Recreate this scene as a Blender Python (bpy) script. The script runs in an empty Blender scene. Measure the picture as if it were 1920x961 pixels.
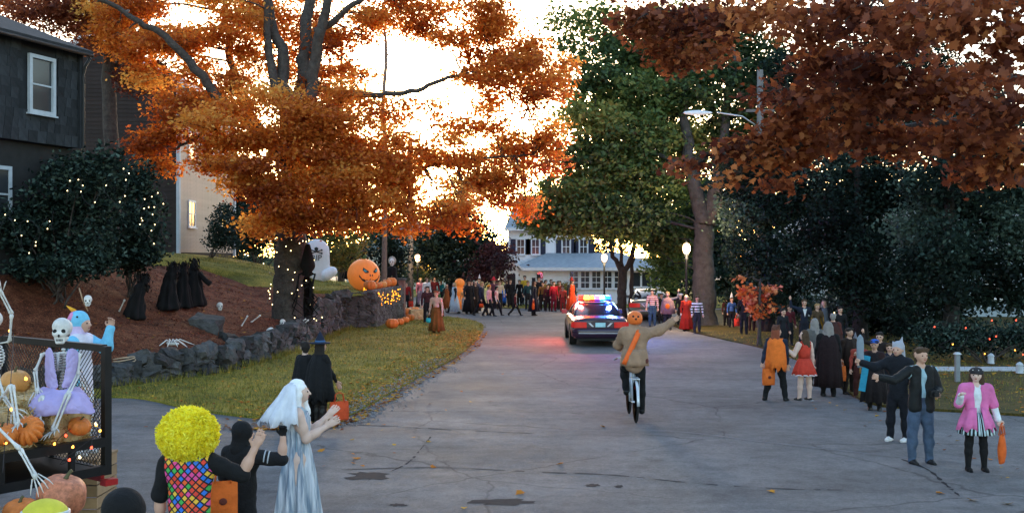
import bpy, bmesh, math, random
import numpy as np
from mathutils import Vector, Matrix, Euler
RND = random.Random(11)
NR = np.random.default_rng(11)
PI = math.pi
S = bpy.context.scene
COL = S.collection

# ------------------------------------------------------------------ camera
CAM_H = 3.1
F = 1920.0                                   # focal length in photo pixels
cam_d = bpy.data.cameras.new('camera')
cam_d.lens = 36.0; cam_d.sensor_width = 36.0; cam_d.clip_end = 4000; cam_d.clip_start = .1
cam = bpy.data.objects.new('camera', cam_d); COL.objects.link(cam)
cam.location = (0, 0, CAM_H); cam.rotation_euler = (PI / 2, 0, 0)
S.camera = cam

# ------------------------------------------------------------------ sky, sun, exposure
SUN_EL, SUN_AZ = math.radians(6.0), math.radians(-4.0)     # azimuth from +Y, positive to the right
W = bpy.data.worlds.new('World'); S.world = W; W.use_nodes = True
wn = W.node_tree.nodes; wl = W.node_tree.links
sky = wn.new('ShaderNodeTexSky'); sky.sky_type = 'NISHITA'; sky.sun_disc = False
sky.sun_elevation = SUN_EL; sky.sun_rotation = SUN_AZ
sky.air_density = 1.0; sky.dust_density = 1.2; sky.ozone_density = 1.5
bg = wn['Background']; bg.inputs['Strength'].default_value = 0.15
tn = wn.new('ShaderNodeMix'); tn.data_type = 'RGBA'; tn.blend_type = 'MULTIPLY'; tn.inputs[0].default_value = 1; tn.inputs[7].default_value = (1.04, .985, .985, 1)
wl.new(sky.outputs['Color'], tn.inputs[6]); wl.new(tn.outputs[2], bg.inputs['Color'])
sl = bpy.data.lights.new('sun', 'SUN'); sl.energy = 0.6; sl.angle = math.radians(12); sl.color = (1, .80, .58)
so = bpy.data.objects.new('sun', sl); COL.objects.link(so)
sd = Vector((math.sin(SUN_AZ) * math.cos(SUN_EL), math.cos(SUN_AZ) * math.cos(SUN_EL), math.sin(SUN_EL)))
so.rotation_euler = sd.to_track_quat('Z', 'Y').to_euler(); so.location = sd * 300
S.view_settings.view_transform = 'Standard'; S.view_settings.look = 'None'
S.view_settings.exposure = 2.8; S.view_settings.gamma = 1.0
S.render.engine = 'CYCLES'
S.cycles.max_bounces = 6; S.cycles.transparent_max_bounces = 8
S.cycles.use_denoising = True

# ------------------------------------------------------------------ helpers
def P(x, y, Y):                               # photo pixel at depth Y -> world point
    return Vector(((x - 960) / F * Y, Y, CAM_H - (y - 480.5) / F * Y))
def G(x, y):                                  # photo pixel of a point on level ground
    Y = F * CAM_H / (y - 480.5)
    return Vector(((x - 960) / F * Y, Y, 0))
def lin(h):
    h = h.lstrip('#')
    c = [int(h[i:i + 2], 16) / 255 for i in (0, 2, 4)]
    return tuple(x / 12.92 if x <= .04045 else ((x + .055) / 1.055) ** 2.4 for x in c)
MATS = {}
def M(name, col=(.5, .5, .5), rough=.8, var=.18, scale=6, bump=0, bscale=30, metal=0, spec=.3,
      emit=None, es=0, rnd=0, coat=0, alpha=1, dist=.01):
    """Principled material: colour broken up by noise, optional bump, optional per-object variation."""
    if name in MATS: return MATS[name]
    if isinstance(col, str): col = lin(col)
    m = bpy.data.materials.new(name); m.use_nodes = True; MATS[name] = m
    n = m.node_tree.nodes; l = m.node_tree.links; b = n['Principled BSDF']
    b.inputs['Roughness'].default_value = rough; b.inputs['Metallic'].default_value = metal
    b.inputs['Specular IOR Level'].default_value = spec; b.inputs['Coat Weight'].default_value = coat
    tc = n.new('ShaderNodeTexCoord'); nz = n.new('ShaderNodeTexNoise')
    nz.inputs['Scale'].default_value = scale; nz.inputs['Detail'].default_value = 5; nz.inputs['Roughness'].default_value = .65
    l.new(tc.outputs['Object'], nz.inputs['Vector'])
    hs = n.new('ShaderNodeHueSaturation'); hs.inputs['Color'].default_value = (*col, 1)
    mr = n.new('ShaderNodeMapRange'); mr.inputs['From Min'].default_value = .28; mr.inputs['From Max'].default_value = .72
    mr.inputs['To Min'].default_value = 1 - var; mr.inputs['To Max'].default_value = 1 + var
    l.new(nz.outputs['Fac'], mr.inputs['Value'])
    out = mr.outputs['Result']
    if rnd:
        oi = n.new('ShaderNodeObjectInfo'); m2 = n.new('ShaderNodeMapRange')
        m2.inputs['To Min'].default_value = 1 - rnd; m2.inputs['To Max'].default_value = 1 + rnd
        l.new(oi.outputs['Random'], m2.inputs['Value'])
        mm = n.new('ShaderNodeMath'); mm.operation = 'MULTIPLY'
        l.new(out, mm.inputs[0]); l.new(m2.outputs['Result'], mm.inputs[1]); out = mm.outputs[0]
    l.new(out, hs.inputs['Value']); l.new(hs.outputs['Color'], b.inputs['Base Color'])
    if bump:
        nb = n.new('ShaderNodeTexNoise'); nb.inputs['Scale'].default_value = bscale; nb.inputs['Detail'].default_value = 6
        l.new(tc.outputs['Object'], nb.inputs['Vector'])
        bp = n.new('ShaderNodeBump'); bp.inputs['Strength'].default_value = bump; bp.inputs['Distance'].default_value = dist
        l.new(nb.outputs['Fac'], bp.inputs['Height']); l.new(bp.outputs['Normal'], b.inputs['Normal'])
    if emit:
        if isinstance(emit, str): emit = lin(emit)
        b.inputs['Emission Color'].default_value = (*emit, 1); b.inputs['Emission Strength'].default_value = es
    if alpha < 1: b.inputs['Alpha'].default_value = alpha
    return m
def glass(name, col=(.02, .025, .03), rough=.06):
    m = M(name, col, rough=rough, var=.05, spec=.6); return m

class MB:
    """collects shapes into one mesh"""
    def __init__(s): s.v = []; s.f = []; s.m = []
    def add(s, vs, fs, mi=0):
        o = len(s.v); s.v += [tuple(v) for v in vs]
        s.f += [tuple(i + o for i in f) for f in fs]; s.m += [mi] * len(fs); return s
    def box(s, c, sz, rot=None, mi=0, taper=1.0):
        hx, hy, hz = sz[0] / 2, sz[1] / 2, sz[2] / 2
        vs = []
        for z in (-1, 1):
            t = taper if z > 0 else 1
            for (x, y) in ((-1, -1), (1, -1), (1, 1), (-1, 1)): vs.append(Vector((x * hx * t, y * hy * t, z * hz)))
        if rot is not None:
            mt = rot if isinstance(rot, Matrix) else Euler(rot).to_matrix()
            vs = [mt @ v for v in vs]
        c = Vector(c)
        return s.add([v + c for v in vs], [(0, 3, 2, 1), (4, 5, 6, 7), (0, 1, 5, 4), (1, 2, 6, 5), (2, 3, 7, 6), (3, 0, 4, 7)], mi)
    def beam(s, a, b, w, h, mi=0, up=(0, 0, 1)):
        a = Vector(a); b = Vector(b); d = b - a; L = d.length; d.normalize()
        u = Vector(up); side = d.cross(u)
        if side.length < 1e-4: side = d.cross(Vector((1, 0, 0)))
        side.normalize(); u = side.cross(d)
        mt = Matrix((side, d, u)).transposed()
        return s.box((a + b) / 2, (w, L, h), mt, mi)
    def tube(s, pts, rads, n=8, mi=0, cap=True, flat=1.0):
        pts = [Vector(p) for p in pts]
        if not hasattr(rads, '__len__'): rads = [rads] * len(pts)
        o = len(s.v); prev = None
        for i, p in enumerate(pts):
            d = (pts[min(i + 1, len(pts) - 1)] - pts[max(i - 1, 0)])
            if d.length < 1e-9: d = Vector((0, 0, 1))
            d.normalize()
            if prev is None:
                prev = d.cross(Vector((.31, .93, .17)))
                if prev.length < .1: prev = d.cross(Vector((1, 0, 0)))
            prev = (prev - d * prev.dot(d)).normalized(); w = d.cross(prev)
            for k in range(n):
                a = 2 * PI * k / n
                s.v.append(tuple(p + (prev * math.cos(a) + w * math.sin(a) * flat) * rads[i]))
        for i in range(len(pts) - 1):
            for k in range(n):
                a = o + i * n + k; b = o + i * n + (k + 1) % n
                s.f.append((a, b, b + n, a + n)); s.m.append(mi)
        if cap:
            s.f.append(tuple(o + k for k in reversed(range(n)))); s.m.append(mi)
            e = o + (len(pts) - 1) * n
            s.f.append(tuple(e + k for k in range(n))); s.m.append(mi)
        return s
    def lathe(s, prof, n=24, c=(0, 0, 0), sx=1, sy=1, mi=0, rot=None, fn=None):
        """prof: (radius, z); fn(a, i) scales the radius"""
        o = len(s.v); c = Vector(c)
        mt = None if rot is None else (rot if isinstance(rot, Matrix) else Euler(rot).to_matrix())
        for i, (r, z) in enumerate(prof):
            for k in range(n):
                a = 2 * PI * k / n; q = r * (fn(a, i) if fn else 1)
                v = Vector((q * math.cos(a) * sx, q * math.sin(a) * sy, z))
                if mt: v = mt @ v
                s.v.append(tuple(v + c))
        for i in range(len(prof) - 1):
            for k in range(n):
                a = o + i * n + k; b = o + i * n + (k + 1) % n
                s.f.append((a, b, b + n, a + n)); s.m.append(mi)
        if prof[0][0] > 1e-6: s.f.append(tuple(o + k for k in reversed(range(n)))); s.m.append(mi)
        if prof[-1][0] > 1e-6:
            e = o + (len(prof) - 1) * n; s.f.append(tuple(e + k for k in range(n))); s.m.append(mi)
        return s
    def ell(s, c, r, nu=14, nv=9, mi=0, rot=None, fn=None):
        if not hasattr(r, '__len__'): r = (r, r, r)
        prof = [(max(math.sin(PI * i / nv), 1e-7), -math.cos(PI * i / nv)) for i in range(nv + 1)]
        o = len(s.v); s.lathe(prof, nu, mi=mi, fn=fn)
        mt = None if rot is None else (rot if isinstance(rot, Matrix) else Euler(rot).to_matrix()); c = Vector(c)
        for i in range(o, len(s.v)):
            v = s.v[i]; v = Vector((v[0] * r[0], v[1] * r[1], v[2] * r[2]))
            if mt: v = mt @ v
            s.v[i] = tuple(v + c)
        return s
    def prism(s, outline, y0, y1, mi=0):
        """outline in (x, z), extruded along y"""
        n = len(outline)
        vs = [(x, y0, z) for x, z in outline] + [(x, y1, z) for x, z in outline]
        fs = [tuple(range(n)), tuple(reversed(range(n, 2 * n)))] + [(i, i + n, (i + 1) % n + n, (i + 1) % n) for i in range(n)]
        return s.add(vs, fs, mi)
    def slab(s, outline, z0, z1, mi=0):
        n = len(outline)
        vs = [(x, y, z0) for x, y in outline] + [(x, y, z1) for x, y in outline]
        fs = [tuple(reversed(range(n))), tuple(range(n, 2 * n))] + [(i, (i + 1) % n, (i + 1) % n + n, i + n) for i in range(n)]
        return s.add(vs, fs, mi)
    def mesh(s, name, mats, smooth=True):
        me = bpy.data.meshes.new(name); me.from_pydata(s.v, [], s.f)
        for m in (mats if isinstance(mats, (list, tuple)) else [mats]): me.materials.append(m)
        me.polygons.foreach_set('material_index', s.m)
        if smooth: me.polygons.foreach_set('use_smooth', [True] * len(s.f))
        me.validate(); me.update(); return me
    def build(s, name, mats, parent=None, smooth=True, auto=None):
        o = link(name, s.mesh(name, mats, smooth), parent)
        if auto is not None:
            sharp_edges(o.data, auto)
        return o
def sharp_edges(me, ang):
    bm = bmesh.new(); bm.from_mesh(me)
    for e in bm.edges:
        if len(e.link_faces) == 2 and e.calc_face_angle(0) > ang: e.smooth = False
    bm.to_mesh(me); bm.free()
def link(name, me, parent=None, loc=None, rot=None, sc=None):
    o = bpy.data.objects.new(name, me); COL.objects.link(o)
    if parent is not None: o.parent = parent
    if loc is not None: o.location = loc
    if rot is not None: o.rotation_euler = rot
    if sc is not None: o.scale = sc if hasattr(sc, '__len__') else (sc, sc, sc)
    return o
def tag(o, label=None, cat=None, group=None, kind=None):
    if label: o['label'] = label
    if cat: o['category'] = cat
    if group: o['group'] = group
    if kind: o['kind'] = kind
    return o
def thing(name, label, cat, loc=(0, 0, 0), rz=0, group=None):
    o = bpy.data.objects.new(name, None); COL.objects.link(o)
    o.empty_display_size = .2; o.location = loc; o.rotation_euler = (0, 0, rz)
    return tag(o, label, cat, group)
def mesh_np(name, V, Fc, mat, tint=None, smooth=False):
    """fast mesh from arrays; Fc is (n, k)"""
    me = bpy.data.meshes.new(name); n, k = Fc.shape
    me.vertices.add(len(V)); me.vertices.foreach_set('co', np.ascontiguousarray(V, dtype=np.float32).ravel())
    me.loops.add(n * k); me.loops.foreach_set('vertex_index', np.ascontiguousarray(Fc, dtype=np.int32).ravel())
    me.polygons.add(n); me.polygons.foreach_set('loop_start', np.arange(0, n * k, k, dtype=np.int32))
    for m in (mat if isinstance(mat, (list, tuple)) else [mat]): me.materials.append(m)
    if smooth: me.polygons.foreach_set('use_smooth', np.ones(n, dtype=bool))
    me.update(calc_edges=True)
    if tint is not None:
        at = me.attributes.new('tint', 'FLOAT', 'POINT'); at.data.foreach_set('value', np.ascontiguousarray(tint, dtype=np.float32))
    return me
def catmull(pts, sub=4, closed=False):
    pts = [Vector(p) for p in pts]; out = []; n = len(pts)
    rng = range(n if closed else n - 1)
    for i in rng:
        g = (lambda j: pts[j % n]) if closed else (lambda j: pts[max(0, min(n - 1, j))])
        p0, p1, p2, p3 = g(i - 1), g(i), g(i + 1), g(i + 2)
        for k in range(sub):
            t = k / sub
            out.append(.5 * ((2 * p1) + (p2 - p0) * t + (2 * p0 - 5 * p1 + 4 * p2 - p3) * t * t + (3 * p1 - p0 - 3 * p2 + p3) * t ** 3))
    if not closed: out.append(pts[-1])
    return out
def interp(x, xs, ys): return float(np.interp(x, xs, ys))

# ---------------------------------------------------------- smooth solid from tapered capsules (surface nets)
def sdf_mesh(prims, vox=.014, k=.02):
    """prims: (p0, p1, r0, r1, tag[, flat, normal[, k]]) -> verts, quads, tag per quad"""
    lo = np.array([9e9] * 3); hi = -lo
    for p in prims:
        for q, r in ((p[0], p[2]), (p[1], p[3])):
            lo = np.minimum(lo, np.array(q) - r); hi = np.maximum(hi, np.array(q) + r)
    lo -= 2.5 * vox; hi += 2.5 * vox
    dim = np.ceil((hi - lo) / vox).astype(int) + 1
    D = np.full(dim, 1.0, dtype=np.float32); T = np.zeros(dim, dtype=np.int16); B = np.full(dim, 1.0, dtype=np.float32)
    ax = [lo[i] + vox * np.arange(dim[i]) for i in range(3)]
    for p in prims:
        p0 = np.array(p[0], float); p1 = np.array(p[1], float); r0, r1, tg = p[2], p[3], p[4]
        flat = p[5] if len(p) > 5 and p[5] else 1.0
        nn = np.array(p[6], float) if len(p) > 6 and p[6] is not None else None
        kk = p[7] if len(p) > 7 else k
        rm = max(r0, r1) + kk + 2 * vox
        a = np.minimum(p0, p1) - rm; b = np.maximum(p0, p1) + rm
        i0 = np.maximum(0, np.floor((a - lo) / vox).astype(int)); i1 = np.minimum(dim, np.ceil((b - lo) / vox).astype(int) + 1)
        sl_ = tuple(slice(i0[i], i1[i]) for i in range(3))
        X = ax[0][sl_[0]][:, None, None] - p0[0]; Y = ax[1][sl_[1]][None, :, None] - p0[1]; Z = ax[2][sl_[2]][None, None, :] - p0[2]
        d = p1 - p0
        if nn is not None and flat != 1.0:
            nn = nn / np.linalg.norm(nn); q = (1 / flat - 1) * (X * nn[0] + Y * nn[1] + Z * nn[2])
            X = X + q * nn[0]; Y = Y + q * nn[1]; Z = Z + q * nn[2]; d = d + (1 / flat - 1) * d.dot(nn) * nn
        dd = d.dot(d)
        t = np.clip((X * d[0] + Y * d[1] + Z * d[2]) / dd, 0, 1) if dd > 1e-12 else 0.0
        e = np.sqrt((X - t * d[0]) ** 2 + (Y - t * d[1]) ** 2 + (Z - t * d[2]) ** 2) - (r0 + (r1 - r0) * t)
        e = (e * (.5 + .5 * flat)).astype(np.float32)
        old = D[sl_]; h = np.maximum(kk - np.abs(old - e), 0) / kk
        D[sl_] = np.minimum(old, e) - h * h * kk * .25
        bo = B[sl_]; w = e < bo; T[sl_] = np.where(w, tg, T[sl_]); B[sl_] = np.where(w, e, bo)
    s = D < 0
    c = [s[i:dim[0] - 1 + i, j:dim[1] - 1 + j, l:dim[2] - 1 + l] for i in (0, 1) for j in (0, 1) for l in (0, 1)]
    cnt = sum(x.astype(np.int8) for x in c); act = (cnt > 0) & (cnt < 8)
    idx = np.argwhere(act); vid = np.full(act.shape, -1, dtype=np.int32); vid[act] = np.arange(len(idx))
    corners = [(i, j, l) for i in (0, 1) for j in (0, 1) for l in (0, 1)]
    val = np.stack([D[idx[:, 0] + i, idx[:, 1] + j, idx[:, 2] + l] for i, j, l in corners], 1)
    acc = np.zeros((len(idx), 3)); num = np.zeros(len(idx))
    for a in range(8):
        for b in range(a + 1, 8):
            ca, cb = np.array(corners[a]), np.array(corners[b])
            if np.abs(ca - cb).sum() != 1: continue
            va, vb = val[:, a], val[:, b]; x = (va < 0) != (vb < 0)
            t = np.where(x, va / np.where(x, va - vb, 1), 0)
            acc += np.where(x[:, None], ca + t[:, None] * (cb - ca), 0); num += x
    V = lo + vox * (idx + acc / num[:, None])
    Q = []
    for axn in range(3):
        o1, o2 = [(1, 2), (2, 0), (0, 1)][axn]
        n_ = list(dim); sa = [slice(1, -1)] * 3; sb = [slice(1, -1)] * 3
        sa[axn] = slice(0, n_[axn] - 1); sb[axn] = slice(1, n_[axn])
        A = s[tuple(sa)]; Bq = s[tuple(sb)]; ed = np.argwhere(A != Bq)
        if len(ed) == 0: continue
        base = ed + 1; base[:, axn] -= 1
        ori = A[tuple(ed.T)]
        def cell(da, db):
            q = base.copy(); q[:, o1] -= da; q[:, o2] -= db; return vid[q[:, 0], q[:, 1], q[:, 2]]
        q = np.stack([cell(1, 1), cell(0, 1), cell(0, 0), cell(1, 0)], 1)
        q[~ori] = q[~ori][:, ::-1]; Q.append(q)
    Q = np.concatenate(Q); Q = Q[(Q >= 0).all(1)]
    ctr = V[Q].mean(1); g = np.clip(np.round((ctr - lo) / vox).astype(int), 0, dim - 1)
    return V, Q, T[g[:, 0], g[:, 1], g[:, 2]]
def sdf_obj(name, prims, mats, parent=None, vox=.014, k=.02, extra=None, wrinkle=0, wsc=9, seed=0, wmask=None):
    """mats: list indexed by tag; extra: an MB appended to the same mesh"""
    V, Q, T = sdf_mesh(prims, vox, k)
    if wrinkle:
        me0 = mesh_np('t', V, Q, []); nrm = np.zeros(len(V) * 3, dtype=np.float32); me0.vertices.foreach_get('normal', nrm)
        nrm = nrm.reshape(-1, 3); bpy.data.meshes.remove(me0)
        ph = seed * 1.7
        w = np.sin(V[:, 2] * wsc * 3.1 + 2.2 * np.sin(V[:, 0] * wsc * 1.3 + ph) + ph) * .6 + np.sin((V[:, 0] + V[:, 2] * .6) * wsc * 5 + 3 * np.sin(V[:, 1] * wsc + ph)) * .4
        if wmask is not None:
            mk = np.zeros(len(V)); mk[Q[np.isin(T, wmask)].ravel()] = 1; w = w * mk
        V = V + nrm * (w * wrinkle)[:, None]
    if extra is not None and extra.v:
        n0 = len(V); V = np.concatenate([V, np.array(extra.v)])
        f4 = []; mm = []
        for f, mi in zip(extra.f, extra.m):
            if len(f) == 4: f4.append(f); mm.append(mi)
            elif len(f) == 3: f4.append((f[0], f[1], f[2], f[2])); mm.append(mi)
            else:
                for i in range(1, len(f) - 1, 1): f4.append((f[0], f[i], f[i + 1], f[i + 1])); mm.append(mi)
        faces = [tuple(q) for q in Q.tolist()] + [tuple(dict.fromkeys(i + n0 for i in f)) for f in f4]
        me = bpy.data.meshes.new(name); me.from_pydata(V.tolist(), [], faces)
        for m in mats: me.materials.append(m)
        me.polygons.foreach_set('material_index', list(T.astype(int)) + mm)
        me.polygons.foreach_set('use_smooth', [True] * len(faces)); me.validate(); me.update()
    else:
        me = mesh_np(name, V, Q, list(mats), smooth=True)
        me.polygons.foreach_set('material_index', T.astype(np.int32)); me.update()
    return link(name, me, parent)
# ================================================================== SETTING
def ground_mat(name, cols, scale=3.0, fine=60, bump=.5, rough=.95, dist=.02, patch=.5):
    """two-scale noise mix of a few colours (ground surfaces)"""
    m = bpy.data.materials.new(name); m.use_nodes = True; MATS[name] = m
    n = m.node_tree.nodes; l = m.node_tree.links; b = n['Principled BSDF']
    b.inputs['Roughness'].default_value = rough; b.inputs['Specular IOR Level'].default_value = .2
    tc = n.new('ShaderNodeTexCoord')
    n1 = n.new('ShaderNodeTexNoise'); n1.inputs['Scale'].default_value = scale; n1.inputs['Detail'].default_value = 8; n1.inputs['Roughness'].default_value = .7
    n2 = n.new('ShaderNodeTexNoise'); n2.inputs['Scale'].default_value = fine; n2.inputs['Detail'].default_value = 4
    for q in (n1, n2): l.new(tc.outputs['Object'], q.inputs['Vector'])
    mx = n.new('ShaderNodeMix'); mx.inputs['Factor'].default_value = patch
    l.new(n1.outputs['Fac'], mx.inputs[2]); l.new(n2.outputs['Fac'], mx.inputs[3])
    rp = n.new('ShaderNodeValToRGB'); e = rp.color_ramp.elements
    xs = np.linspace(.36, .64, len(cols))
    e[0].position = xs[0]; e[0].color = (*lin(cols[0]), 1); e[1].position = xs[-1]; e[1].color = (*lin(cols[-1]), 1)
    for x, c in list(zip(xs, cols))[1:-1]:
        q = e.new(x); q.color = (*lin(c), 1)
    l.new(mx.outputs[0], rp.inputs['Fac']); l.new(rp.outputs['Color'], b.inputs['Base Color'])
    bp = n.new('ShaderNodeBump'); bp.inputs['Strength'].default_value = bump; bp.inputs['Distance'].default_value = dist
    l.new(n2.outputs['Fac'], bp.inputs['Height']); l.new(bp.outputs['Normal'], b.inputs['Normal'])
    return m
def struct(name, me):
    return tag(link(name, me), kind='structure')

# ---- far ground sheet
mb = MB(); mb.slab([(-1500, -60), (1500, -60), (1500, 3000), (-1500, 3000)], -.6, -.12)
struct('ground', mb.mesh('ground', ground_mat('dry_grass', ['#3a3a22', '#4c4a2c', '#5b5535'], .4, 9)))

# ---- asphalt: one sheet for the road, the cross street and the drives
m = bpy.data.materials.new('asphalt'); m.use_nodes = True; n = m.node_tree.nodes; l = m.node_tree.links; b = n['Principled BSDF']
b.inputs['Specular IOR Level'].default_value = .2
tc = n.new('ShaderNodeTexCoord')
def nz(sc, det=6, ro=.6, vec=None, dst=0):
    q = n.new('ShaderNodeTexNoise'); q.inputs['Scale'].default_value = sc; q.inputs['Detail'].default_value = det
    q.inputs['Roughness'].default_value = ro; q.inputs['Distortion'].default_value = dst
    l.new(vec or tc.outputs['Object'], q.inputs['Vector']); return q.outputs['Fac']
mp = n.new('ShaderNodeMapping'); mp.inputs['Scale'].default_value = (.10, .9, 1); l.new(tc.outputs['Object'], mp.inputs['Vector'])
def mrange(src, a, b_, c, d):
    q = n.new('ShaderNodeMapRange'); q.inputs['From Min'].default_value = a; q.inputs['From Max'].default_value = b_
    q.inputs['To Min'].default_value = c; q.inputs['To Max'].default_value = d; l.new(src, q.inputs['Value']); return q.outputs['Result']
def mul(x, y):
    q = n.new('ShaderNodeMath'); q.operation = 'MULTIPLY'; l.new(x, q.inputs[0]); l.new(y, q.inputs[1]); return q.outputs[0]
v = mul(mrange(nz(.35, 7, .6), .3, .7, .72, 1.28), mrange(nz(95, 3, .85), .3, .7, .5, 1.5))
v = mul(v, mrange(nz(1.0, 6, .65, mp.outputs['Vector'], .6), .3, .72, .8, 1.2))
v = mul(v, mrange(nz(3.5, 6, .75), .3, .7, .74, 1.26))
v = mul(v, mrange(nz(1.3, 4, .5), .60, .72, 1.0, .72))
v = mul(v, mrange(nz(22, 3, .8), .3, .7, .76, 1.24))
vo = n.new('ShaderNodeTexVoronoi'); vo.feature = 'DISTANCE_TO_EDGE'; vo.inputs['Scale'].default_value = .27
wp = n.new('ShaderNodeMix'); wp.data_type = 'VECTOR'; wp.inputs['Factor'].default_value = .22
nv = n.new('ShaderNodeTexNoise'); nv.inputs['Scale'].default_value = 2.2; nv.inputs['Detail'].default_value = 5
l.new(tc.outputs['Object'], nv.inputs['Vector']); l.new(tc.outputs['Object'], wp.inputs[4]); l.new(nv.outputs['Color'], wp.inputs[5])
l.new(wp.outputs[1], vo.inputs['Vector'])
crk = mrange(vo.outputs['Distance'], .0, .006, .5, 1.0)
crm = mrange(nz(.25, 3), .42, .52, 0, 1)          # cracks only in worn areas
mxc = n.new('ShaderNodeMix'); mxc.inputs[2].default_value = 1; l.new(crm, mxc.inputs['Factor']); l.new(crk, mxc.inputs[3])
v = mul(v, mxc.outputs[0])
hs = n.new('ShaderNodeHueSaturation'); hs.inputs['Color'].default_value = (.128, .124, .126, 1); l.new(v, hs.inputs['Value'])
l.new(hs.outputs['Color'], b.inputs['Base Color'])
l.new(mrange(nz(.8, 5), .3, .7, .8, .95), b.inputs['Roughness'])
bp = n.new('ShaderNodeBump'); bp.inputs['Strength'].default_value = .6; bp.inputs['Distance'].default_value = .008
l.new(nz(170, 4, .8), bp.inputs['Height']); l.new(bp.outputs['Normal'], b.inputs['Normal'])
asphalt = m
mb = MB(); mb.slab([(-70, -20), (70, -20), (70, 160), (-70, 160)], -.11, 0)
road = struct('road', mb.mesh('road', asphalt, smooth=False))

# wear on the asphalt: tar seams across the lane and patched holes, thin sheets on the road
tarm = M('tar', (.028, .028, .032), spec=.1, rough=.95, var=.3, scale=9, bump=.4, bscale=60)
tarl = M('pale_seam', (.135, .135, .142), rough=.85, var=.3, scale=5, bump=.4, bscale=60)
def ribbon(name, pts, w, mat, z=.004, jag=.35, sub=10, gaps=0, parent=None):
    cp = catmull(pts, sub); mbb = MB(); wa = w * .3
    for i in range(len(cp) - 1):
        if RND.random() < gaps: continue
        a, c = cp[i], cp[i + 1]; d = (c - a).normalized(); s_ = Vector((-d.y, d.x, 0))
        pass
        wb = w * (1 + RND.uniform(-jag, jag)) * (.3 if i == len(cp) - 2 else 1)
        q = [a - s_ * wa, a + s_ * wa, c + s_ * wb, c - s_ * wb]
        mbb.add([(p.x, p.y, z) for p in q], [(3, 2, 1, 0)]); wa = wb
    return mbb.build(name, mat, parent or road, smooth=False)
ribbon('seam', [G(700, 797), G(870, 803), G(1050, 806), G(1250, 807), G(1450, 830), G(1650, 852), G(1850, 872)], .035, tarl, gaps=.05)
ribbon('seam', [G(600, 795), G(720, 798), G(860, 806), G(1000, 812)], .02, tarm, gaps=.2)
ribbon('seam', [G(640, 880), G(820, 876), G(1000, 884), G(1150, 890), G(1300, 905), G(1450, 915), G(1580, 918)], .016, tarm, gaps=.22, jag=.8)
ribbon('seam', [G(700, 770), G(800, 771), G(1000, 772), G(1100, 776)], .012, tarm, gaps=.3, jag=.8)
ribbon('seam', [G(1690, 860), G(1740, 880), G(1770, 905), G(1800, 930)], .02, tarm, gaps=.2, jag=.9)
ribbon('seam', [G(690, 900), G(760, 870), G(790, 840), G(810, 815)], .012, tarm, gaps=.25, jag=.9)
for (cx, cy, rx, ry) in ((695, 892, 48, 9), (940, 941, 62, 7), (1110, 909, 16, 3), (1160, 911, 9, 3), (745, 946, 20, 3)):
    pts = []
    for k in range(22):
        a = 2 * PI * k / 22; q = RND.uniform(.55, 1.15)
        pts.append(G(cx + rx * q * math.cos(a), cy + ry * q * math.sin(a)))
    mb = MB(); mb.add([(p.x, p.y, .0035) for p in pts], [tuple(reversed(range(22)))]); mb.build('patch', tarm, road, smooth=False)

# ---- shape of the left bank: distance s behind the stone wall line, height
WX_Y = [16, 20, 22, 24.3, 27, 31, 35, 40, 43.9, 44.0, 50, 51.5, 53, 56, 62, 80]
WX_X = [-19, -14, -11.5, -9.4, -7.9, -7.45, -7.3, -7.25, -7.2, -6.2, -5.75, -5.75, -8, -12, -18, -26]
def wall_x(Y): return interp(Y, WX_Y, WX_X)
def bank_z(X, Y):
    s = max(0, wall_x(Y) - X)
    h0 = interp(Y, [16, 22, 32, 38, 43.9, 51.5, 54, 60], [.1, .4, .5, .85, 1.45, 1.5, .5, .1])
    A = interp(Y, [32, 42], [1, .45])
    f = interp(s, [0, 3, 6, 9, 12, 20, 45], [0, .85, 2.4, 3.6, 4.3, 4.8, 5.5])
    return h0 + A * f + .05 * math.sin(X * 1.7 + Y) + .04 * math.sin(X * 3.1 - Y * 2.3)
def on_bank(x, y, Y0=20, Y1=70):
    """where the view ray through a photo pixel meets the bank"""
    Y = Y0
    while Y < Y1:
        p = P(x, y, Y)
        if p.x < wall_x(Y) and p.z <= bank_z(p.x, Y): return Vector((p.x, Y, bank_z(p.x, Y)))
        Y += .1
    p = P(x, y, Y0 + 15); return p
def bank_strip(name, ys, mat):
    ss = [0, .15, .4, .8, 1.2, 1.7, 2.3, 3, 3.8, 4.6, 5.5, 6.5, 8, 10, 13, 17, 25, 45]
    V = []; Fc = []
    for Y in ys:
        for s in ss:
            w = .5 * math.sin(s * 1.3) if Y in (ys[0], ys[-1]) and 41 < Y < 46 else 0
            yy = Y + w; X = wall_x(Y) - s; V.append((X, yy, bank_z(X, yy)))
    k = len(ss)
    for i in range(len(ys) - 1):
        for j in range(k - 1): Fc.append((i * k + j, (i + 1) * k + j, (i + 1) * k + j + 1, i * k + j + 1))
    V = np.array(V); Fc = np.array(Fc)[:, ::-1]
    return struct(name, mesh_np(name, V, Fc, mat, smooth=True))
mulch = ground_mat('mulch', ['#2a1610', '#4c281a', '#6c3e28', '#875a42'], 2.2, 26, 1.0, dist=.05)
lawnm = ground_mat('lawn_grass', ['#2c3214', '#565620', '#827830', '#a88c40'], .55, 30, .9, dist=.03)
bank_strip('mulch_bank', list(np.arange(16, 43.01, .6)) + [43.4], mulch)
bank_strip('upper_lawn', [43.4] + list(np.arange(44.0, 66, .8)), lawnm)

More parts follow.
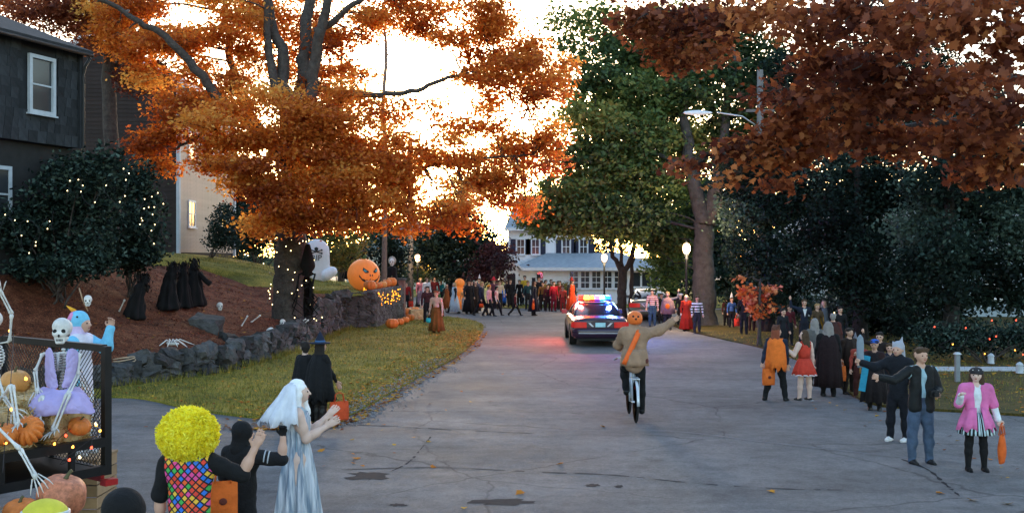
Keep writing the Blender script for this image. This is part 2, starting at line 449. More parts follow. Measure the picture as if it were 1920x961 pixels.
def flat_lawn(name, outline, z, mat, sub=5):
    mb = MB(); mb.slab([(p.x, p.y) for p in catmull([Vector((x, y, 0)) for x, y in outline], sub, True)], -.08, z)
    return struct(name, mb.mesh(name, mat, smooth=False))
VERGE = [(-8.35, 22.4), (-6.4, 20.6), (-4.7, 19.5), (-3.3, 19.3), (-2.75, 23), (-2.26, 27), (-1.75, 31), (-1.46, 35), (-1.25, 40), (-1.3, 45.8),
         (-2.1, 49.8), (-3.6, 52.4), (-5.3, 52.6), (-5.9, 50.5), (-6.4, 45), (-7.5, 43.3), (-7.6, 38), (-7.7, 33), (-8.2, 27.2), (-9.7, 24.6), (-11.4, 22.4), (-10.3, 22.0)]
flat_lawn('verge', VERGE, .05, lawnm)
RLAWN = [(7.65, 39.7), (8.5, 34), (8.4, 29), (7.9, 25.3), (7.5, 21.6), (8.2, 20.7), (9.85, 19.9), (14, 17.5), (30, 12), (60, 12), (60, 60), (14, 60), (9, 52), (7.2, 46)]
lawnr = ground_mat('leafy_grass', ['#23260f', '#3a3717', '#55471f', '#6e5128'], 1.1, 30, .9, dist=.03)
flat_lawn('right_lawn', RLAWN, .05, lawnr, 3)
flat_lawn('house_lawn', [(-4, 63.5), (4, 62.2), (10, 62), (40, 62), (40, 130), (-4, 130), (-6, 90)], .043, lawnm, 2)
flat_lawn('far_lawn', [(-40, 74), (-12, 73), (-8, 74), (-7, 90), (-7, 130), (-60, 130), (-60, 80)], .036, lawnm, 2)
mb = MB(); mb.slab([(10.2, 27.3), (30, 27.1), (30, 28.1), (10.2, 28.2)], .0, .075)
struct('footpath', mb.mesh('footpath', M('concrete', (.42, .42, .42), bump=.3, var=.2), smooth=False))

# ---- grass blades and fallen leaves
def tri_scatter(pts, h, lean, w):
    n_ = len(pts); a = NR.uniform(0, 2 * PI, n_); hh = h * NR.uniform(.5, 1.3, n_)
    d = np.stack([np.cos(a), np.sin(a), np.zeros(n_)], 1); e = np.stack([-np.sin(a), np.cos(a), np.zeros(n_)], 1)
    tip = pts + e * (lean * hh * NR.uniform(-1, 1, n_))[:, None]; tip[:, 2] += hh
    V = np.stack([pts - d * w, pts + d * w, tip], 1).reshape(-1, 3)
    return V, np.arange(n_ * 3).reshape(-1, 3), np.repeat(NR.uniform(0, 1, n_), 3)
def leafmat(name, cols, trans=.4, rough=.6, gloss=.025):
    if name in MATS: return MATS[name]
    m = bpy.data.materials.new(name); m.use_nodes = True; MATS[name] = m
    n = m.node_tree.nodes; l = m.node_tree.links; n.remove(n['Principled BSDF'])
    at = n.new('ShaderNodeAttribute'); at.attribute_name = 'tint'
    rp = n.new('ShaderNodeValToRGB'); e = rp.color_ramp.elements; xs = np.linspace(0, 1, len(cols))
    cols = [lin(c) if isinstance(c, str) else c for c in cols]
    e[0].position = 0; e[0].color = (*cols[0], 1); e[1].position = 1; e[1].color = (*cols[-1], 1)
    for x, c in list(zip(xs, cols))[1:-1]: e.new(x).color = (*c, 1)
    l.new(at.outputs['Fac'], rp.inputs['Fac'])
    d = n.new('ShaderNodeBsdfDiffuse'); t = n.new('ShaderNodeBsdfTranslucent'); g = n.new('ShaderNodeBsdfGlossy'); g.inputs['Roughness'].default_value = rough
    l.new(rp.outputs['Color'], d.inputs['Color']); l.new(rp.outputs['Color'], t.inputs['Color'])
    mx = n.new('ShaderNodeMixShader'); mx.inputs[0].default_value = trans; l.new(d.outputs[0], mx.inputs[1]); l.new(t.outputs[0], mx.inputs[2])
    m2 = n.new('ShaderNodeMixShader'); m2.inputs[0].default_value = gloss; l.new(mx.outputs[0], m2.inputs[1]); l.new(g.outputs[0], m2.inputs[2])
    l.new(m2.outputs[0], n['Material Output'].inputs['Surface'])
    return m
def in_poly(x, y, poly):
    r = np.zeros(len(x), bool); j = len(poly) - 1
    for i in range(len(poly)):
        xi, yi = poly[i]; xj, yj = poly[j]
        c = ((yi > y) != (yj > y)) & (x < (xj - xi) * (y - yi) / (yj - yi + 1e-12) + xi); r ^= c; j = i
    return r
def poly_pts(poly, n_, z, y_bias=1.0):
    p = np.array(poly); lo = p.min(0); hi = p.max(0)
    x = NR.uniform(lo[0], hi[0], n_ * 3); y = lo[1] + (hi[1] - lo[1]) * NR.uniform(0, 1, n_ * 3) ** y_bias
    k = in_poly(x, y, poly); x = x[k][:n_]; y = y[k][:n_]
    return np.stack([x, y, np.full(len(x), z)], 1)
grassm = leafmat('grass_blade', ['#3a4418', '#666826', '#8a8034', '#ab9244'], .3)
def grass(name, pts, label, h=.06):
    V, Fc, t = tri_scatter(pts, h, .8, .008)
    tag(link(name, mesh_np(name, V, Fc, grassm, t)), label, 'grass', kind='stuff')
vp = [(p.x, p.y) for p in catmull([Vector((x, y, 0)) for x, y in VERGE], 3, True)]
grass('verge_grass', poly_pts(vp, 26000, .05, 1.6), 'yellowing green grass blades of the roadside verge', .07)
bp_ = []
for _ in range(9000):
    Y = RND.uniform(43.5, 55); X = wall_x(min(Y, 51.4)) - RND.uniform(.05, 9)
    if Y < 51.4 or X < wall_x(Y): bp_.append((X, Y, bank_z(X, Y)))
grass('lawn_grass', np.array(bp_), 'short grass blades on the raised lawn behind the maple', .08)
grass('right_grass', poly_pts([(7.4, 21.5), (10, 20), (18, 17), (24, 30), (14, 42), (7.5, 41), (8.5, 34), (8, 26)], 12000, .05), 'dark grass blades on the lawn beneath the dark trees', .07)

def leaf_shape(kind):
    """2D outline around a stalk at the origin, tip at +y, unit length"""
    if kind == 'maple':
        o = [(0, 0), (.18, .08), (.42, .02), (.34, .2), (.56, .42), (.33, .44), (.34, .66), (.16, .62), (0, 1)]
        return o + [(-x, y) for x, y in o[-2:0:-1]]
    if kind == 'kite': return [(0, 0), (.3, .45), (0, 1), (-.3, .45)]
    return [(0, 0), (.16, .4), (0, 1), (-.16, .4)]
def leaf_cloud(pts, size, kind='kite', up=.5, tint=(0, 1), tv=None, fold=.18, droop=.0):
    """one leaf at each point; -> V, F, tint"""
    n_ = len(pts); o = np.array(leaf_shape(kind)); k = len(o)
    nr = NR.normal(size=(n_, 3)); nr[:, 2] = np.abs(nr[:, 2]) + up; nr /= np.linalg.norm(nr, axis=1)[:, None]
    t = NR.normal(size=(n_, 3)); t[:, 2] -= droop; t -= nr * (t * nr).sum(1)[:, None]; t /= np.linalg.norm(t, axis=1)[:, None]
    s = np.cross(t, nr); sz = size * NR.uniform(.65, 1.3, n_)
    V = pts[:, None, :] + sz[:, None, None] * (o[None, :, 0:1] * s[:, None, :] + (o[None, :, 1:2] - .4) * t[:, None, :] + (np.abs(o[None, :, 0:1]) * fold) * nr[:, None, :])
    tt = NR.uniform(tint[0], tint[1], n_) if tv is None else tv
    if k == 4:
        return V.reshape(-1, 3), np.arange(n_ * 4).reshape(-1, 4), np.repeat(tt, 4)
    C = pts[:, None, :] + sz[:, None, None] * ((.42 - .4) * t[:, None, :])
    V = np.concatenate([C, V], 1); base = np.arange(n_)[:, None, None] * (k + 1)
    tri = np.array([(0, 1 + i, 1 + (i + 1) % k) for i in range(k)])[None]
    return V.reshape(-1, 3), (base + tri).reshape(-1, 3), np.repeat(tt, k + 1)
def pad_pts(c, r, n_, clump=12, spread=.2, shell=.35):
    """points in leafy clusters inside an ellipsoid"""
    m_ = max(1, n_ // clump)
    d = NR.normal(size=(m_, 3)); d /= np.linalg.norm(d, axis=1)[:, None]
    q = NR.uniform(0, 1, m_) ** shell
    ctr = np.array(c) + d * q[:, None] * np.array(r)
    p = np.repeat(ctr, clump, 0) + NR.normal(size=(m_ * clump, 3)) * spread * np.array([1, 1, .55])
    return p
litter = leafmat('fallen_leaf', ['#5a2a10', '#8f4a14', '#b8701c', '#c99a34', '#7a5a20'], .1)
def lying(name, pts, label, size=.09):
    V, Fc, t = leaf_cloud(pts, size, 'maple', 5.0, fold=.12); V[:, 2] += .012
    tag(link(name, mesh_np(name, V, Fc, litter, t)), label, 'leaf litter', kind='stuff')
edge = []
for _ in range(2600):
    t = RND.random() ** 1.9; Y = 18.3 + 24 * t; X = interp(Y, [18.3, 19.3, 27, 35, 45], [-3.7, -3.2, -2.26, -1.46, -1.3]) - abs(RND.gauss(0, 1.0)) + .35
    edge.append((X, Y, .055 if in_poly(np.array([X]), np.array([Y]), vp)[0] else .005))
lying('verge_leaves', np.array(edge), 'orange and yellow leaves fallen along the verge and gutter')
lying('lawn_leaves', np.concatenate([poly_pts(vp, 900, .06, 1.3), poly_pts([(7.4, 21.5), (10, 20), (18, 17), (20, 28), (14, 38), (7.9, 38.5), (8.5, 34), (8, 26)], 1500, .06)]), 'brown and orange leaves scattered over the grass')
lying('road_leaves', np.array([(-3.4 + abs(RND.gauss(0, 1.3)), 14.5 + 14 * RND.random(), .004) for _ in range(60)] + [(7.6 - abs(RND.gauss(0, .8)), 13 + 9 * RND.random(), .004) for _ in range(40)]), 'stray leaves blown onto the asphalt near both road edges', .08)
# ---- loose gravel on the ragged verge edge
gp = np.array([(interp(Y, [18.6, 19.3, 27, 35], [-3.5, -3.1, -2.2, -1.4]) + RND.gauss(-.12, .3), Y) for Y in [18.6 + 12 * RND.random() ** 1.6 for _ in range(1600)]])
o_ = np.array([(1, 0, 0), (-.5, .87, 0), (-.5, -.87, 0), (0, 0, 1.0)])
sz = NR.uniform(.012, .04, len(gp)); ang = NR.uniform(0, 6.28, len(gp))
rot = np.stack([np.stack([np.cos(ang), -np.sin(ang), 0 * ang], 1), np.stack([np.sin(ang), np.cos(ang), 0 * ang], 1), np.stack([0 * ang, 0 * ang, 1 + 0 * ang], 1)], 1)
V = np.einsum('nij,kj->nki', rot, o_) * sz[:, None, None]; V[:, :, :2] += gp[:, None, :]; V[:, :, 2] += .004
zin = in_poly(gp[:, 0], gp[:, 1], vp); V[:, :, 2] += np.where(zin, .05, 0)[:, None]
Fc = (np.arange(len(gp))[:, None, None] * 4 + np.array([(0, 1, 3), (1, 2, 3), (2, 0, 3)])[None]).reshape(-1, 3)
tag(link('gravel', mesh_np('gravel', V.reshape(-1, 3), Fc, M('pebble', (.2, .19, .19), var=.5, scale=8))), 'loose grey gravel along the ragged verge edge', 'gravel', kind='stuff')

# ================================================================== STONE WALLS
stonem = M('fieldstone', (.062, .060, .060), rough=.9, var=.5, scale=5, bump=1.0, bscale=12, rnd=.6, dist=.03)
def stone_mesh(seed, box=.5):
    bm = bmesh.new(); bmesh.ops.create_cube(bm, size=1); bmesh.ops.subdivide_edges(bm, edges=bm.edges[:], cuts=2, use_grid_fill=True)
    r = random.Random(seed)
    for v in bm.verts:
        d = v.co.normalized() * .62; v.co = v.co.lerp(d, box) + Vector((r.uniform(-.12, .12), r.uniform(-.12, .12), r.uniform(-.12, .12)))
    me = bpy.data.meshes.new('stone'); bm.to_mesh(me); bm.free(); me.materials.append(stonem); return me
STONES = [stone_mesh(i, .28 + .05 * (i % 4)) for i in range(10)]
wall = thing('stone_wall', 'low dry stone retaining wall of dark jumbled boulders below the mulch bank', 'stone wall', (-7.5, 31, 0))
wl_pts = []
Y = 20.6
while Y < 43.6:
    x = wall_x(Y); nx = wall_x(Y + .1); st = .1 / math.hypot(.1, nx - x)
    hw = interp(Y, [20, 22, 32, 38, 44], [.28, .5, .62, 1.0, 1.55])
    big = RND.uniform(.26, .56)
    z = 0
    while z < hw - .08:
        h_ = RND.uniform(.15, .32)
        o = link('stone', RND.choice(STONES), wall); sc = (big * RND.uniform(.9, 1.35), RND.uniform(.4, .6), h_ * 1.25)
        o.location = Vector((x + RND.uniform(-.03, .12) - z * .12, Y + RND.uniform(-.08, .08), z + h_ * .45)) - wall.location
        o.scale = sc; o.rotation_euler = (RND.uniform(-.4, .4), RND.uniform(-.4, .4), math.atan2(.1, nx - x) + RND.uniform(-.25, .25))
        z += h_
    Y += big * .92 * st
# boulders showing through the mulch
for i, (x, y, sx, sz_, lab) in enumerate(((385, 615, .85, .5, 'grey boulder outcrop in the mulch left of the maple'), (430, 640, .5, .3, 'small dark rock in the mulch above the stone wall'),
        (610, 590, .9, .6, 'mossy ledge of grey rock right of the maple trunk'), (640, 572, .8, .4, 'flat grey rock against the raised lawn edge'))):
    p = on_bank(x, y, 26); o = tag(link('boulder', STONES[i].copy(), loc=p + Vector((0, 0, .05)), sc=(sx, sx * .8, sz_), rot=(.3, .2, i)), lab, 'rock', 'rocks on the mulch bank')

# cut stone block wall holding up the lawn corner
bw = thing('block_wall', 'grey cut stone wall at the lawn corner with pumpkins along its top', 'stone wall', (-6.2, 44, 0))
bm_ = M('cut_stone', (.10, .095, .095), rough=.95, var=.45, scale=7, bump=1.0, bscale=14, rnd=.35, dist=.03)
blk = [stone_mesh(50 + i, .12) for i in range(4)]
for b_ in blk: b_.materials.clear(); b_.materials.append(bm_)
mb = MB(); mb.slab([(.22, .25), (.60, 7.25), (-.25, 7.25), (-1.6, .4), (-1.6, .25)], 0, 1.5); mb.build('core', M('mortar', (.07, .07, .07)), bw, smooth=False)
for c in range(6):
    zc = .13 + c * .255
    for side in (0, 1):
        Lw = 7.1 if side == 0 else 1.75; t = -.2 * (c % 2) if side == 0 else 0
        while t < Lw - .1:
            w_ = RND.uniform(.34, .62)
            o = link('block', RND.choice(blk), bw); o.scale = (w_, .34, .265)
            if side == 0:
                d = Vector((.4, 7.1, 0)).normalized(); o.location = d * (t + w_ / 2) + Vector((.17, .12, zc)); o.rotation_euler = (RND.uniform(-.04, .04), RND.uniform(-.03, .03), math.atan2(d.y, d.x))
            else:
                o.location = (.1 - t - w_ / 2, .15, zc); o.rotation_euler = (0, RND.uniform(-.03, .03), RND.uniform(-.05, .05))
            t += w_ + .015
mb = MB()
for i in range(9):
    d = Vector((.4, 7.1, 0)).normalized() * (.35 + i * .8)
    q = MB(); q.box((0, 0, 0), (.5, .76, .09)); o = q.build('capstone', bm_, bw, smooth=False); o.location = d + Vector((.05, .1, 1.6)); o.rotation_euler = (0, 0, RND.uniform(-.06, 0))
pl = thing('gate_pillar', 'square brick pillar at the far end of the pumpkin wall', 'pillar', (-5.75, 52.0, 0))
mb = MB(); mb.box((0, 0, .95), (.62, .62, 1.9)); mb.build('shaft', M('brick_red', (.20, .10, .085), var=.4, scale=9, bump=.6), pl, smooth=False)
mb = MB(); mb.box((0, 0, 1.95), (.74, .74, .1)); mb.build('cap', bm_, pl, smooth=False)

# ---- bark chips on the mulch bank
ck = []
for _ in range(22000):
    Y = 20.5 + 22.5 * RND.random() ** 1.2; sx = 7.5 * RND.random() ** 1.3; X = wall_x(Y) - .05 - sx; ck.append((X, Y, bank_z(X, Y) + .012))
V, Fc, tt = leaf_cloud(np.array(ck), .075, 'thin', 1.6, fold=.3)
tag(link('bark_chips', mesh_np('bark_chips', V, Fc, leafmat('bark_chip', ['#2a120c', '#562618', '#82402c', '#a0604a'], .02), tt)), 'reddish brown bark chips covering the bank', 'mulch', kind='stuff')
lw = []
for _ in range(260):
    Y = RND.uniform(22, 43); X = wall_x(Y) - RND.uniform(0, 6); lw.append((X, Y, bank_z(X, Y) + .02))
lying('bank_leaves', np.array(lw), 'orange leaves scattered over the mulch bank')

tf = []
for _ in range(3200):
    Y = RND.uniform(21, 43.5); tf.append((wall_x(Y) + .28 + abs(RND.gauss(0, .12)), Y, .045))
grass('wall_grass', np.array(tf), 'longer ragged grass along the foot of the stone wall', .2)
tf = []
for q in poly_pts(vp, 160, .05):
    for _ in range(16): tf.append((q[0] + RND.gauss(0, .10), q[1] + RND.gauss(0, .10), .05))
grass('grass_tufts', np.array(tf), 'ragged tufts standing up in the roadside verge', .13)
# ================================================================== TREES
barkm = M('bark', (.058, .047, .042), rough=.95, var=.45, scale=5, bump=1.0, bscale=14, dist=.06)
barkg = M('grey_bark', (.062, .057, .056), rough=.95, var=.4, scale=4, bump=1.0, bscale=11, dist=.05)
barkp = M('pale_bark', (.20, .13, .10), rough=.9, var=.3, scale=6)
ORANGE = leafmat('orange_leaf', ['#9c4818', '#c86c26', '#e3933a', '#f0b85c'], .62)
RUSSET = leafmat('russet_leaf', ['#50231a', '#783d26', '#9c5732', '#bd7844'], .45)
GREEN = leafmat('green_leaf', ['#2c3d26', '#435a34', '#62763e', '#8a8a48'], .4)
DARK = leafmat('dark_leaf', ['#0c1512', '#18251f', '#2b3d36', '#56685c'], .25, .6, .012)
CONI = leafmat('conifer_leaf', ['#14211c', '#1f3028', '#2f4236'], .15)
OLIVE = leafmat('olive_leaf', ['#3a4422', '#5c5e2c', '#7c7536', '#8e6a30'], .35)
PURPLE = leafmat('purple_leaf', ['#2a1a20', '#402428', '#573030'], .25)
def wob(pts, sub=5, amp=.06):
    c = catmull(pts, sub)
    return [p + Vector((RND.gauss(0, amp), RND.gauss(0, amp), RND.gauss(0, amp * .5))) if 0 < i < len(c) - 1 else p for i, p in enumerate(c)]
def limb(mb, pts, r0, r1, sub=5, amp=.05, n=8, flare=0):
    c = wob(pts, sub, amp); k = len(c)
    mb.tube(c, [r0 + (r1 - r0) * (i / (k - 1)) ** .8 + (flare * max(0, 1 - i / 3.0) ** 2) for i in range(k)], n); return c
def tree(name, label, base, trunk, r0, r1, limbs, pads, leafm, lsize, bark=None, density=1.0, kind='kite', up=.4, clump=12, spread=.22, group=None,
         shell=.4, twig=True, droop=0, tintfn=None, flare=None, n=10):
    """trunk: world points; limbs: (points, r0, r1); pads: (centre, radii[, weight])"""
    base = Vector(base); t = thing(name, label, 'tree', base, 0, group); L = lambda p: Vector(p) - base
    mb = MB(); nodes = [Vector(p) for p in limb(mb, [L(p) for p in trunk], r0, r1, 6, r0 * .06, n, r0 * .55 if flare is None else flare)]
    nodes = nodes[len(nodes) // 3:]
    mb.build('trunk', bark or barkm, t)
    for pts, a, b_ in limbs:
        mb = MB(); nodes += limb(mb, [L(p) for p in pts], a, b_, 5, .05, 8); mb.build('limb', bark or barkm, t)
    mb = MB(); allp = []; tin = []
    for pd in pads:
        c, r = L(pd[0]), pd[1]; wgt = pd[2] if len(pd) > 2 else 1.0
        if twig:
            q = min(nodes, key=lambda u: (u - c).length + max(0, u.z - c.z) * .7); dlen = (q - c).length
            mid = q.lerp(c, .5) + Vector((RND.gauss(0, .1), RND.gauss(0, .1), .10 * dlen))
            rr = min(.07, .016 + dlen * .010)
            limb(mb, [q, mid, c], rr, .012, 4, .05, 5)
            for _ in range(4):
                e = c + Vector((RND.uniform(-1, 1) * r[0], RND.uniform(-1, 1) * r[1], RND.uniform(-.8, .8) * r[2])); limb(mb, [mid.lerp(c, .6), mid.lerp(e, .6) + Vector((0, 0, .1)), e], .018, .006, 3, .04, 4)
        area = (r[0] * r[1] + r[0] * r[2] + r[1] * r[2]) * PI / 3 * 2.0
        num = int(area * 3.0 / (lsize * lsize * .32) * density * wgt)
        p = pad_pts(c, r, num, clump, spread, shell); allp.append(p)
        base_t = RND.gauss(.45, .22)
        tin.append(np.clip(base_t + NR.normal(0, .17, len(p)), 0, 1) if tintfn is None else tintfn(p, base_t))
    if mb.v: tag(mb.build('twigs', bark or barkm, t), kind='stuff')
    p = np.concatenate(allp); V, Fc, tt = leaf_cloud(p, lsize, kind, up, tv=np.concatenate(tin), droop=droop)
    tag(link('crown', mesh_np('crown', V, Fc, leafm, tt), t), kind='stuff')
    return t
def px_pads(lst, Y, jit=1.5, dz=.75, k=1.0):
    """(x, y, half width, half height[, depth offset[, weight]]) in photo pixels -> pads around depth Y"""
    out = []
    for q in lst:
        d = Y + (q[4] if len(q) > 4 and q[4] is not None else RND.uniform(-jit, jit)); c = P(q[0], q[1], d); s = d / F
        out.append((c, (q[2] * s * k, max(q[2], q[3]) * s * dz, q[3] * s * k), q[5] if len(q) > 5 else 1.0))
    return out

# ---- the big orange maple over the road
TB = Vector((-7.85, 36, .75)); MY = 36
def mp_(x, y, d=0): return P(x, y, MY + d)
om_pads = [(300, 55, 95, 50, 2), (415, 35, 85, 42, 0), (350, 120, 60, 42, 1), (270, 130, 50, 35, 2), (480, 30, 60, 45, 2), (480, 125, 55, 35, 1),
    (610, 30, 70, 45, 3), (640, 95, 55, 45, 1), (600, 155, 45, 32, 1), (560, 100, 45, 40, 3), (720, 22, 80, 26, 1), (800, 28, 70, 28, 0), (880, 45, 70, 40, -1),
    (950, 70, 80, 45, 0), (1010, 115, 65, 42, 0), (1045, 150, 38, 34, 1), (960, 150, 80, 36, -1), (890, 125, 40, 30, 0), (900, 190, 50, 24, 0, .7), (1000, 200, 30, 18, 0, .6),
    (330, 220, 70, 45, -1), (300, 280, 52, 45, -1), (425, 235, 85, 45, -2), (445, 310, 85, 45, -2), (540, 215, 80, 52, -2), (560, 290, 90, 55, -2.5),
    (655, 265, 80, 55, -2), (690, 335, 85, 48, -2), (600, 370, 85, 48, -3), (515, 385, 75, 42, -3), (700, 395, 60, 30, -2), (560, 408, 55, 20, -3), (640, 408, 45, 18, -2.5),
    (740, 215, 45, 20, 0, .5), (690, 200, 50, 26, -1, .7), (770, 290, 55, 32, -1, .8), (775, 360, 65, 36, -1.5), (480, 425, 36, 22, -3), (385, 290, 50, 30, -1),
    (860, 265, 65, 34, -.5, .8), (930, 260, 50, 26, 0, .7), (880, 320, 75, 32, -1), (960, 305, 70, 34, 0, .9), (1030, 290, 38, 32, 0), (1020, 255, 40, 22, 0, .8), (950, 355, 65, 28, -.5, .8), (860, 365, 55, 26, -1.5, .8),
    (985, 388, 26, 18, 0), (845, 405, 45, 20, -2), (880, 425, 22, 11, -2), (760, 415, 40, 20, -2), (820, 215, 36, 18, 0, .5), (660, 160, 36, 26, 0, .7), (235, 60, 60, 45, 3), (190, 20, 60, 30, 4), (700, 60, 40, 30, 1, .6), (440, 170, 50, 30, 0), (390, 190, 40, 24, 1),
    (590, 230, 60, 34, -2), (740, 330, 50, 30, -1), (640, 320, 70, 40, -3), (480, 340, 70, 36, -3), (630, 200, 45, 26, -1.5), (720, 260, 40, 26, -1, .8)]
om_pads = px_pads(om_pads, MY, dz=.9)
def tiers(pads, n_=3, fl=.34, sp=.75):
    """break each pad into flat drooping tiers"""
    out = []
    for c, r, w_ in pads:
        for i in range(n_):
            s = RND.uniform(.55, .85); c2 = c + Vector((RND.uniform(-.45, .45) * r[0], RND.uniform(-.6, .6) * r[1], (i / (n_ - 1) - .5) * 2 * sp * r[2] + RND.gauss(0, .08 * r[2])))
            out.append((c2, (r[0] * s, r[1] * s, r[2] * fl), w_ * 1.02))
    return out
om_pads = tiers(om_pads)
om_limbs = [([mp_(548, 300), mp_(535, 180, .2), mp_(525, 90, .5), mp_(490, -40, 1)], .34, .14), ([mp_(552, 290), mp_(570, 150, .8), mp_(575, 60, 1), mp_(590, -50, 1.5)], .36, .16),
    ([mp_(560, 280), mp_(580, 200, -.3), mp_(592, 100, -.5), mp_(615, 20, -.6), (mp_(640, -60, -.8))], .30, .13), ([mp_(590, 60, -.3), mp_(640, 25, -.5), mp_(690, -10, -.8)], .15, .08),
    ([mp_(540, 300), mp_(480, 240, -.4), mp_(415, 190, -.6), mp_(370, 130, -.8), mp_(310, 70, -1), mp_(250, 35, -1.2), mp_(180, -10, -1.5)], .27, .07),
    ([mp_(560, 290), mp_(620, 215, -.5), mp_(650, 178, -1), mp_(700, 178, -1), mp_(770, 172, -1), mp_(830, 150, -.5), (mp_(900, 125, 0)), mp_(1000, 118, 0)], .16, .04),
    ([mp_(545, 330), mp_(470, 215, 1), mp_(440, 150, 1.3), mp_(425, 60, 1.6), mp_(420, -20, 2)], .24, .09), ([mp_(415, 190, -.6), mp_(395, 240, -.8), mp_(330, 280, -1)], .1, .04),
    ([mp_(560, 350), mp_(640, 330, -1.2), mp_(740, 320, -1), mp_(880, 300, -.6), mp_(1000, 290, 0)], .13, .03), ([mp_(545, 360), mp_(450, 330, -1.2), mp_(360, 300, -1)], .1, .03),
    ([mp_(530, 200), mp_(508, 130, 0), mp_(500, 60, .2), mp_(508, -30, 0)], .2, .1)]
tree('maple_tree', 'big orange maple with light strings round its trunk on the mulch bank', TB,
     [TB - Vector((0, 0, .4)), TB + Vector((0, 0, 1.2)), mp_(545, 450), mp_(548, 360), mp_(550, 280)], .62, .44, om_limbs, om_pads, ORANGE, .155, None, .95, up=.5, clump=14, spread=.26, droop=.3, shell=.5)

# trunks behind the maple
for i, (x, d, r, yb, lab) in enumerate(((205, 42, .30, 330, 'dark slender trunk between the two left houses'),)):
    b_ = Vector(((x - 960) / F * d, d, bank_z((x - 960) / F * d, d)))
    tree('maple_tree', 'dark trunked maple with brown orange leaves between the two left houses', b_, [b_ - Vector((0, 0, .3)), P(212, 330, d), P(203, 150, d), P(212, 20, d), P(205, -60, d)], .36, .2, [([P(205, 150, d), P(240, 90, d), P(290, 20, d)], .12, .05)],
         px_pads([(100, 30, 90, 35), (40, 15, 70, 25), (180, 60, 60, 45), (150, 10, 70, 30), (250, 20, 60, 30), (285, 90, 45, 35), (255, 150, 40, 30), (300, 150, 40, 30)], d), RUSSET, .17, None, .8, up=.5)
b_ = Vector(((720 - 960) / F * 58, 58, 0))
tree('sapling_tree', 'thin pale trunked tree against the bright sky behind the maple', b_, [b_, P(722, 300, 58), P(718, 200, 58), P(724, 110, 58), P(722, 60, 58)], .16, .08,
     [([P(720, 230, 58), P(745, 160, 58), P(800, 110, 58)], .05, .02), ([P(722, 110, 58), P(745, 80, 58), P(790, 60, 58)], .05, .02), ([P(700, 300, 58), P(760, 220, 58), P(850, 160, 58)], .06, .02)],
     px_pads([(760, 60, 40, 20), (700, 50, 30, 20), (800, 300, 50, 20), (700, 270, 30, 18)], 58), ORANGE, .17, barkp, .35)

# ---- near russet maple, its trunk right of the view, boughs hanging over the road
NB = Vector((11.5, 13.5, 0)); NY = 14.5
def np_(x, y, d=0): return P(x, y, NY + d)
nm = [(1240, 60, 75, 50, 3), (1190, 40, 45, 35, 3), (1300, 40, 60, 45, 2), (1330, 95, 50, 38, 2), (1270, 110, 55, 26, 3), (1360, 40, 50, 40, 0), (1440, 30, 70, 40, -1), (1530, 50, 80, 50, -2), (1620, 30, 80, 45, -3), (1720, 50, 90, 55, -4), (1820, 40, 90, 60, -5), (1900, 90, 70, 70, -5),
    (1560, 120, 70, 40, -1), (1640, 130, 80, 45, -2), (1500, 190, 60, 32, 0), (1590, 200, 75, 40, -1), (1690, 190, 80, 45, -2), (1790, 170, 80, 50, -2), (1880, 200, 70, 55, -3), (1460, 245, 60, 30, 0), (1530, 260, 65, 32, 0), (1420, 290, 55, 30, 0), (1380, 285, 42, 24, 0), (1480, 300, 45, 22, 0),
    (1370, 335, 22, 14, 0), (1455, 345, 30, 15, 0), (1620, 260, 65, 34, -1), (1710, 270, 70, 38, -1), (1800, 270, 75, 42, -2), (1890, 290, 60, 45, -2), (1830, 325, 50, 20, -1), (1900, 330, 40, 18, -2), (1810, 350, 16, 14, -1), (1440, 180, 35, 22, 1, .7), (1275, 316, 30, 12, 1, .7), (1300, 308, 16, 10, 1, .7), (1500, 130, 40, 30, 0, .7)]
nm = px_pads(nm, NY, dz=.8, k=.92)
nl = [([NB + Vector((0, 0, 3.2)), np_(2150, 200, -1), np_(1920, 220, -1), np_(1750, 230, -.5), np_(1600, 250, 0), np_(1450, 290, 0)], .13, .02), ([NB + Vector((0, 0, 3.8)), np_(2200, -20, -2), np_(1950, 0, -3), np_(1750, 10, -2.5), np_(1500, 20, -1), np_(1300, 30, 2)], .15, .02),
    ([NB + Vector((0, 0, 3)), np_(2150, 330, -2), np_(1950, 300, -2), np_(1830, 300, -1)], .1, .02), ([np_(1950, 150, -1), np_(1800, 150, -1), np_(1650, 160, -1), np_(1500, 190, 0)], .07, .02)]
nt = tree('maple_tree', 'near russet maple whose boughs hang into the top right corner', NB, [NB, NB + Vector((0, 0, 2)), NB + Vector((.1, 0, 4)), NB + Vector((0, .1, 7))], .4, .25, nl, nm, RUSSET, .105, None, .62, 'maple', .5, 10, .14, droop=.6)
lm = [mesh_np('leaf', *(lambda V, Fc, t: (V, Fc, RUSSET, t))(*leaf_cloud(np.zeros((1, 3)), .12, 'maple', 3, tv=np.array([.2 + .15 * i])))) for i in range(6)]
for i in range(300):
    c, r = nm[i % len(nm)][0], nm[i % len(nm)][1]
    o = link('leaf', lm[i % 6], nt); o.location = Vector(c) - NB + Vector((RND.gauss(0, .55) * r[0], -r[1] * RND.uniform(.5, 1.0), RND.gauss(0, .55) * r[2]))
    o.rotation_euler = (RND.uniform(-1.9, -.2), RND.uniform(-.8, .8), RND.uniform(0, 6.28))

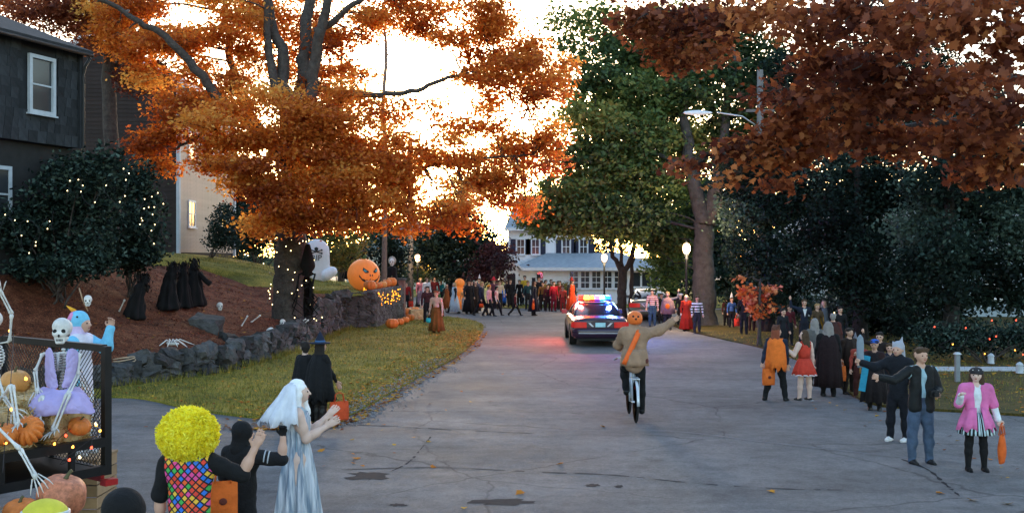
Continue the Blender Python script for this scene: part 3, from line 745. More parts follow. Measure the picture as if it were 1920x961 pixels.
# ---- centre right: tall green tree with a grey trunk
GY = 46
b_ = Vector((P(1318, 600, GY).x, GY, .05))
gp_ = [(1130, 40, 60, 40, 2, .6), (1080, 90, 50, 30, 2, .5), (1060, 40, 40, 30, 3, .5), (1180, 100, 70, 50, 1), (1260, 60, 70, 60, 2), (1350, 60, 60, 60, 2), (1120, 150, 65, 40, 0), (1080, 200, 40, 26, 0, .6), (1200, 180, 75, 50, 0), (1290, 170, 70, 50, 0), (1370, 170, 60, 60, 0),
    (1110, 230, 70, 40, -1), (1190, 260, 75, 45, -1), (1280, 270, 60, 50, 1), (1360, 260, 60, 60, 1), (1090, 290, 60, 36, -1), (1140, 320, 75, 40, -1), (1220, 340, 60, 40, -1), (1060, 350, 55, 34, -1), (1120, 390, 80, 38, -1), (1200, 400, 60, 34, -1), (1020, 400, 55, 26, 0), (1040, 425, 50, 16, 0), (1110, 425, 60, 18, 0), (1180, 430, 45, 22, 0),
    (1240, 430, 50, 45, 3), (1250, 500, 40, 50, 4), (1300, 420, 40, 60, 4), (1420, 120, 60, 70, 2), (1440, 220, 60, 60, 2), (1150, 432, 45, 14, 3), (1205, 436, 45, 16, 3), (1250, 450, 40, 26, 3), (1160, 210, 60, 40, 3), (1240, 220, 60, 50, 3), (1230, 120, 70, 50, 4), (1330, 110, 60, 60, 4), (1170, 300, 70, 50, 3), (1250, 340, 60, 50, 3)]
gl = [([P(1318, 420, GY), P(1300, 330, GY), P(1285, 220, GY), P(1270, 100, GY)], .42, .12), ([P(1325, 420, GY), P(1345, 340, GY), P(1360, 230, GY), P(1380, 100, GY)], .40, .12), ([P(1310, 330, GY), P(1230, 290, GY - 1), P(1130, 270, GY - 1)], .16, .04), ([P(1330, 420, GY), P(1348, 380, GY - 1), P(1352, 300, GY - 1)], .2, .06)]
tree('green_tree', 'tall green shade tree with thick grey forked trunk beside the striped shirt', b_, [b_ - Vector((0, 0, .2)), P(1320, 540, GY), P(1318, 480, GY), P(1320, 415, GY)], .58, .42, gl, px_pads(gp_, GY, dz=.8), GREEN, .25, barkg, 1.3, up=.3, spread=.3, n=14)
# small multi-stemmed tree before the white house
SY = 52; b_ = Vector((P(1165, 590, SY).x, SY, 0))
tree('street_tree', 'small forked street tree standing behind the police car', b_, [b_, P(1165, 560, SY), P(1168, 520, SY), P(1168, 500, SY)], .26, .22,
     [([P(1168, 515, SY), P(1150, 480, SY), P(1138, 440, SY), P(1125, 410, SY)], .15, .06), ([P(1168, 515, SY), P(1165, 470, SY), P(1160, 430, SY)], .12, .05), ([P(1168, 515, SY), P(1185, 480, SY), P(1195, 440, SY), P(1215, 400, SY)], .17, .06), ([P(1185, 590, SY), P(1184, 520, SY), P(1188, 470, SY)], .14, .08)],
     px_pads([(1040, 415, 60, 24), (1100, 400, 70, 34), (1170, 400, 70, 34), (1230, 410, 60, 34), (1010, 380, 40, 30), (1150, 360, 80, 30), (1080, 365, 60, 30), (1000, 420, 30, 14), (1120, 425, 50, 14), (1220, 440, 40, 16)], SY), OLIVE, .2, barkm, .7, spread=.25)

# ---- right: dark evergreens over the hedge
EY = 35
M('black_bark', (.02, .018, .017), rough=.95, var=.4, scale=5, bump=1, bscale=14, dist=.05)
def evergreen(label, x, d, pads, seed_r=.3):
    X = (x - 960) / F * d; b_ = Vector((X, d, .05))
    tree('evergreen_tree', label, b_, [b_ - Vector((0, 0, .1)), b_ + Vector((.1, 0, 2)), b_ + Vector((0, 0, 5)), b_ + Vector((0, 0, 8))], seed_r, .1, [], px_pads(pads, d, dz=.8), DARK, .17, MATS['black_bark'], 1.0, up=.3, spread=.26, group='dark evergreens on the right')
evergreen('dark evergreen nearest the grey forked trunk with one red sprig', 1440, 42, [(1400, 330, 60, 50), (1460, 300, 60, 60), (1390, 400, 50, 45), (1450, 390, 60, 50), (1510, 360, 50, 60), (1400, 470, 45, 40), (1460, 470, 60, 40), (1520, 450, 50, 50), (1410, 520, 40, 22, 0, .6), (1440, 500, 36, 60, -1.5), (1440, 570, 34, 30, -1.5), (1480, 530, 50, 26), (1500, 250, 50, 50), (1380, 300, 30, 40), (1440, 570, 50, 30, 3), (1500, 580, 50, 30, 3), (1390, 560, 30, 26, 3)])
evergreen('middle dark evergreen behind the waving man in the suit', 1610, 38, [(1560, 300, 60, 60), (1630, 280, 70, 60), (1600, 370, 70, 60), (1670, 350, 60, 60), (1560, 430, 60, 50), (1640, 440, 70, 50), (1560, 510, 60, 40), (1640, 520, 70, 40), (1590, 570, 60, 30, 2), (1670, 570, 50, 30, 2), (1610, 480, 40, 60, -1.5), (1615, 560, 36, 40, -1.5), (1600, 220, 70, 50), (1580, 610, 50, 26, 2), (1640, 610, 55, 26, 2), (1690, 600, 40, 30, 2), (1720, 480, 50, 60)])
evergreen('broad dark evergreen over the red lit hedge at the right edge', 1780, 33, [(1740, 330, 65, 60), (1820, 320, 70, 60), (1900, 340, 65, 60), (1730, 420, 65, 55), (1810, 410, 75, 60), (1890, 430, 70, 60), (1740, 500, 65, 45), (1820, 490, 70, 45), (1900, 510, 60, 50), (1720, 560, 50, 30, 1, .6), (1780, 460, 46, 60, -1.5), (1785, 540, 46, 44, -1.5), (1800, 250, 70, 50), (1900, 250, 60, 50), (1960, 420, 60, 70), (1790, 560, 60, 26, 1, .8), (1860, 550, 50, 30, 1, .8), (1920, 570, 50, 30, 1, .8), (1760, 600, 50, 20, 2), (1700, 610, 40, 26, 3)])
evergreen('tall dark evergreen seen between the russet boughs top right', 1600, 46, [(1480, 150, 60, 60), (1560, 130, 60, 70), (1650, 120, 70, 70), (1740, 140, 70, 70), (1830, 180, 70, 70), (1520, 220, 50, 50), (1640, 210, 70, 50), (1740, 230, 70, 50)], .35)

# ---- trees along the far side of the street
def far_tree(label, x, d, yb, pads, leafm, ls=.3, dens=.75, name='far_tree', bark=None, group='trees down the street'):
    X = (x - 960) / F * d; b_ = Vector((X, d, .03)); ymin = min(q[1] for q in pads)
    tree(name, label, b_, [b_, P(x, (ymin + 480) / 2 + 40, d), P(x, ymin + 20, d)], .25, .1, [], px_pads(pads, d, dz=.8), leafm, ls, bark, dens, spread=.3, group=group)
far_tree('dark dense tree behind the lit globe lamps', 850, 66, 0, [(850, 400, 55, 35), (820, 440, 50, 34), (880, 440, 52, 34), (850, 480, 60, 26), (900, 470, 36, 30), (860, 510, 60, 16), (810, 480, 34, 30)], CONI, .26, .9)
far_tree('blue green conifer left of the utility pole', 728, 60, 0, [(730, 425, 30, 22), (725, 455, 38, 22), (730, 485, 45, 22), (725, 515, 46, 18), (735, 405, 18, 16)], CONI, .2, .9, 'conifer_tree')
far_tree('dark red leaved tree left of the white house', 925, 62, 0, [(930, 470, 32, 22), (915, 500, 40, 20), (945, 490, 22, 20), (920, 520, 40, 12)], PURPLE, .2, .8)
far_tree('pale green tree behind the inflatable tombstone', 640, 64, 0, [(640, 440, 40, 26), (610, 460, 30, 24), (665, 470, 30, 22), (630, 480, 40, 20), (600, 440, 30, 26), (680, 440, 30, 26)], OLIVE, .24, .7)
far_tree('olive tree right of the utility pole', 790, 80, 0, [(790, 470, 30, 26), (780, 500, 40, 22), (815, 500, 30, 20), (800, 520, 40, 12), (770, 440, 26, 24)], OLIVE, .26, .6)
far_tree('bluish pine behind the maple fork', 640, 78, 0, [(500, 60, 50, 60, 0, .5), (520, 130, 50, 50, 0, .5), (640, 190, 40, 50, 0, .5), (640, 130, 30, 50, 0, .4), (650, 260, 50, 50, 0, .5), (640, 330, 60, 50), (560, 330, 60, 60), (620, 390, 70, 40)], CONI, .3, .5, 'pine_tree')
far_tree('dark tree behind the sunroom end of the white house', 1255, 72, 0, [(1250, 440, 50, 50), (1260, 510, 46, 40), (1290, 480, 40, 60), (1300, 400, 50, 50), (1275, 560, 36, 24)], CONI, .3, .9)
for i, (x, d) in enumerate(((60, 75), (260, 82), (420, 88), (1360, 80), (1500, 84), (1650, 80), (1800, 78), (1950, 76), (980, 130), (1100, 125), (740, 120), (870, 125))):
    h_ = 200 if d < 100 else 100
    far_tree(['dark wooded tree behind the grey shingled house', 'dark tree behind the shaded gable', 'dark tree behind the beige clapboard house', 'dark tree behind the grey forked trunk', 'dark tree behind the orange leaf post', 'dark tree behind the man in the suit', 'dark tree behind the hedge of red lights', 'dark tree beyond the right edge of the hedge',
              'hazy tree beyond the blue grey roof', 'hazy tree beyond the white house roof', 'hazy tree beyond the left end of the street', 'hazy tree beyond the globe lamps'][i], x, d, 0,
             [(x + RND.uniform(-70, 70), 480 - h_ * q + 40, 75, 55) for q in (.0, .1, .25, .35, .5, .62, .75, .9)] if d < 100 else [(x + RND.uniform(-50, 50), 480 - h_ * q + 10, 50, 30) for q in (0, .15, .3, .5)], CONI if i % 2 else DARK, .38, .6, group='trees closing the background')

# ---- shrubs
def shrub(label, pads, d, leafm, ls, x, dens=.9, name='shrub', zb=None, group=None, spread=.16):
    X = (x - 960) / F * d; zb = bank_z(X, d) if zb is None else zb; b_ = Vector((X, d, zb))
    t = thing(name, label, 'shrub', b_, 0, group); mb = MB()
    pp = px_pads(pads, d, jit=.8, dz=.9); allp = []
    for c, r, w_ in pp:
        limb(mb, [Vector((RND.gauss(0, .15), RND.gauss(0, .15), -.1)), (c - b_) * .5 + Vector((0, 0, .1)), c - b_], .04, .012, 3, .03, 5)
        area = (r[0] * r[1] + r[0] * r[2] + r[1] * r[2]) * PI / 3 * 2
        allp.append(pad_pts(c - b_, r, int(area * 2.6 / (ls * ls * .32) * dens * w_), 10, spread, .45))
    tag(mb.build('stems', barkm, t), kind='stuff'); p = np.concatenate(allp); V, Fc, tt = leaf_cloud(p, ls, 'kite', .3)
    tag(link('foliage', mesh_np('foliage', V, Fc, leafm, tt), t), kind='stuff'); return t
shrub('large dark rhododendron with fairy lights below the shingled house', [(60, 440, 60, 50), (140, 400, 60, 60), (100, 470, 70, 36), (170, 460, 50, 44), (150, 330, 50, 50), (90, 380, 50, 50), (20, 470, 50, 40), (190, 380, 45, 50), (30, 420, 50, 50), (200, 310, 40, 40), (110, 330, 40, 34), (110, 500, 60, 26), (170, 496, 40, 24), (50, 505, 50, 24)], 27.5, DARK, .14, 110)
shrub('rounded dark shrub with fairy lights beside the shaded gable', [(240, 420, 45, 45), (270, 390, 40, 40), (230, 470, 50, 34), (280, 440, 30, 40), (215, 350, 45, 45), (260, 340, 40, 40), (255, 480, 50, 18), (235, 495, 44, 18), (275, 478, 30, 18)], 31, DARK, .14, 245)
shrub('low dark shrub at the top of the mulch bank', [(120, 500, 50, 22), (60, 500, 40, 24), (180, 498, 34, 18)], 27.0, DARK, .12, 120)
shrub('dark clipped yew before the beige clapboard house', [(415, 430, 26, 34), (425, 450, 26, 20), (400, 452, 16, 14), (418, 400, 18, 22)], 49, CONI, .14, 400)
shrub('dark yew hedge between the beige house and the maple', [(465, 445, 36, 30), (500, 430, 40, 40), (450, 425, 26, 34), (535, 440, 36, 34), (480, 405, 40, 34), (520, 400, 40, 34), (570, 445, 30, 30)], 52, CONI, .15, 485)
shrub('pale green bush behind the inflatable pumpkin', [(625, 480, 26, 18), (640, 495, 24, 14), (655, 470, 20, 16)], 55, OLIVE, .14, 635)
shrub('long dark hedge strung with red lights on the right lawn', [(1745 + 38 * i, 630 + 6 * (i % 2), 36, 34) for i in range(7)], 29.5, DARK, .12, 1850, zb=.05)
shrub('golden bush before the white house porch', [(1040, 548, 22, 12), (1060, 545, 18, 10), (1050, 538, 16, 9)], 61, OLIVE, .14, 1048, zb=.05)
# ================================================================== BUILDINGS
whitep = M('white_paint', (.72, .72, .72), rough=.6, var=.08, scale=4)
bluewhite = M('weathered_white', (.42, .46, .50), rough=.7, var=.12, scale=5)
dglass = glass('window_glass', (.03, .035, .04), .14)
def win(parent, loc, rz, w, h, frame=None, cols=1, rows=2, trim=.09, shut=None, depth=.05):
    """window in a wall that faces local -Y when rz = 0; loc = centre of the opening on the wall face"""
    frame = frame or whitep
    mb = MB()
    for s in (-1, 1):
        mb.box((s * (w / 2 + trim / 2), -depth / 2, 0), (trim, depth, h + 2 * trim))
        mb.box((0, -depth / 2, s * (h / 2 + trim / 2)), (w, depth, trim))
    for i in range(1, cols): mb.box((-w / 2 + w * i / cols, -.018, 0), (.035, .03, h))
    for i in range(1, rows): mb.box((0, -.022, -h / 2 + h * i / rows), (w, .036, .045))
    f = mb.build('window', frame, parent, smooth=False); f.location = loc; f.rotation_euler = (0, 0, rz)
    pm = MB(); pw, ph = w / cols - .002, h / rows - .002; pm.box((0, 0, 0), (pw, .012, ph)); me = pm.mesh('pane', dglass, False)
    for i in range(cols):
        for j in range(rows):
            link('pane', me, f, loc=(-w / 2 + (i + .5) * w / cols, -.004 - .006 * (j % 2), -h / 2 + (j + .5) * h / rows))
    mb = MB(); mb.box((0, -.06, -h / 2 - trim - .02), (w + 2 * trim + .1, .12, .045)); mb.build('sill', frame, f, smooth=False)
    if shut:
        for s in (-1, 1):
            mb = MB(); x0 = s * (w / 2 + trim + .2); mb.box((x0, -.02, 0), (.34, .035, h + trim))
            for k in range(7): mb.box((x0, -.042, -h / 2 + h * (k + .5) / 7), (.26, .012, h / 9))
            mb.build('shutter', shut, f, smooth=False)
    return f
roofm = M('roof_shingle', (.026, .027, .029), rough=.9, var=.35, scale=5, bump=.7, bscale=20)
roofb = M('blue_grey_roof', (.28, .31, .34), rough=.85, var=.2, scale=4, bump=.4, bscale=20)

# ---- grey shingled house at the left edge
shm = M('grey_shingle', (.024, .027, .031), rough=.9, var=.35, scale=3, bump=.7, bscale=14, rnd=.4)
HA = thing('shingled_house', 'dark grey shingled house with white framed upper window at the left edge', 'house', (-12.4, 29.4, 2.2), -.338)
dkm = M('dark_siding', (.02, .02, .02), var=.25, scale=3, bump=.3)
mb = MB(); mb.box((-4.15, -5, 1.9), (7.7, 10, 4.6)); mb.build('lower_wall', dkm, HA, smooth=False)
mb = MB(); mb.box((-4.02, -5, 5.35), (7.9, 10, 2.7)); mb.build('upper_wall', shm, HA, smooth=False)
sm_ = []
for w_ in (.2, .26, .33):
    q = MB(); q.box((0, 0, 0), (.03, w_ - .012, .32), (0, .085, 0)); sm_.append((w_, q.mesh('shingle', shm, False)))
cnt = 0
for r_ in range(10):
    y = 0.0 - RND.uniform(0, .1); z = 4.02 + r_ * .265 + .145
    while y > -5.2 and cnt < 300:
        w_, me = RND.choice(sm_); yc = y - w_ / 2
        if not (-2.12 < yc < -.76 and 4.72 < z < 6.6) :
            link('shingle', me, HA, loc=(-.055 + RND.uniform(0, .012), yc, z + RND.uniform(-.012, .012))); cnt += 1
        y -= w_
mb = MB(); mb.box((-.03, .0, 5.35), (.16, .12, 2.7)); mb.build('corner_board', shm, HA, smooth=False)
win(HA, (-.035, -1.44, 5.58), PI / 2, .74, 1.40, bluewhite, 1, 2, .10, depth=.09)
win(HA, (-.29, -2.75, 2.55), PI / 2, .86, 1.3, bluewhite, 2, 2, .1)
mb = MB(); mb.add([(.32, -11, 6.62), (.32, .18, 6.62), (-4.05, .18, 8.3), (-4.05, -11, 8.3), (.32, -11, 6.78), (.32, .18, 6.78), (-4.05, .18, 8.46), (-4.05, -11, 8.46)], [(0, 1, 2, 3), (7, 6, 5, 4), (0, 4, 5, 1), (1, 5, 6, 2), (2, 6, 7, 3), (3, 7, 4, 0)])
mb.add([(-8.42, -11, 6.62), (-8.42, .18, 6.62), (-4.05, .18, 8.3), (-4.05, -11, 8.3), (-8.42, -11, 6.78), (-8.42, .18, 6.78), (-4.05, .18, 8.47), (-4.05, -11, 8.47)], [(3, 2, 1, 0), (4, 5, 6, 7), (1, 5, 4, 0), (2, 6, 5, 1), (0, 4, 7, 3)])
mb.build('roof', roofm, HA, smooth=False)
mb = MB(); mb.prism([(-8, 6.7), (-.1, 6.7), (-4.05, 8.2)], -.2, -.05); mb.build('gable', shm, HA, smooth=False)
mb = MB(); mb.tube([(.3, -11, 6.66), (.3, .18, 6.66)], .05, 8); mb.build('gutter', M('black_metal', (.015, .015, .017), rough=.5), HA)
mb = MB(); mb.tube([(.28, .1, 6.6), (.1, .08, 6.35), (.06, .06, 6.1), (.06, .06, 3.2), (.06, .06, 1)], .045, 8); mb.build('downspout', MATS['black_metal'], HA)

# ---- beige clapboard house, its gable end coloured dark for shade
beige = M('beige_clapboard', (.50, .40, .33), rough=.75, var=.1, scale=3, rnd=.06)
brown = M('shaded_clapboard', (.032, .024, .022), rough=.9, var=.25, scale=3, rnd=.12)  # shade of the gable end put into a darker board colour
HB = thing('gabled_house', 'house with gable end darkened as shade and beige clapboard street side behind the maple', 'house', (-16.3, 50, 3.3))
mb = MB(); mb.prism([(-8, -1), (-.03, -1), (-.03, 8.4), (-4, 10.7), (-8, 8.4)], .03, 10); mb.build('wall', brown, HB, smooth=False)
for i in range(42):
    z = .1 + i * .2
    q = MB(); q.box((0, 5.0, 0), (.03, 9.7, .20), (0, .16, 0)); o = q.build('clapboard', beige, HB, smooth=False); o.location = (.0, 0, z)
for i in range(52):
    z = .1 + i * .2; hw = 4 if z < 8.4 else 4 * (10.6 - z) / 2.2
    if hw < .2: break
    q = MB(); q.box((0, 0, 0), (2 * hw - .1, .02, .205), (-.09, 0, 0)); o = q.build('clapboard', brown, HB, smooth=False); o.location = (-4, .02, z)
for y in (.0, 10.0):
    mb = MB(); mb.box((.02, y, 4), (.16, .22, 8.4)); mb.build('corner_board', bluewhite, HB, smooth=False)
for s in (-1, 1):
    x1 = -4 + s * 4.5; z1 = 8.4 - .29
    a = [(-4, -.4, 10.72), (x1, -.4, z1), (x1, 10.4, z1), (-4, 10.4, 10.72)]
    mb = MB(); mb.add(a + [(p[0], p[1], p[2] + .16) for p in a], [(0, 1, 2, 3), (7, 6, 5, 4), (0, 4, 5, 1), (1, 5, 6, 2), (2, 6, 7, 3), (3, 7, 4, 0)]); mb.build('roof', roofb, HB, smooth=False)
    mb = MB(); mb.beam((-4, -.43, 10.68), (x1, -.43, z1 - .04), .05, .26); mb.build('rake_board', whitep, HB, smooth=False)
    mb = MB(); mb.beam((x1 + s * .03, -.4, z1), (x1 + s * .03, 10.4, z1), .05, .2); mb.build('fascia', whitep, HB, smooth=False)
win(HB, (.035, 2.0, 1.95), PI / 2, .95, 1.2, whitep, 2, 2); win(HB, (.035, 5.2, 5.4), PI / 2, .95, 1.3, whitep, 2, 2); win(HB, (.035, 7.8, 1.95), PI / 2, .95, 1.3, whitep, 2, 2); win(HB, (.035, 2.0, 5.4), PI / 2, .95, 1.3, whitep, 1, 2)

# ---- white house closing the street
WY = 66; pw_ = F / WY
def wx(x): return (x - 960) / pw_
def wz(y): return CAM_H - (y - 480.5) / pw_
HW = thing('white_house', 'pale two storey house with glazed sunroom porch at the end of the street', 'house', (4.5, WY, 0)); hx = -4.5
pale = M('pale_siding', (.82, .81, .82), rough=.75, var=.08, scale=3)
dshut = M('dark_shutter', (.02, .025, .05), rough=.6)
mb = MB(); mb.box(((wx(955) + wx(1240)) / 2 + hx, 3, wz(503) / 2), (wx(1240) - wx(955), 6, wz(503))); mb.build('porch_wall', pale, HW, smooth=False)
mb = MB(); mb.box(((wx(952) + wx(1115)) / 2 + hx, 6.5, 2.5), (wx(1115) - wx(952), 7, 5)); mb.build('upper_wall', pale, HW, smooth=False)
for k in range(26):
    q = MB(); q.box((0, 0, 0), (wx(1115) - wx(952), .02, .1), (-.1, 0, 0)); o = q.build('clapboard', pale, HW, smooth=False); o.location = ((wx(952) + wx(1115)) / 2 + hx, 2.985, 2.5 + k * .097)
e0, e1, ez = wx(965) + hx, wx(1246) + hx, wz(501)
mb = MB(); vs = [(e0, -.5, ez), (e1, -.5, ez), (e1, 6, ez), (e0, 6, ez), (e0 + 2.2, 3.0, ez + .95), (e1 - 2.6, 3.0, ez + .95)]
mb.add(vs, [(0, 1, 5, 4), (1, 2, 5), (2, 3, 4, 5), (3, 0, 4), (3, 2, 1, 0)]); mb.build('porch_roof', roofb, HW, smooth=False)
mb = MB(); mb.box(((e0 + e1) / 2, -.48, ez - .1), (e1 - e0 + .06, .1, .2)); mb.box((e1, 2.7, ez - .1), (.1, 6.3, .2)); mb.build('eave_board', whitep, HW, smooth=False)
m0, m1 = wx(945) + hx, wx(1122) + hx
mb = MB(); vs = [(m0, 2.5, 5.0), (m1, 2.5, 5.0), (m1, 10.5, 5.0), (m0, 10.5, 5.0), (m0 + 1.0, 6.5, 7.4), (m1 - 1.0, 6.5, 7.4)]
mb.add(vs, [(0, 1, 5, 4), (1, 2, 5), (2, 3, 4, 5), (3, 0, 4), (3, 2, 1, 0)]); rf = mb.build('main_roof', roofb, HW, smooth=False)
mb = MB(); mb.box(((m0 + m1) / 2, 2.48, 4.92), (m1 - m0, .1, .18)); mb.build('eave_board', whitep, HW, smooth=False)
for x in (1076, 1097, 1118, 1139, 1160): win(HW, (wx(x) + hx, -.002, 1.6), 0, .52, 1.05, whitep, 2, 3, .08)
for x in (1193, 1211, 1228): win(HW, (wx(x) + hx, -.002, 1.62), 0, .5, .9, whitep, 1, 1, .06)
for x in (1013,): win(HW, (wx(x) + hx, -.002, 1.6), 0, .35, 1.0, whitep, 1, 2, .06)
for x, s_ in ((977, 1), (1006, 1), (1066, 1), (1100, 1)): win(HW, (wx(x) + hx, 2.96, 3.75), 0, .46, .95, whitep, 2, 2, .08, dshut)
for x in (1066, 1174): mb = MB(); mb.box((wx(x) + hx, -.04, 1.1), (.16, .1, 2.2)); mb.build('pilaster', whitep, HW, smooth=False)
ge = MB(); x0, x1 = wx(946) + hx, wx(972) + hx; ge.prism([(x0, 0), (x1, 0), (x1, 2.3), ((x0 + x1) / 2, 2.95), (x0, 2.3)], -1.4, 0); ge.build('entry_porch', pale, HW, smooth=False)
for s in (-1, 1):
    xc = (x0 + x1) / 2; q = MB(); q.beam((xc, -.75, 3.02), (xc + s * .7, -.75, 2.25), 1.7, .1, up=(0, 0, 1)); q.build('entry_roof', whitep, HW, smooth=False)
dr = MB(); dr.box(((x0 + x1) / 2, -1.41, 1.0), (.5, .05, 2.0)); dr = dr.build('door', M('dark_door', (.03, .025, .03)), HW, smooth=False)
mb = MB(); mb.ell(((x0 + x1) / 2 + .17, -1.46, 1.0), .03, 8, 6); mb.build('handle', M('brass', (.6, .45, .2), rough=.3, metal=1), dr)
mb = MB(); mb.box((wx(1210) + hx, -.02, .22), (1.6, .04, .3)); mb.build('basement_window', dglass, HW, smooth=False)
# house glimpsed through the evergreens on the right
HR = thing('blue_house', 'bluish sided house glimpsed through the evergreens on the right', 'house', (22, 52, 0))
bl = M('bluish_siding', (.28, .34, .38), var=.1)
mb = MB(); mb.box((0, 4, 1.6), (16, 8, 3.2)); mb.build('wall', bl, HR, smooth=False)
mb = MB(); mb.prism([(-8.4, 3.2), (8.4, 3.2), (5, 5.4), (-5, 5.4)], -.4, 8.4); mb.build('roof', roofb, HR, smooth=False)
for x in (-5.5, -1.5, 2.5, 6): win(HR, (x, 0, 1.7), 0, 1, 1.3, whitep, 2, 2)
# house beyond the lamps on the left
HL = thing('yellow_house', 'pale house with grey roof beyond the globe lamps down the street', 'house', (-9.5, 96, 0))
mb = MB(); mb.box((0, 4, 1.8), (12, 8, 3.6)); mb.build('wall', M('cream_siding', (.6, .55, .45), var=.08), HL, smooth=False)
mb = MB(); mb.prism([(-6.4, 3.6), (6.4, 3.6), (0, 6.6)], -.4, 8.4); mb.build('roof', roofb, HL, smooth=False)
for x in (-4.2, -1.4, 1.4, 4.2): win(HL, (x, 0, 1.9), 0, .9, 1.3, whitep, 2, 2)

# ================================================================== STREET FURNITURE
blackm = M('lamp_black', (.02, .022, .025), rough=.45, metal=.6)
globe_on = M('lit_globe', (.9, .8, .6), emit='#ffa850', es=.42)
def globe_lamp(label, x, d, zt, power=140):
    X = (x - 960) / F * d
    t = thing('street_lamp', label, 'street lamp', (X, d, 0), 0, 'globe street lamps')
    mb = MB(); mb.lathe([(.16, 0), (.16, .12), (.11, .25), (.09, .5), (.055, .7), (.05, zt - .45), (.08, zt - .38), (.05, zt - .34), (.12, zt - .22), (.12, zt - .19)], 14); mb.build('post', blackm, t)
    mb = MB(); mb.lathe([(.10, zt - .19), (.15, zt - .1), (.175, zt + .03), (.15, zt + .16), (.09, zt + .24), (.001, zt + .26)], 16); mb.build('globe', globe_on, t)
    mb = MB(); mb.lathe([(.09, zt + .235), (.06, zt + .29), (.02, zt + .33), (.001, zt + .40)], 12); mb.build('finial', blackm, t)
    pl_ = bpy.data.lights.new('lamp_light', 'POINT'); pl_.energy = power; pl_.color = (1, .72, .42); pl_.shadow_soft_size = .18
    po = bpy.data.objects.new('lamp_light', pl_); COL.objects.link(po); po.parent = t; po.location = (0, -.3, zt)
globe_lamp('lit globe lamp post rising behind the police car roof', 1133, 56, 3.0)
globe_lamp('lit globe lamp post left of the grey forked trunk', 1287, 43, 3.41)
globe_lamp('nearer lit globe lamp right of the utility pole', 783, 63, 2.98, 50)
globe_lamp('smaller farther lit globe lamp right of the utility pole', 804, 80, 2.55, 50)
wood = M('pole_wood', (.16, .145, .14), rough=.95, var=.35, scale=4, bump=.7, bscale=20)
up = thing('utility_pole', 'plain grey wooden utility pole among the crowd on the left', 'utility pole', (-6.35, 64, 0))
mb = MB(); mb.tube([(0, 0, -.2), (0, 0, 5), (0, 0, 10.5)], [.2, .17, .14], 12); mb.build('shaft', wood, up)
mb = MB(); mb.beam((-1.1, 0, 9.8), (1.1, 0, 9.8), .1, .12); mb.build('crossarm', wood, up, smooth=False)
up2 = thing('utility_pole', 'weathered utility pole with street light arm among the right hand trees', 'utility pole', (10.66, 44, 0))
mb = MB(); mb.tube([(0, 0, -.2), (0, 0, 6), (0, 0, 11.1)], [.19, .16, .13], 12); mb.build('shaft', wood, up2)
mb = MB(); mb.tube([(0, 0, 8.6), (-.8, -.1, 9.1), (-1.9, -.2, 9.25)], .035, 8); mb.build('lamp_arm', M('galvanised', (.5, .52, .54), rough=.45, metal=.7), up2)
mb = MB(); mb.lathe([(.001, -.78), (.10, -.7), (.17, -.35), (.19, .05), (.13, .45), (.07, .72), (.001, .78)], 14, (-2.72, -.25, 9.23), 1, .55, rot=(0, PI / 2, 0)); mb.v = [(-2.72 + (x + 2.72) * .8, -.25 + (y + .25) * .75, 9.23 + (z - 9.23) * .6) for x, y, z in mb.v]; mb.build('lamp_head', M('pale_metal', (.62, .66, .70), rough=.4), up2)
mb = MB(); mb.beam((-.6, 0, 9.35), (.6, 0, 9.35), .1, .12); mb.build('crossarm', wood, up2, smooth=False)
mb = MB()
for k in (-.1, .1): mb.box((0, -.2, 8.4), (.3, .25, .5))
wire = M('wire', (.02, .02, .022), rough=.6)
for i, (a, b_, lab) in enumerate(((Vector((10.6, 44, 9.45)), Vector((-6.3, 64, 9.9)), 'thin dark overhead cable crossing the street from the light pole'), (Vector((10.6, 44, 8.6)), Vector((4, 57, 8.0)), 'thin dark overhead cable beneath the street light'))):
    pts = [a.lerp(b_, t / 14) - Vector((0, 0, .8 * 4 * (t / 14) * (1 - t / 14))) for t in range(15)]
    mb = MB(); mb.tube(pts, .016, 5); tag(mb.build('overhead_cable', wire), lab, 'cable', 'overhead cables')

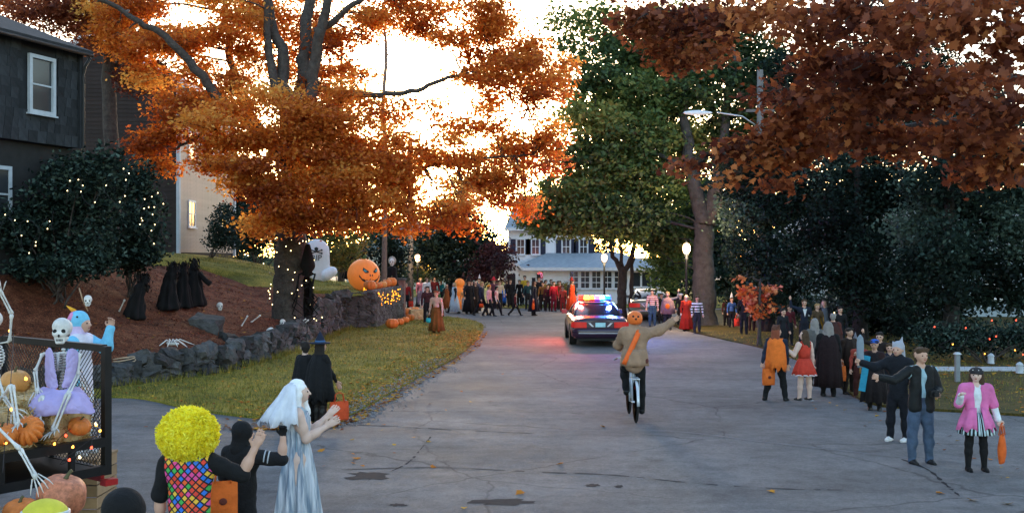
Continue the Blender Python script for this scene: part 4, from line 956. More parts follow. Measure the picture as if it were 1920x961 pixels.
# ================================================================== CARS
def car(name, label, loc, rz, paint, police=False, cat='car', group=None):
    t = thing(name, label, cat, loc, rz, group)
    st = [(0.0, .86, .34, .90), (.05, .94, .30, .955), (.25, .975, .27, .985), (.7, .985, .25, 1.00), (1.2, .985, .24, 1.02), (2.6, .985, .23, 1.00), (4.0, .98, .23, .985), (4.8, .96, .25, .90), (5.25, .90, .30, .80), (5.38, .80, .36, .70)]
    mb = MB(); rings = []
    for (y, w, zb, zs) in st:
        half = [(w * .86, zb), (w * .955, zb + .10), (w * .985, zb + .28), (w, .60), (w * .985, .72), (w * .955, zs - .07), (w * .88, zs - .015), (w * .5, zs + .012), (0, zs + .02)]
        ring = [(x, y, z) for x, z in half] + [(-x, y, z) for x, z in half[-2::-1]]; rings.append(ring)
    vs = [p for r in rings for p in r]; k = len(rings[0]); fs = []
    for i in range(len(rings) - 1):
        for j in range(k - 1): fs.append((i * k + j, i * k + j + 1, (i + 1) * k + j + 1, (i + 1) * k + j))
        fs.append((i * k + k - 1, i * k, (i + 1) * k, (i + 1) * k + k - 1))
    fs.append(tuple(reversed(range(k)))); fs.append(tuple((len(rings) - 1) * k + j for j in range(k)))
    mb.add(vs, fs); body = mb.build('body', paint, t, auto=.7)
    # greenhouse: lofted glass with painted roof and pillars
    lv = [(1.0, 1.00, 4.12, .83), (1.18, 1.36, 3.78, .76), (1.34, 1.74, 3.38, .675), (1.415, 2.02, 3.08, .60)]
    mb = MB(); vs = []; 
    for z, ya, yb, w in lv: vs += [(-w * .93, ya, z), (w * .93, ya, z), (w, ya + .25, z), (w, yb - .25, z), (w * .92, yb, z), (-w * .92, yb, z), (-w, yb - .25, z), (-w, ya + .25, z)]
    fs = []
    for i in range(3):
        for j in range(8): fs.append((i * 8 + j, i * 8 + (j + 1) % 8, (i + 1) * 8 + (j + 1) % 8, (i + 1) * 8 + j))
    mb.add(vs, fs); mb.build('glass', M('car_glass', (.02, .02, .028), rough=.08, var=.05, spec=.5), t)
    mb = MB(); mb.lathe([(1, 0), (.97, .03), (.8, .055), (.4, .07), (.001, .075)], 28, (0, 2.55, 1.405), .61, .60, fn=lambda a, i: 1 / max(abs(math.cos(a)) ** 4 + abs(math.sin(a)) ** 4, .2) ** .25); mb.build('roof', paint, t)
    for s in (-1, 1):
        for ya, yt in ((1.06, 2.05), (4.06, 3.1), (2.62, 2.6)):
            mb = MB(); mb.tube([(s * .815, ya if ya != 2.62 else 2.62, 1.0), (s * .745, ya + (yt - ya) * .45, 1.2), (s * .605, yt, 1.42)], [.05, .045, .04], 6); mb.build('pillar', paint, t)
        mb = MB(); mb.box((s * 1.04, 3.75, 1.03), (.2, .1, .15)); mb.build('mirror', paint, t, smooth=False)
        mb = MB(); mb.lathe([(.001, 0), (.17, 0), (.2, .02), (.2, .03)], 10, (0, 0, 0)); 
    tyre = M('tyre', (.018, .018, .018), rough=.9); rim = M('rim', (.25, .25, .26), rough=.4, metal=.8)
    for s in (-1, 1):
        for y in (1.25, 4.15):
            w = thing('wheel', None, None); w.parent = t; w.location = (s * .86, y, .335); w.rotation_euler = (0, s * PI / 2, 0)
            for k_ in ('label', 'category'):
                if k_ in w: del w[k_]
            mb = MB(); mb.lathe([(.2, -.11), (.31, -.115), (.335, -.08), (.335, .08), (.31, .125), (.22, .125), (.2, .1)], 28); mb.build('tyre', tyre, w)
            mb = MB(); mb.lathe([(.001, .085), (.06, .10), (.1, .085), (.17, .095), (.215, .12), (.22, .105)], 24); mb.build('rim', rim, w)
        for y in (1.25, 4.15):
            mb = MB(); mb.lathe([(.40, 0), (.395, .012), (.33, .012)], 28, (s * .978, y, .36), rot=(0, s * PI / 2, 0)); mb.build('wheel_arch', tyre, t)
    # rear end
    bumper = M('bumper_' + paint.name, paint.node_tree.nodes['Hue/Saturation/Value'].inputs['Color'].default_value[:3], rough=.25, coat=.5, var=.05)
    V_ = [(-.93, .02, 0), (-.6, -.07, 0), (0, -.09, 0), (.6, -.07, 0), (.93, .02, 0), (.965, .3, 0)]; V_ = [(-.965, .3, 0)] + V_
    mb = MB(); pr = [(0, .36), (-.03, .40), (-.045, .55), (-.02, .62), (0, .63)]
    vs = [(x * (1 + (-dy) * .1), y + dy, z) for (x, y, _) in V_ for dy, z in pr]; fs = [(i * 5 + j, (i + 1) * 5 + j, (i + 1) * 5 + j + 1, i * 5 + j + 1) for i in range(len(V_) - 1) for j in range(4)]
    mb.add(vs, fs); mb.build('rear_bumper', bumper, t)
    mb = MB(); mb.box((0, -.14, .49), (1.5, .012, .035)); mb.build('bumper_strip', M('strip_grey', (.35, .33, .36), rough=.4), t, smooth=False)
    tl = M('tail_light', (.30, .010, .012), rough=.25, emit=(1, .05, .04), es=.035)
    for s in (-1, 1):
        mb = MB(); mb.add([(s * .47, -.03, .665), (s * .90, -.005, .665), (s * 1.0, .16, .68), (s * .985, .16, .86), (s * .88, -.005, .87), (s * .47, -.03, .86)], [(0, 1, 4, 5), (1, 2, 3, 4)] if s > 0 else [(5, 4, 1, 0), (4, 3, 2, 1)]); mb.build('tail_light', tl, t)
        mb = MB(); mb.prism([(s * .22, .70), (s * .34, .83), (s * .42, .83), (s * .28, .70)], -.035, .02); mb.build('reversing_light', M('clear_lamp', (.6, .58, .62), rough=.2), t, smooth=False)
    mb = MB(); mb.box((0, -.025, .765), (.34, .02, .15)); mb.build('number_plate', M('plate_blue', (.35, .60, .66), rough=.5), t, smooth=False)
    mb = MB(); mb.tube([(.55, -.06, .30), (.55, .3, .30)], .04, 8); mb.build('exhaust', rim, t)
    mb = MB(); mb.box((0, .6, .26), (1.5, 1.1, .08)); mb.build('underbody', tyre, t, smooth=False)
    if police:
        lb = MB(); lb.box((0, 2.5, 1.505), (1.18, .30, .045)); lb = lb.build('light_bar', blackm, t, smooth=False)
        for i, (x, c, e) in enumerate(((-.49, '#ff1404', 2.4), (-.29, '#ff9424', 2.6), (-.09, '#ff4a20', 2.0), (.10, '#9a40ff', 1.4), (.29, '#40d0ff', 2.6), (.49, '#0838ff', 3.0))):
            mb = MB(); mb.box((x, 2.5, 1.60), (.185, .28, .14), taper=.82); mb.build('lamp', M('beacon%d' % i, lin(c), rough=.2, var=0, emit=c, es=e), lb, smooth=False)
        for x, c, e in ((-.75, (1, .12, .08), 120), (.75, (.10, .22, 1), 100)):
            d_ = bpy.data.lights.new('beacon_light', 'POINT'); d_.energy = e; d_.color = c; d_.shadow_soft_size = .12
            o = bpy.data.objects.new('beacon_light', d_); COL.objects.link(o); o.parent = t; o.location = (x, 2.5, 1.9)
    return t
navy = M('police_navy', (.026, .012, .030), rough=.34, coat=.25, var=.05, spec=.4)
car('police_car', 'dark police sedan with flashing red and blue roof lights driving up the road', (3.02, 35.0, 0), 0, navy, True)
car('parked_car', 'pale green parked car beyond the cyclist at the right kerb', (6.6, 49.0, 0), -.12, M('pale_green_paint', (.10, .115, .085), rough=.3, coat=.5, var=.05), False)
# ================================================================== PROPS
pumpm = M('pumpkin_skin', (.62, .17, .03), rough=.5, var=.2, scale=4, rnd=.18, bump=.2)
pumpp = M('pale_pumpkin_skin', (.60, .28, .08), rough=.5, var=.15, scale=4, rnd=.1)
pumpk = M('black_pumpkin_skin', (.03, .045, .045), rough=.4)
stemm = M('pumpkin_stem', (.10, .09, .045), rough=.9)
PM = {}
def pumpkin(label, loc, r, sq=.78, tilt=(0, 0, 0), skin=None, ribs=9, group='pumpkins', cat='pumpkin', depth=.10, name='pumpkin'):
    skin = skin or pumpm; key = (sq, ribs, skin.name, depth)
    if key not in PM:
        mb = MB(); fn = lambda a, i: 1 - depth * abs(math.cos(a * ribs / 2)) ** 6
        prof = []
        for i in range(15):
            th = PI * i / 14; prof.append((max(math.sin(th) ** .85, 1e-4) * (1 if 0 < i < 14 else 1), -math.cos(th) * sq * (1 - .18 * math.exp(-(math.sin(th) / .35) ** 2))))
        mb.lathe(prof, ribs * 6, fn=fn)
        st = MB(); st.tube([(0, 0, sq * .72), (.02, .01, sq * .9), (.1, .03, sq * 1.12), (.18, .04, sq * 1.22)], [.15, .09, .075, .09], 7)
        PM[key] = (mb.mesh('body', skin), st.mesh('stem', stemm))
    t = thing(name, label, cat, Vector(loc), 0, group); t.rotation_euler = tilt; t.scale = (r, r, r)
    up_ = Euler(tilt).to_matrix()
    link('body', PM[key][0], t, loc=(0, 0, sq * .92)); link('stem', PM[key][1], t, loc=(0, 0, sq * .92)); return t
# ---- hay
haym = M('hay', (.52, .38, .20), rough=.95, var=.35, scale=10, bump=1, bscale=60)
strawm = leafmat('straw', ['#6d4d24', '#94703a', '#b8945a', '#cfb47e'], .15)
def hay_bale(label, loc, size, rz, n_=900, group='hay bales', wild=.07):
    t = thing('hay_bale', label, 'hay bale', loc, rz, group); L, D, H = size
    bm = bmesh.new(); bmesh.ops.create_cube(bm, size=1); bmesh.ops.subdivide_edges(bm, edges=bm.edges[:], cuts=5, use_grid_fill=True)
    for v in bm.verts:
        c = v.co.copy(); q = max(abs(c.x), abs(c.y), abs(c.z)); f = 1 - .05 * (abs(c.x) > .4) - .05 * (abs(c.z) > .4)
        v.co = Vector((c.x * L * (1 - .04 * (abs(c.z) > .45)), c.y * D * (1 - .06 * (abs(c.z) > .45)), (c.z + .5) * H)) + Vector((RND.gauss(0, .008), RND.gauss(0, .008), RND.gauss(0, .006)))
        v.co.z = max(v.co.z, 0)
    me = bpy.data.meshes.new('bale'); bm.to_mesh(me); bm.free(); me.materials.append(haym); link('bale', me, t)
    p = NR.uniform(-.5, .5, (n_, 3)); ax_ = NR.integers(0, 3, n_); sg = np.where(NR.uniform(size=n_) < .5, -.5, .5)
    p[np.arange(n_), ax_] = sg; p = p * np.array([L, D, H]) * .98 + np.array([0, 0, H / 2])
    d = NR.normal(size=(n_, 3)); d /= np.linalg.norm(d, axis=1)[:, None]; d[np.arange(n_), ax_] = np.abs(d[np.arange(n_), ax_]) * .35 * np.sign(sg); s = np.cross(d, NR.normal(size=(n_, 3))); s /= np.linalg.norm(s, axis=1)[:, None]
    ln = NR.uniform(.5, 1.6, n_)[:, None] * wild; w = .0045
    V = np.stack([p - d * ln - s * w, p - d * ln + s * w, p + d * ln + s * w + np.array([0, 0, -.01]), p + d * ln - s * w + np.array([0, 0, -.01])], 1); V[:, :, 2] = np.maximum(V[:, :, 2], .002)
    tag(link('straw', mesh_np('straw', V.reshape(-1, 3), np.arange(n_ * 4).reshape(-1, 4), strawm, np.repeat(NR.uniform(0, 1, n_), 4)), t), kind='stuff')
    for k in (-.25, .25):
        mb = MB(); mb.tube([(k * L, -D * .505, .02), (k * L, -D * .5, H * 1.0), (k * L, D * .5, H * 1.0), (k * L, D * .505, .02)], .006, 5); mb.build('twine', M('twine', (.45, .35, .2)), t)
    return t
# ---- string lights
def bulb_mat(name, c, es): return M(name, lin(c), var=0, emit=c, es=es)
B_WARM = bulb_mat('bulb_warm', '#ffe0a0', 1.1); B_RED = bulb_mat('bulb_red', '#ff4a30', .8); B_AMB = bulb_mat('bulb_amber', '#ff9a3a', 1.1)
bulb_me = {}
def string_lights(label, pts, bulbs, mats, r=.022, wr=.006, cat='string lights', wire_m=None):
    t = thing('string_lights', label, cat, Vector(pts[0]), 0, 'light strings'); o = Vector(pts[0])
    mb = MB(); mb.tube([Vector(p) - o for p in pts], wr, 4); mb.build('wire', wire_m or wire, t)
    for i, b_ in enumerate(bulbs):
        m_ = mats[i % len(mats)]; key = (m_.name, r)
        if key not in bulb_me:
            q = MB(); q.lathe([(.001, -1), (.55, -.8), (.95, -.2), (.8, .4), (.4, .9), (.35, 1.2), (.001, 1.2)], 8); q.v = [tuple(c * r for c in v) for v in q.v]; bulb_me[key] = q.mesh('bulb', m_)
        link('bulb', bulb_me[key], t, loc=Vector(b_) - o, rot=(RND.uniform(-.6, .6), RND.uniform(-.6, .6), 0))
    return t
def path_bulbs(pts, step):
    out = []; acc = 0
    for a, b_ in zip(pts[:-1], pts[1:]):
        L = (b_ - a).length; s = step - acc
        while s < L:
            if RND.random() < .6: out.append(a.lerp(b_, s / L) + Vector((RND.gauss(0, step * .25), RND.gauss(0, step * .1), RND.gauss(0, step * .25))))
            s += step
        acc = (acc + L) % step
    return out
def px_string(label, px, d, step, mats, r=.022, jit=.12, sag=0):
    c = catmull([P(x, y, d + RND.uniform(-jit, jit)) for x, y in px], 6); return string_lights(label, c, path_bulbs(c, step), mats, r)
px_string('warm fairy lights draped over the left of the large rhododendron', [(-5, 440), (15, 400), (30, 440), (42, 470), (38, 420), (60, 415), (75, 440), (55, 470), (85, 410), (95, 430), (100, 395)], 25.9, .26, [B_WARM], .014)
px_string('warm fairy lights hung high across the rhododendron', [(125, 385), (130, 345), (150, 335), (155, 370), (175, 385), (190, 355), (205, 370), (222, 380), (238, 345), (228, 310), (245, 330)], 25.9, .26, [B_WARM], .014)
px_string('dense warm fairy lights on the rounded shrub by the shaded gable', [(255, 395), (268, 380), (285, 365), (305, 360), (312, 375), (290, 385), (265, 400), (270, 420), (285, 405), (300, 395), (295, 420), (280, 440), (288, 455), (270, 430), (262, 410)], 28.9, .2, [B_WARM], .015)
# round the maple trunk
tr = []
for k in range(150):
    a = k * .34; z = 1.35 + 2.55 * k / 150 + .10 * math.sin(k * .9); rr = .70 if z > 1.7 else .70 + (1.7 - z) * .5
    y_ = interp(z, [.7, 4], [0, 1]); tr.append(Vector((-7.82 + rr * math.cos(a), 36 + rr * math.sin(a), z)))
string_lights('small warm lights wound round the maple trunk', tr, path_bulbs(tr, .36), [B_WARM], .018, .008)
rr_ = [Vector((-7.85 + 1.15 * math.cos(a), 36 + 1.0 * math.sin(a), .95 + .08 * math.sin(5 * a))) for a in np.linspace(PI * .95, PI * 2.1, 20)]
string_lights('ring of warm lights round the maple root flare', rr_, path_bulbs(rr_, .3), [B_WARM], .018, .008)
# red lights on the right hedge
for j, (lab, px) in enumerate((('red lights along the left part of the right hedge', [(1745, 625), (1758, 600), (1772, 612), (1780, 590), (1800, 600), (1795, 625), (1775, 640), (1760, 648), (1800, 650), (1815, 630)]),
        ('red lights along the middle part of the right hedge', [(1820, 605), (1835, 615), (1850, 600), (1860, 620), (1845, 640), (1830, 630), (1855, 650), (1870, 630), (1865, 605)]),
        ('red lights along the far right part of the hedge', [(1880, 600), (1895, 610), (1910, 600), (1918, 625), (1900, 630), (1890, 645), (1912, 655), (1920, 670), (1905, 665)]))):
    px_string(lab, px, 28.2, .42, [B_RED, B_RED, B_AMB], .02)
px_string('faint warm lights in the dark trees behind the parade crowd', [(1560, 590), (1575, 585), (1585, 595), (1600, 588), (1612, 600), (1590, 605), (1570, 600), (1605, 580), (1620, 592)], 35.4, .6, [B_WARM], .02)

# ================================================================== TRAILER FLOAT
TC = Vector((-4.16, 10.5, 0)); TRZ = math.radians(143.13)
tr_ = thing('trailer', 'black mesh sided trailer float loaded with hay, pumpkins and skeletons', 'trailer', TC, TRZ)
blk_ = M('black_steel', (.018, .018, .02), rough=.4, metal=.5, var=.2)
def tl(x, y, z=0):                           # trailer coordinates -> world
    c, s = math.cos(TRZ), math.sin(TRZ); return Vector((TC.x + x * c - y * s, TC.y + x * s + y * c, z))
g = MB()
for a, b_ in (((0, 0, .87), (0, 0, 2.18)), ((2.1, 0, .87), (2.1, 0, 2.18))): g.beam(a, b_, .075, .075, up=(0, 1, 0))
for z in (.90, 2.16): g.beam((.04, 0, z), (2.06, 0, z), .07, .07)
g.beam((1.05, 0, .93), (1.05, 0, 2.13), .04, .04, up=(0, 1, 0))
gate = g.build('tail_gate', blk_, tr_, smooth=False)
g = MB()
for k in range(54):
    x = -.5 + k * .06
    for s in (-1, 1):
        x0 = x if s > 0 else 2.1 - x; x1 = x0 + s * 1.2; z0, z1 = .93, 2.13
        t0, t1 = 0, 1
        for _ in range(1):
            if s > 0: t0 = max(0, (.04 - x0) / 1.2); t1 = min(1, (2.06 - x0) / 1.2)
            else: t0 = max(0, (x0 - 2.06) / 1.2); t1 = min(1, (x0 - .04) / 1.2)
        if t1 > t0: g.tube([(x0 + s * 1.2 * t0, .006 * s, z0 + 1.2 * t0), (x0 + s * 1.2 * t1, .006 * s, z0 + 1.2 * t1)], .0045, 4, cap=False)
tag(g.build('wire_mesh', blk_, gate), kind='stuff')
g = MB(); g.box((1.05, 2.1, 1.225), (2.1, 4.0, .05)); g.build('deck', M('deck_board', (.09, .07, .05), var=.3), tr_, smooth=False)
for z in (1.215, .93):
    g = MB(); g.beam((-.04, .04, z), (-.04, 4.2, z), .07, .09); g.build('side_rail', blk_, tr_, smooth=False)
for y in (.4, 1.1, 2.9, 3.8):
    g = MB(); g.beam((-.04, y, .97), (-.04, y, 1.17), .05, .05, up=(0, 1, 0)); g.build('side_post', blk_, tr_, smooth=False)
g = MB(); g.box((1.05, 2.1, .90), (1.9, 4.0, .10)); g.build('chassis', blk_, tr_, smooth=False)
g = MB(); pf = [(-.26, 1.9 + .52 * math.cos(a), .42 + .52 * math.sin(a)) for a in np.linspace(0, PI, 13)]
for a, b_ in zip(pf[:-1], pf[1:]): g.beam(a, b_, .34, .02, up=(0, (a[1] + b_[1]) / 2 - 1.9, (a[2] + b_[2]) / 2 - .42))
g.build('mudguard', blk_, tr_)
g = MB(); g.lathe([(.2, -.1), (.38, -.1), (.42, -.06), (.42, .06), (.38, .1), (.2, .1)], 24, (-.26, 1.9, .42), rot=(0, -PI / 2, 0)); wh = g.build('wheel', M('tyre'), tr_)
g = MB(); g.lathe([(.001, .07), (.08, .1), (.2, .08)], 18, (-.26, 1.9, .42), rot=(0, -PI / 2, 0)); g.build('rim', M('rim'), wh)
g = MB(); g.box((-.05, .0, .80), (.1, .14, .06)); g.box((.35, -.02, .82), (.5, .04, .08)); g.build('tail_lamp', M('trailer_red', (.4, .02, .02), rough=.3), tr_, smooth=False)
hay_bale('hay bale under the purple robed skeleton on the trailer', tl(.52, .42, 1.25), (.95, .46, .42), TRZ + .15, 2200)
hay_bale('hay bale at the trailer edge behind the ribbed pumpkin', tl(.35, 1.15, 1.25), (.5, .9, .36), TRZ - .1, 2200)
hay_bale('hay bale topped by the smooth round pumpkin', tl(1.35, .55, 1.25), (1.0, .5, .52), TRZ + .1, 1500)
hay_bale('hay bale at the front of the trailer near the left edge', tl(.5, 2.2, 1.25), (.5, .9, .42), TRZ, 1500)
hay_bale('ragged hay bale standing on the ground beside the trailer', tl(-.72, 2.0, 0), (.85, .55, .98), TRZ + .3, 2200, wild=.1)
pumpkin('smooth round orange pumpkin on the rear hay bale', P(30, 738, 10.75), .15, .9, (.1, 0, 0), pumpp, 8, depth=.03)
pumpkin('deep ribbed orange pumpkin lying tipped towards the road on the hay', P(58, 815, 9.75), .15, .72, (.95, .1, 0), None, 14, depth=.22)
pumpkin('small orange pumpkin half buried in hay by the trailer corner', P(146, 812, 10.2), .11, .8, (.2, .3, 0), None, 9)
pumpkin('orange pumpkin wedged at the left edge of the trailer hay', P(8, 830, 9.5), .13, .75, (.3, 0, 0), None, 9)
pumpkin('tiny orange pumpkin behind the ribbed one on the hay', P(95, 742, 10.55), .07, .8)
pumpkin('large bruised orange pumpkin held by the long bony arm', P(108, 965, 9.2), .215, .92, (.15, .2, .4), M('bruised_pumpkin', (.48, .17, .09), rough=.5, var=.5, scale=5), 7)
pumpkin('orange pumpkin at the bottom left corner beside the trailer', P(42, 985, 8.9), .16, .8, (.2, 0, 0), None, 9)
b2 = thing('bundle', 'yellow bundle with grey reflective band at the bottom left corner', 'bundle', P(85, 990, 8.6))
mb = MB(); mb.ell((0, 0, .1), (.2, .16, .15), 20, 12); mb.build('sack', M('hi_vis_yellow', (.62, .55, .05), rough=.7), b2)
mb = MB(); mb.lathe([(.195, .09), (.203, .10), (.20, .15), (.185, .155)], 24, sy=.82); mb.build('band', M('reflective_grey', (.5, .55, .58), rough=.4), b2)
tpts = catmull([P(95, 850, 9.95), P(110, 822, 10.05), P(130, 805, 10.1), P(150, 790, 10.15), P(170, 800, 10.2), P(185, 790, 10.25), P(180, 815, 10.25), P(160, 830, 10.1), P(140, 845, 10.0), P(120, 860, 9.9), P(115, 870, 9.9), P(150, 850, 10.0), P(172, 845, 10.1), P(172, 830, 10.2), P(180, 740, 10.35)], 6)
string_lights('tangle of red and amber lights on the trailer corner', tpts, path_bulbs(tpts, .12), [B_AMB, B_RED, B_WARM, B_AMB, B_RED], .014, .004)
lp = catmull([P(0, 632, 11.5), P(20, 622, 11.3), P(25, 640, 11.2), P(15, 780, 9.6), P(10, 820, 9.4), P(5, 885, 9.0)], 6)
string_lights('amber lights trailing down the left edge of the float', lp, path_bulbs(lp, .3), [B_AMB], .018, .004)

# ---- skeletons
bone = M('bone', (.58, .57, .55), rough=.6, var=.25, scale=12)
bdark = M('bone_hollow', (.02, .02, .02), rough=1)
def skull(t, c, yaw=0, s=1.0, pitch=0):
    mt = Euler((pitch, 0, yaw)).to_matrix(); L = lambda v: Vector(c) + mt @ (Vector(v) * s)
    q = [(L((0, .015, .02)), L((0, -.015, .03)), .080 * s, .078 * s, 0), (L((-.03, -.06, -.025)), L((.03, -.06, -.025)), .036 * s, .036 * s, 0), (L((-.03, -.055, -.07)), L((.03, -.055, -.07)), .022 * s, .022 * s, 0), (L((-.045, -.01, -.07)), L((-.02, -.06, -.1)), .014 * s, .016 * s, 0), (L((.045, -.01, -.07)), L((.02, -.06, -.1)), .014 * s, .016 * s, 0), (L((-.02, -.065, -.1)), L((.02, -.065, -.1)), .018 * s, .018 * s, 0)]
    ex = MB()
    for sx in (-1, 1): ex.ell(L((sx * .034, -.083, -.008)), (.021 * s, .014 * s, .022 * s), 10, 7, 1)
    ex.ell(L((0, -.095, -.045)), (.010 * s, .008 * s, .014 * s), 8, 6, 1)
    for k in range(5): ex.box(L((-.024 + .012 * k, -.08, -.083)), (.004 * s, .012 * s, .02 * s), mt, 1)
    return sdf_obj('skull', q, [bone, bdark], t, .008 * s, .012 * s, ex)
def bone_tube(t, name, a, b_, r=.013, pair=False):
    a = Vector(a); b_ = Vector(b_); d = (b_ - a).normalized(); sd_ = d.cross(Vector((0, 1, .2))).normalized() * r * .9; mb = MB()
    for o in ((-1, 1) if pair else (0,)):
        A, B_ = a + sd_ * o, b_ + sd_ * o
        mb.tube([A, A.lerp(B_, .07), A.lerp(B_, .2), A.lerp(B_, .5), A.lerp(B_, .8), A.lerp(B_, .93), B_], [r * .9, r * 1.5, r * .85, r * .75, r * .85, r * 1.5, r * .9] if not pair else [r * .7, r * .9, r * .6, r * .55, r * .6, r * .9, r * .7], 7)
    return mb.build(name, bone, t)
def bone_hand(t, c, d, name='hand', n_=5, L=.16):
    d = Vector(d).normalized(); s = d.cross(Vector((0, 1, .1))).normalized(); h = None; mb = MB(); mb.ell(c, (.025, .02, .03), 8, 6); h = mb.build(name, bone, t)
    for k in range(n_):
        q = MB(); o = (k - (n_ - 1) / 2) * .018; a = Vector(c) + s * o; b_ = a + (d * L * (.6 if k == 0 else 1) + s * o * 2.2)
        q.tube([a, a.lerp(b_, .35), a.lerp(b_, .45), a.lerp(b_, .7), b_ + Vector((0, 0, -.015))], [.006, .005, .008, .0055, .003], 5); q.build('finger', bone, h)
def skeleton(label, base, J, skull_yaw=0, skull_pitch=0, s=1.0, group='skeletons'):
    """J: joint name -> world point"""
    base = Vector(base); t = thing('skeleton', label, 'skeleton', base, 0, group); L = {k: Vector(v) - base for k, v in J.items()}
    if 'skull' in L: skull(t, L['skull'], skull_yaw, 1.15 * s, skull_pitch)
    if 'neck' in L and 'hip' in L:
        a, b_ = L['neck'], L['hip']; mb = MB(); n_ = 16
        for i in range(n_): q = a.lerp(b_, i / (n_ - 1)); mb.ell(q + Vector((0, .02 + .03 * math.sin(i / n_ * PI * 2), 0)), (.02, .022, .014), 8, 5)
        tag(mb.build('spine', bone, t), kind='stuff')
        ctr = a.lerp(b_, .28); mb = MB(); mb.tube([ctr + Vector((0, -.09, .1)), ctr + Vector((0, -.105, -.08))], [.016, .010], 6); mb.build('breastbone', bone, t)
        for i in range(8):
            z = a.lerp(b_, .06 + .055 * i); w = .09 + .055 * math.sin((i + 1) / 9 * PI)
            for sd_ in (-1, 1):
                pts = [z + Vector((sd_ * w * math.sin(u), .05 - .13 * (1 - math.cos(u)) * .55, -.05 * u / 2.6)) for u in np.linspace(.15, 2.6 if i < 6 else 1.7, 9)]
                q = MB(); q.tube(pts, .0085, 5); q.build('rib', bone, t)
        q = [(b_ + Vector((-.09, 0, .04)), b_ + Vector((-.05, 0, -.05)), .04, .03, 0, .6, (0, 1, 0)), (b_ + Vector((.09, 0, .04)), b_ + Vector((.05, 0, -.05)), .04, .03, 0, .6, (0, 1, 0)), (b_ + Vector((-.06, 0, 0)), b_ + Vector((.06, 0, 0)), .03, .03, 0)]
        sdf_obj('pelvis', q, [bone], t, .012)
        if 'sL' in L and 'sR' in L:
            for k in ('sL', 'sR'): bone_tube(t, 'collar_bone', L['neck'] + Vector((0, -.05, -.03)), L[k], .009)
    for c_ in 'LR':
        if 's' + c_ in L and 'e' + c_ in L: bone_tube(t, 'upper_arm', L['s' + c_], L['e' + c_], .016 * s)
        if 'e' + c_ in L and 'w' + c_ in L:
            bone_tube(t, 'forearm', L['e' + c_], L['w' + c_], .015 * s, True); bone_hand(t, L['w' + c_], L['w' + c_] - L['e' + c_])
        if 'h' + c_ in L and 'k' + c_ in L: bone_tube(t, 'thigh_bone', L['h' + c_], L['k' + c_], .02 * s)
        if 'k' + c_ in L and 'a' + c_ in L:
            bone_tube(t, 'shin', L['k' + c_], L['a' + c_], .018 * s, True); bone_hand(t, L['a' + c_], Vector((.1, -1, -.3)), 'foot', 5, .13)
    return t
sk = skeleton('seated skeleton in a torn lilac robe on the trailer hay', tl(.4, .4, 1.67), dict(skull=P(117, 618, 10.3), neck=P(117, 655, 10.38), hip=P(115, 738, 10.45), sL=P(80, 662, 10.35), eL=P(66, 695, 10.3), wL=P(70, 732, 10.2), sR=P(150, 662, 10.35), eR=P(146, 702, 10.3), wR=P(129, 736, 10.1),
    hL=P(100, 742, 10.4), kL=P(78, 745, 10.0), aL=P(72, 790, 9.95), hR=P(130, 742, 10.4), kR=P(128, 738, 9.95), aR=P(100, 806, 9.9)), .1)
lil = M('lilac_cloth', (.40, .33, .58), rough=.85, var=.15, scale=5)
b0 = tl(.4, .4, 1.67)
def loc_(v): return Vector(v) - b0
def crumple(o, strength, size):
    tx = bpy.data.textures.new('folds', 'CLOUDS'); tx.noise_scale = size; tx.noise_depth = 2
    d_ = o.modifiers.new('folds', 'DISPLACE'); d_.texture = tx; d_.strength = strength; d_.mid_level = .5; d_.texture_coords = 'GLOBAL'
def sheet(name, rows, mat, parent, thick=.008, jag=0):
    V = [p for r in rows for p in r]; k = len(rows[0]); mb = MB()
    mb.add(V, [(i * k + j, i * k + j + 1, (i + 1) * k + j + 1, (i + 1) * k + j) for i in range(len(rows) - 1) for j in range(k - 1)])
    o = mb.build(name, mat, parent); md = o.modifiers.new('thick', 'SOLIDIFY'); md.thickness = thick; md.offset = 0
    sb = o.modifiers.new('sub', 'SUBSURF'); sb.levels = 3; sb.render_levels = 3; crumple(o, .05, .09); return o
def pl_rows(rows, d): return [[loc_(P(x, y, d + dd)) for x, y, dd in r] for r in rows]
sheet('robe', pl_rows([[(84, 655, 0), (92, 650, -.1), (100, 655, -.13)], [(85, 680, 0), (94, 678, -.14), (102, 680, -.17)], [(84, 705, 0), (95, 702, -.13), (106, 706, -.18)], [(85, 725, .02), (98, 728, -.16), (112, 730, -.2)]], 10.35), lil, sk)
sheet('robe', pl_rows([[(124, 655, -.13), (136, 650, -.1), (148, 656, 0)], [(123, 678, -.18), (136, 676, -.15), (148, 680, 0)], [(122, 705, -.19), (134, 703, -.15), (146, 706, 0)], [(112, 730, -.2), (128, 727, -.17), (142, 725, .02)]], 10.35), lil, sk)
sheet('robe_skirt', pl_rows([[(82, 722, .1), (98, 728, -.15), (112, 731, -.22), (128, 727, -.18), (146, 722, .1)], [(72, 732, 0), (90, 736, -.30), (112, 746, -.30), (134, 734, -.34), (158, 732, 0)], [(62, 744, -.12), (78, 742, -.42), (104, 762, -.34), (142, 742, -.44), (168, 746, -.12)], [(54, 760, -.2), (70, 762, -.46), (96, 772, -.38), (148, 764, -.46), (176, 764, -.16)], [(48, 772, -.22), (64, 786, -.44), (84, 776, -.36), (156, 774, -.42), (184, 776, -.18)]], 10.35), lil, sk)
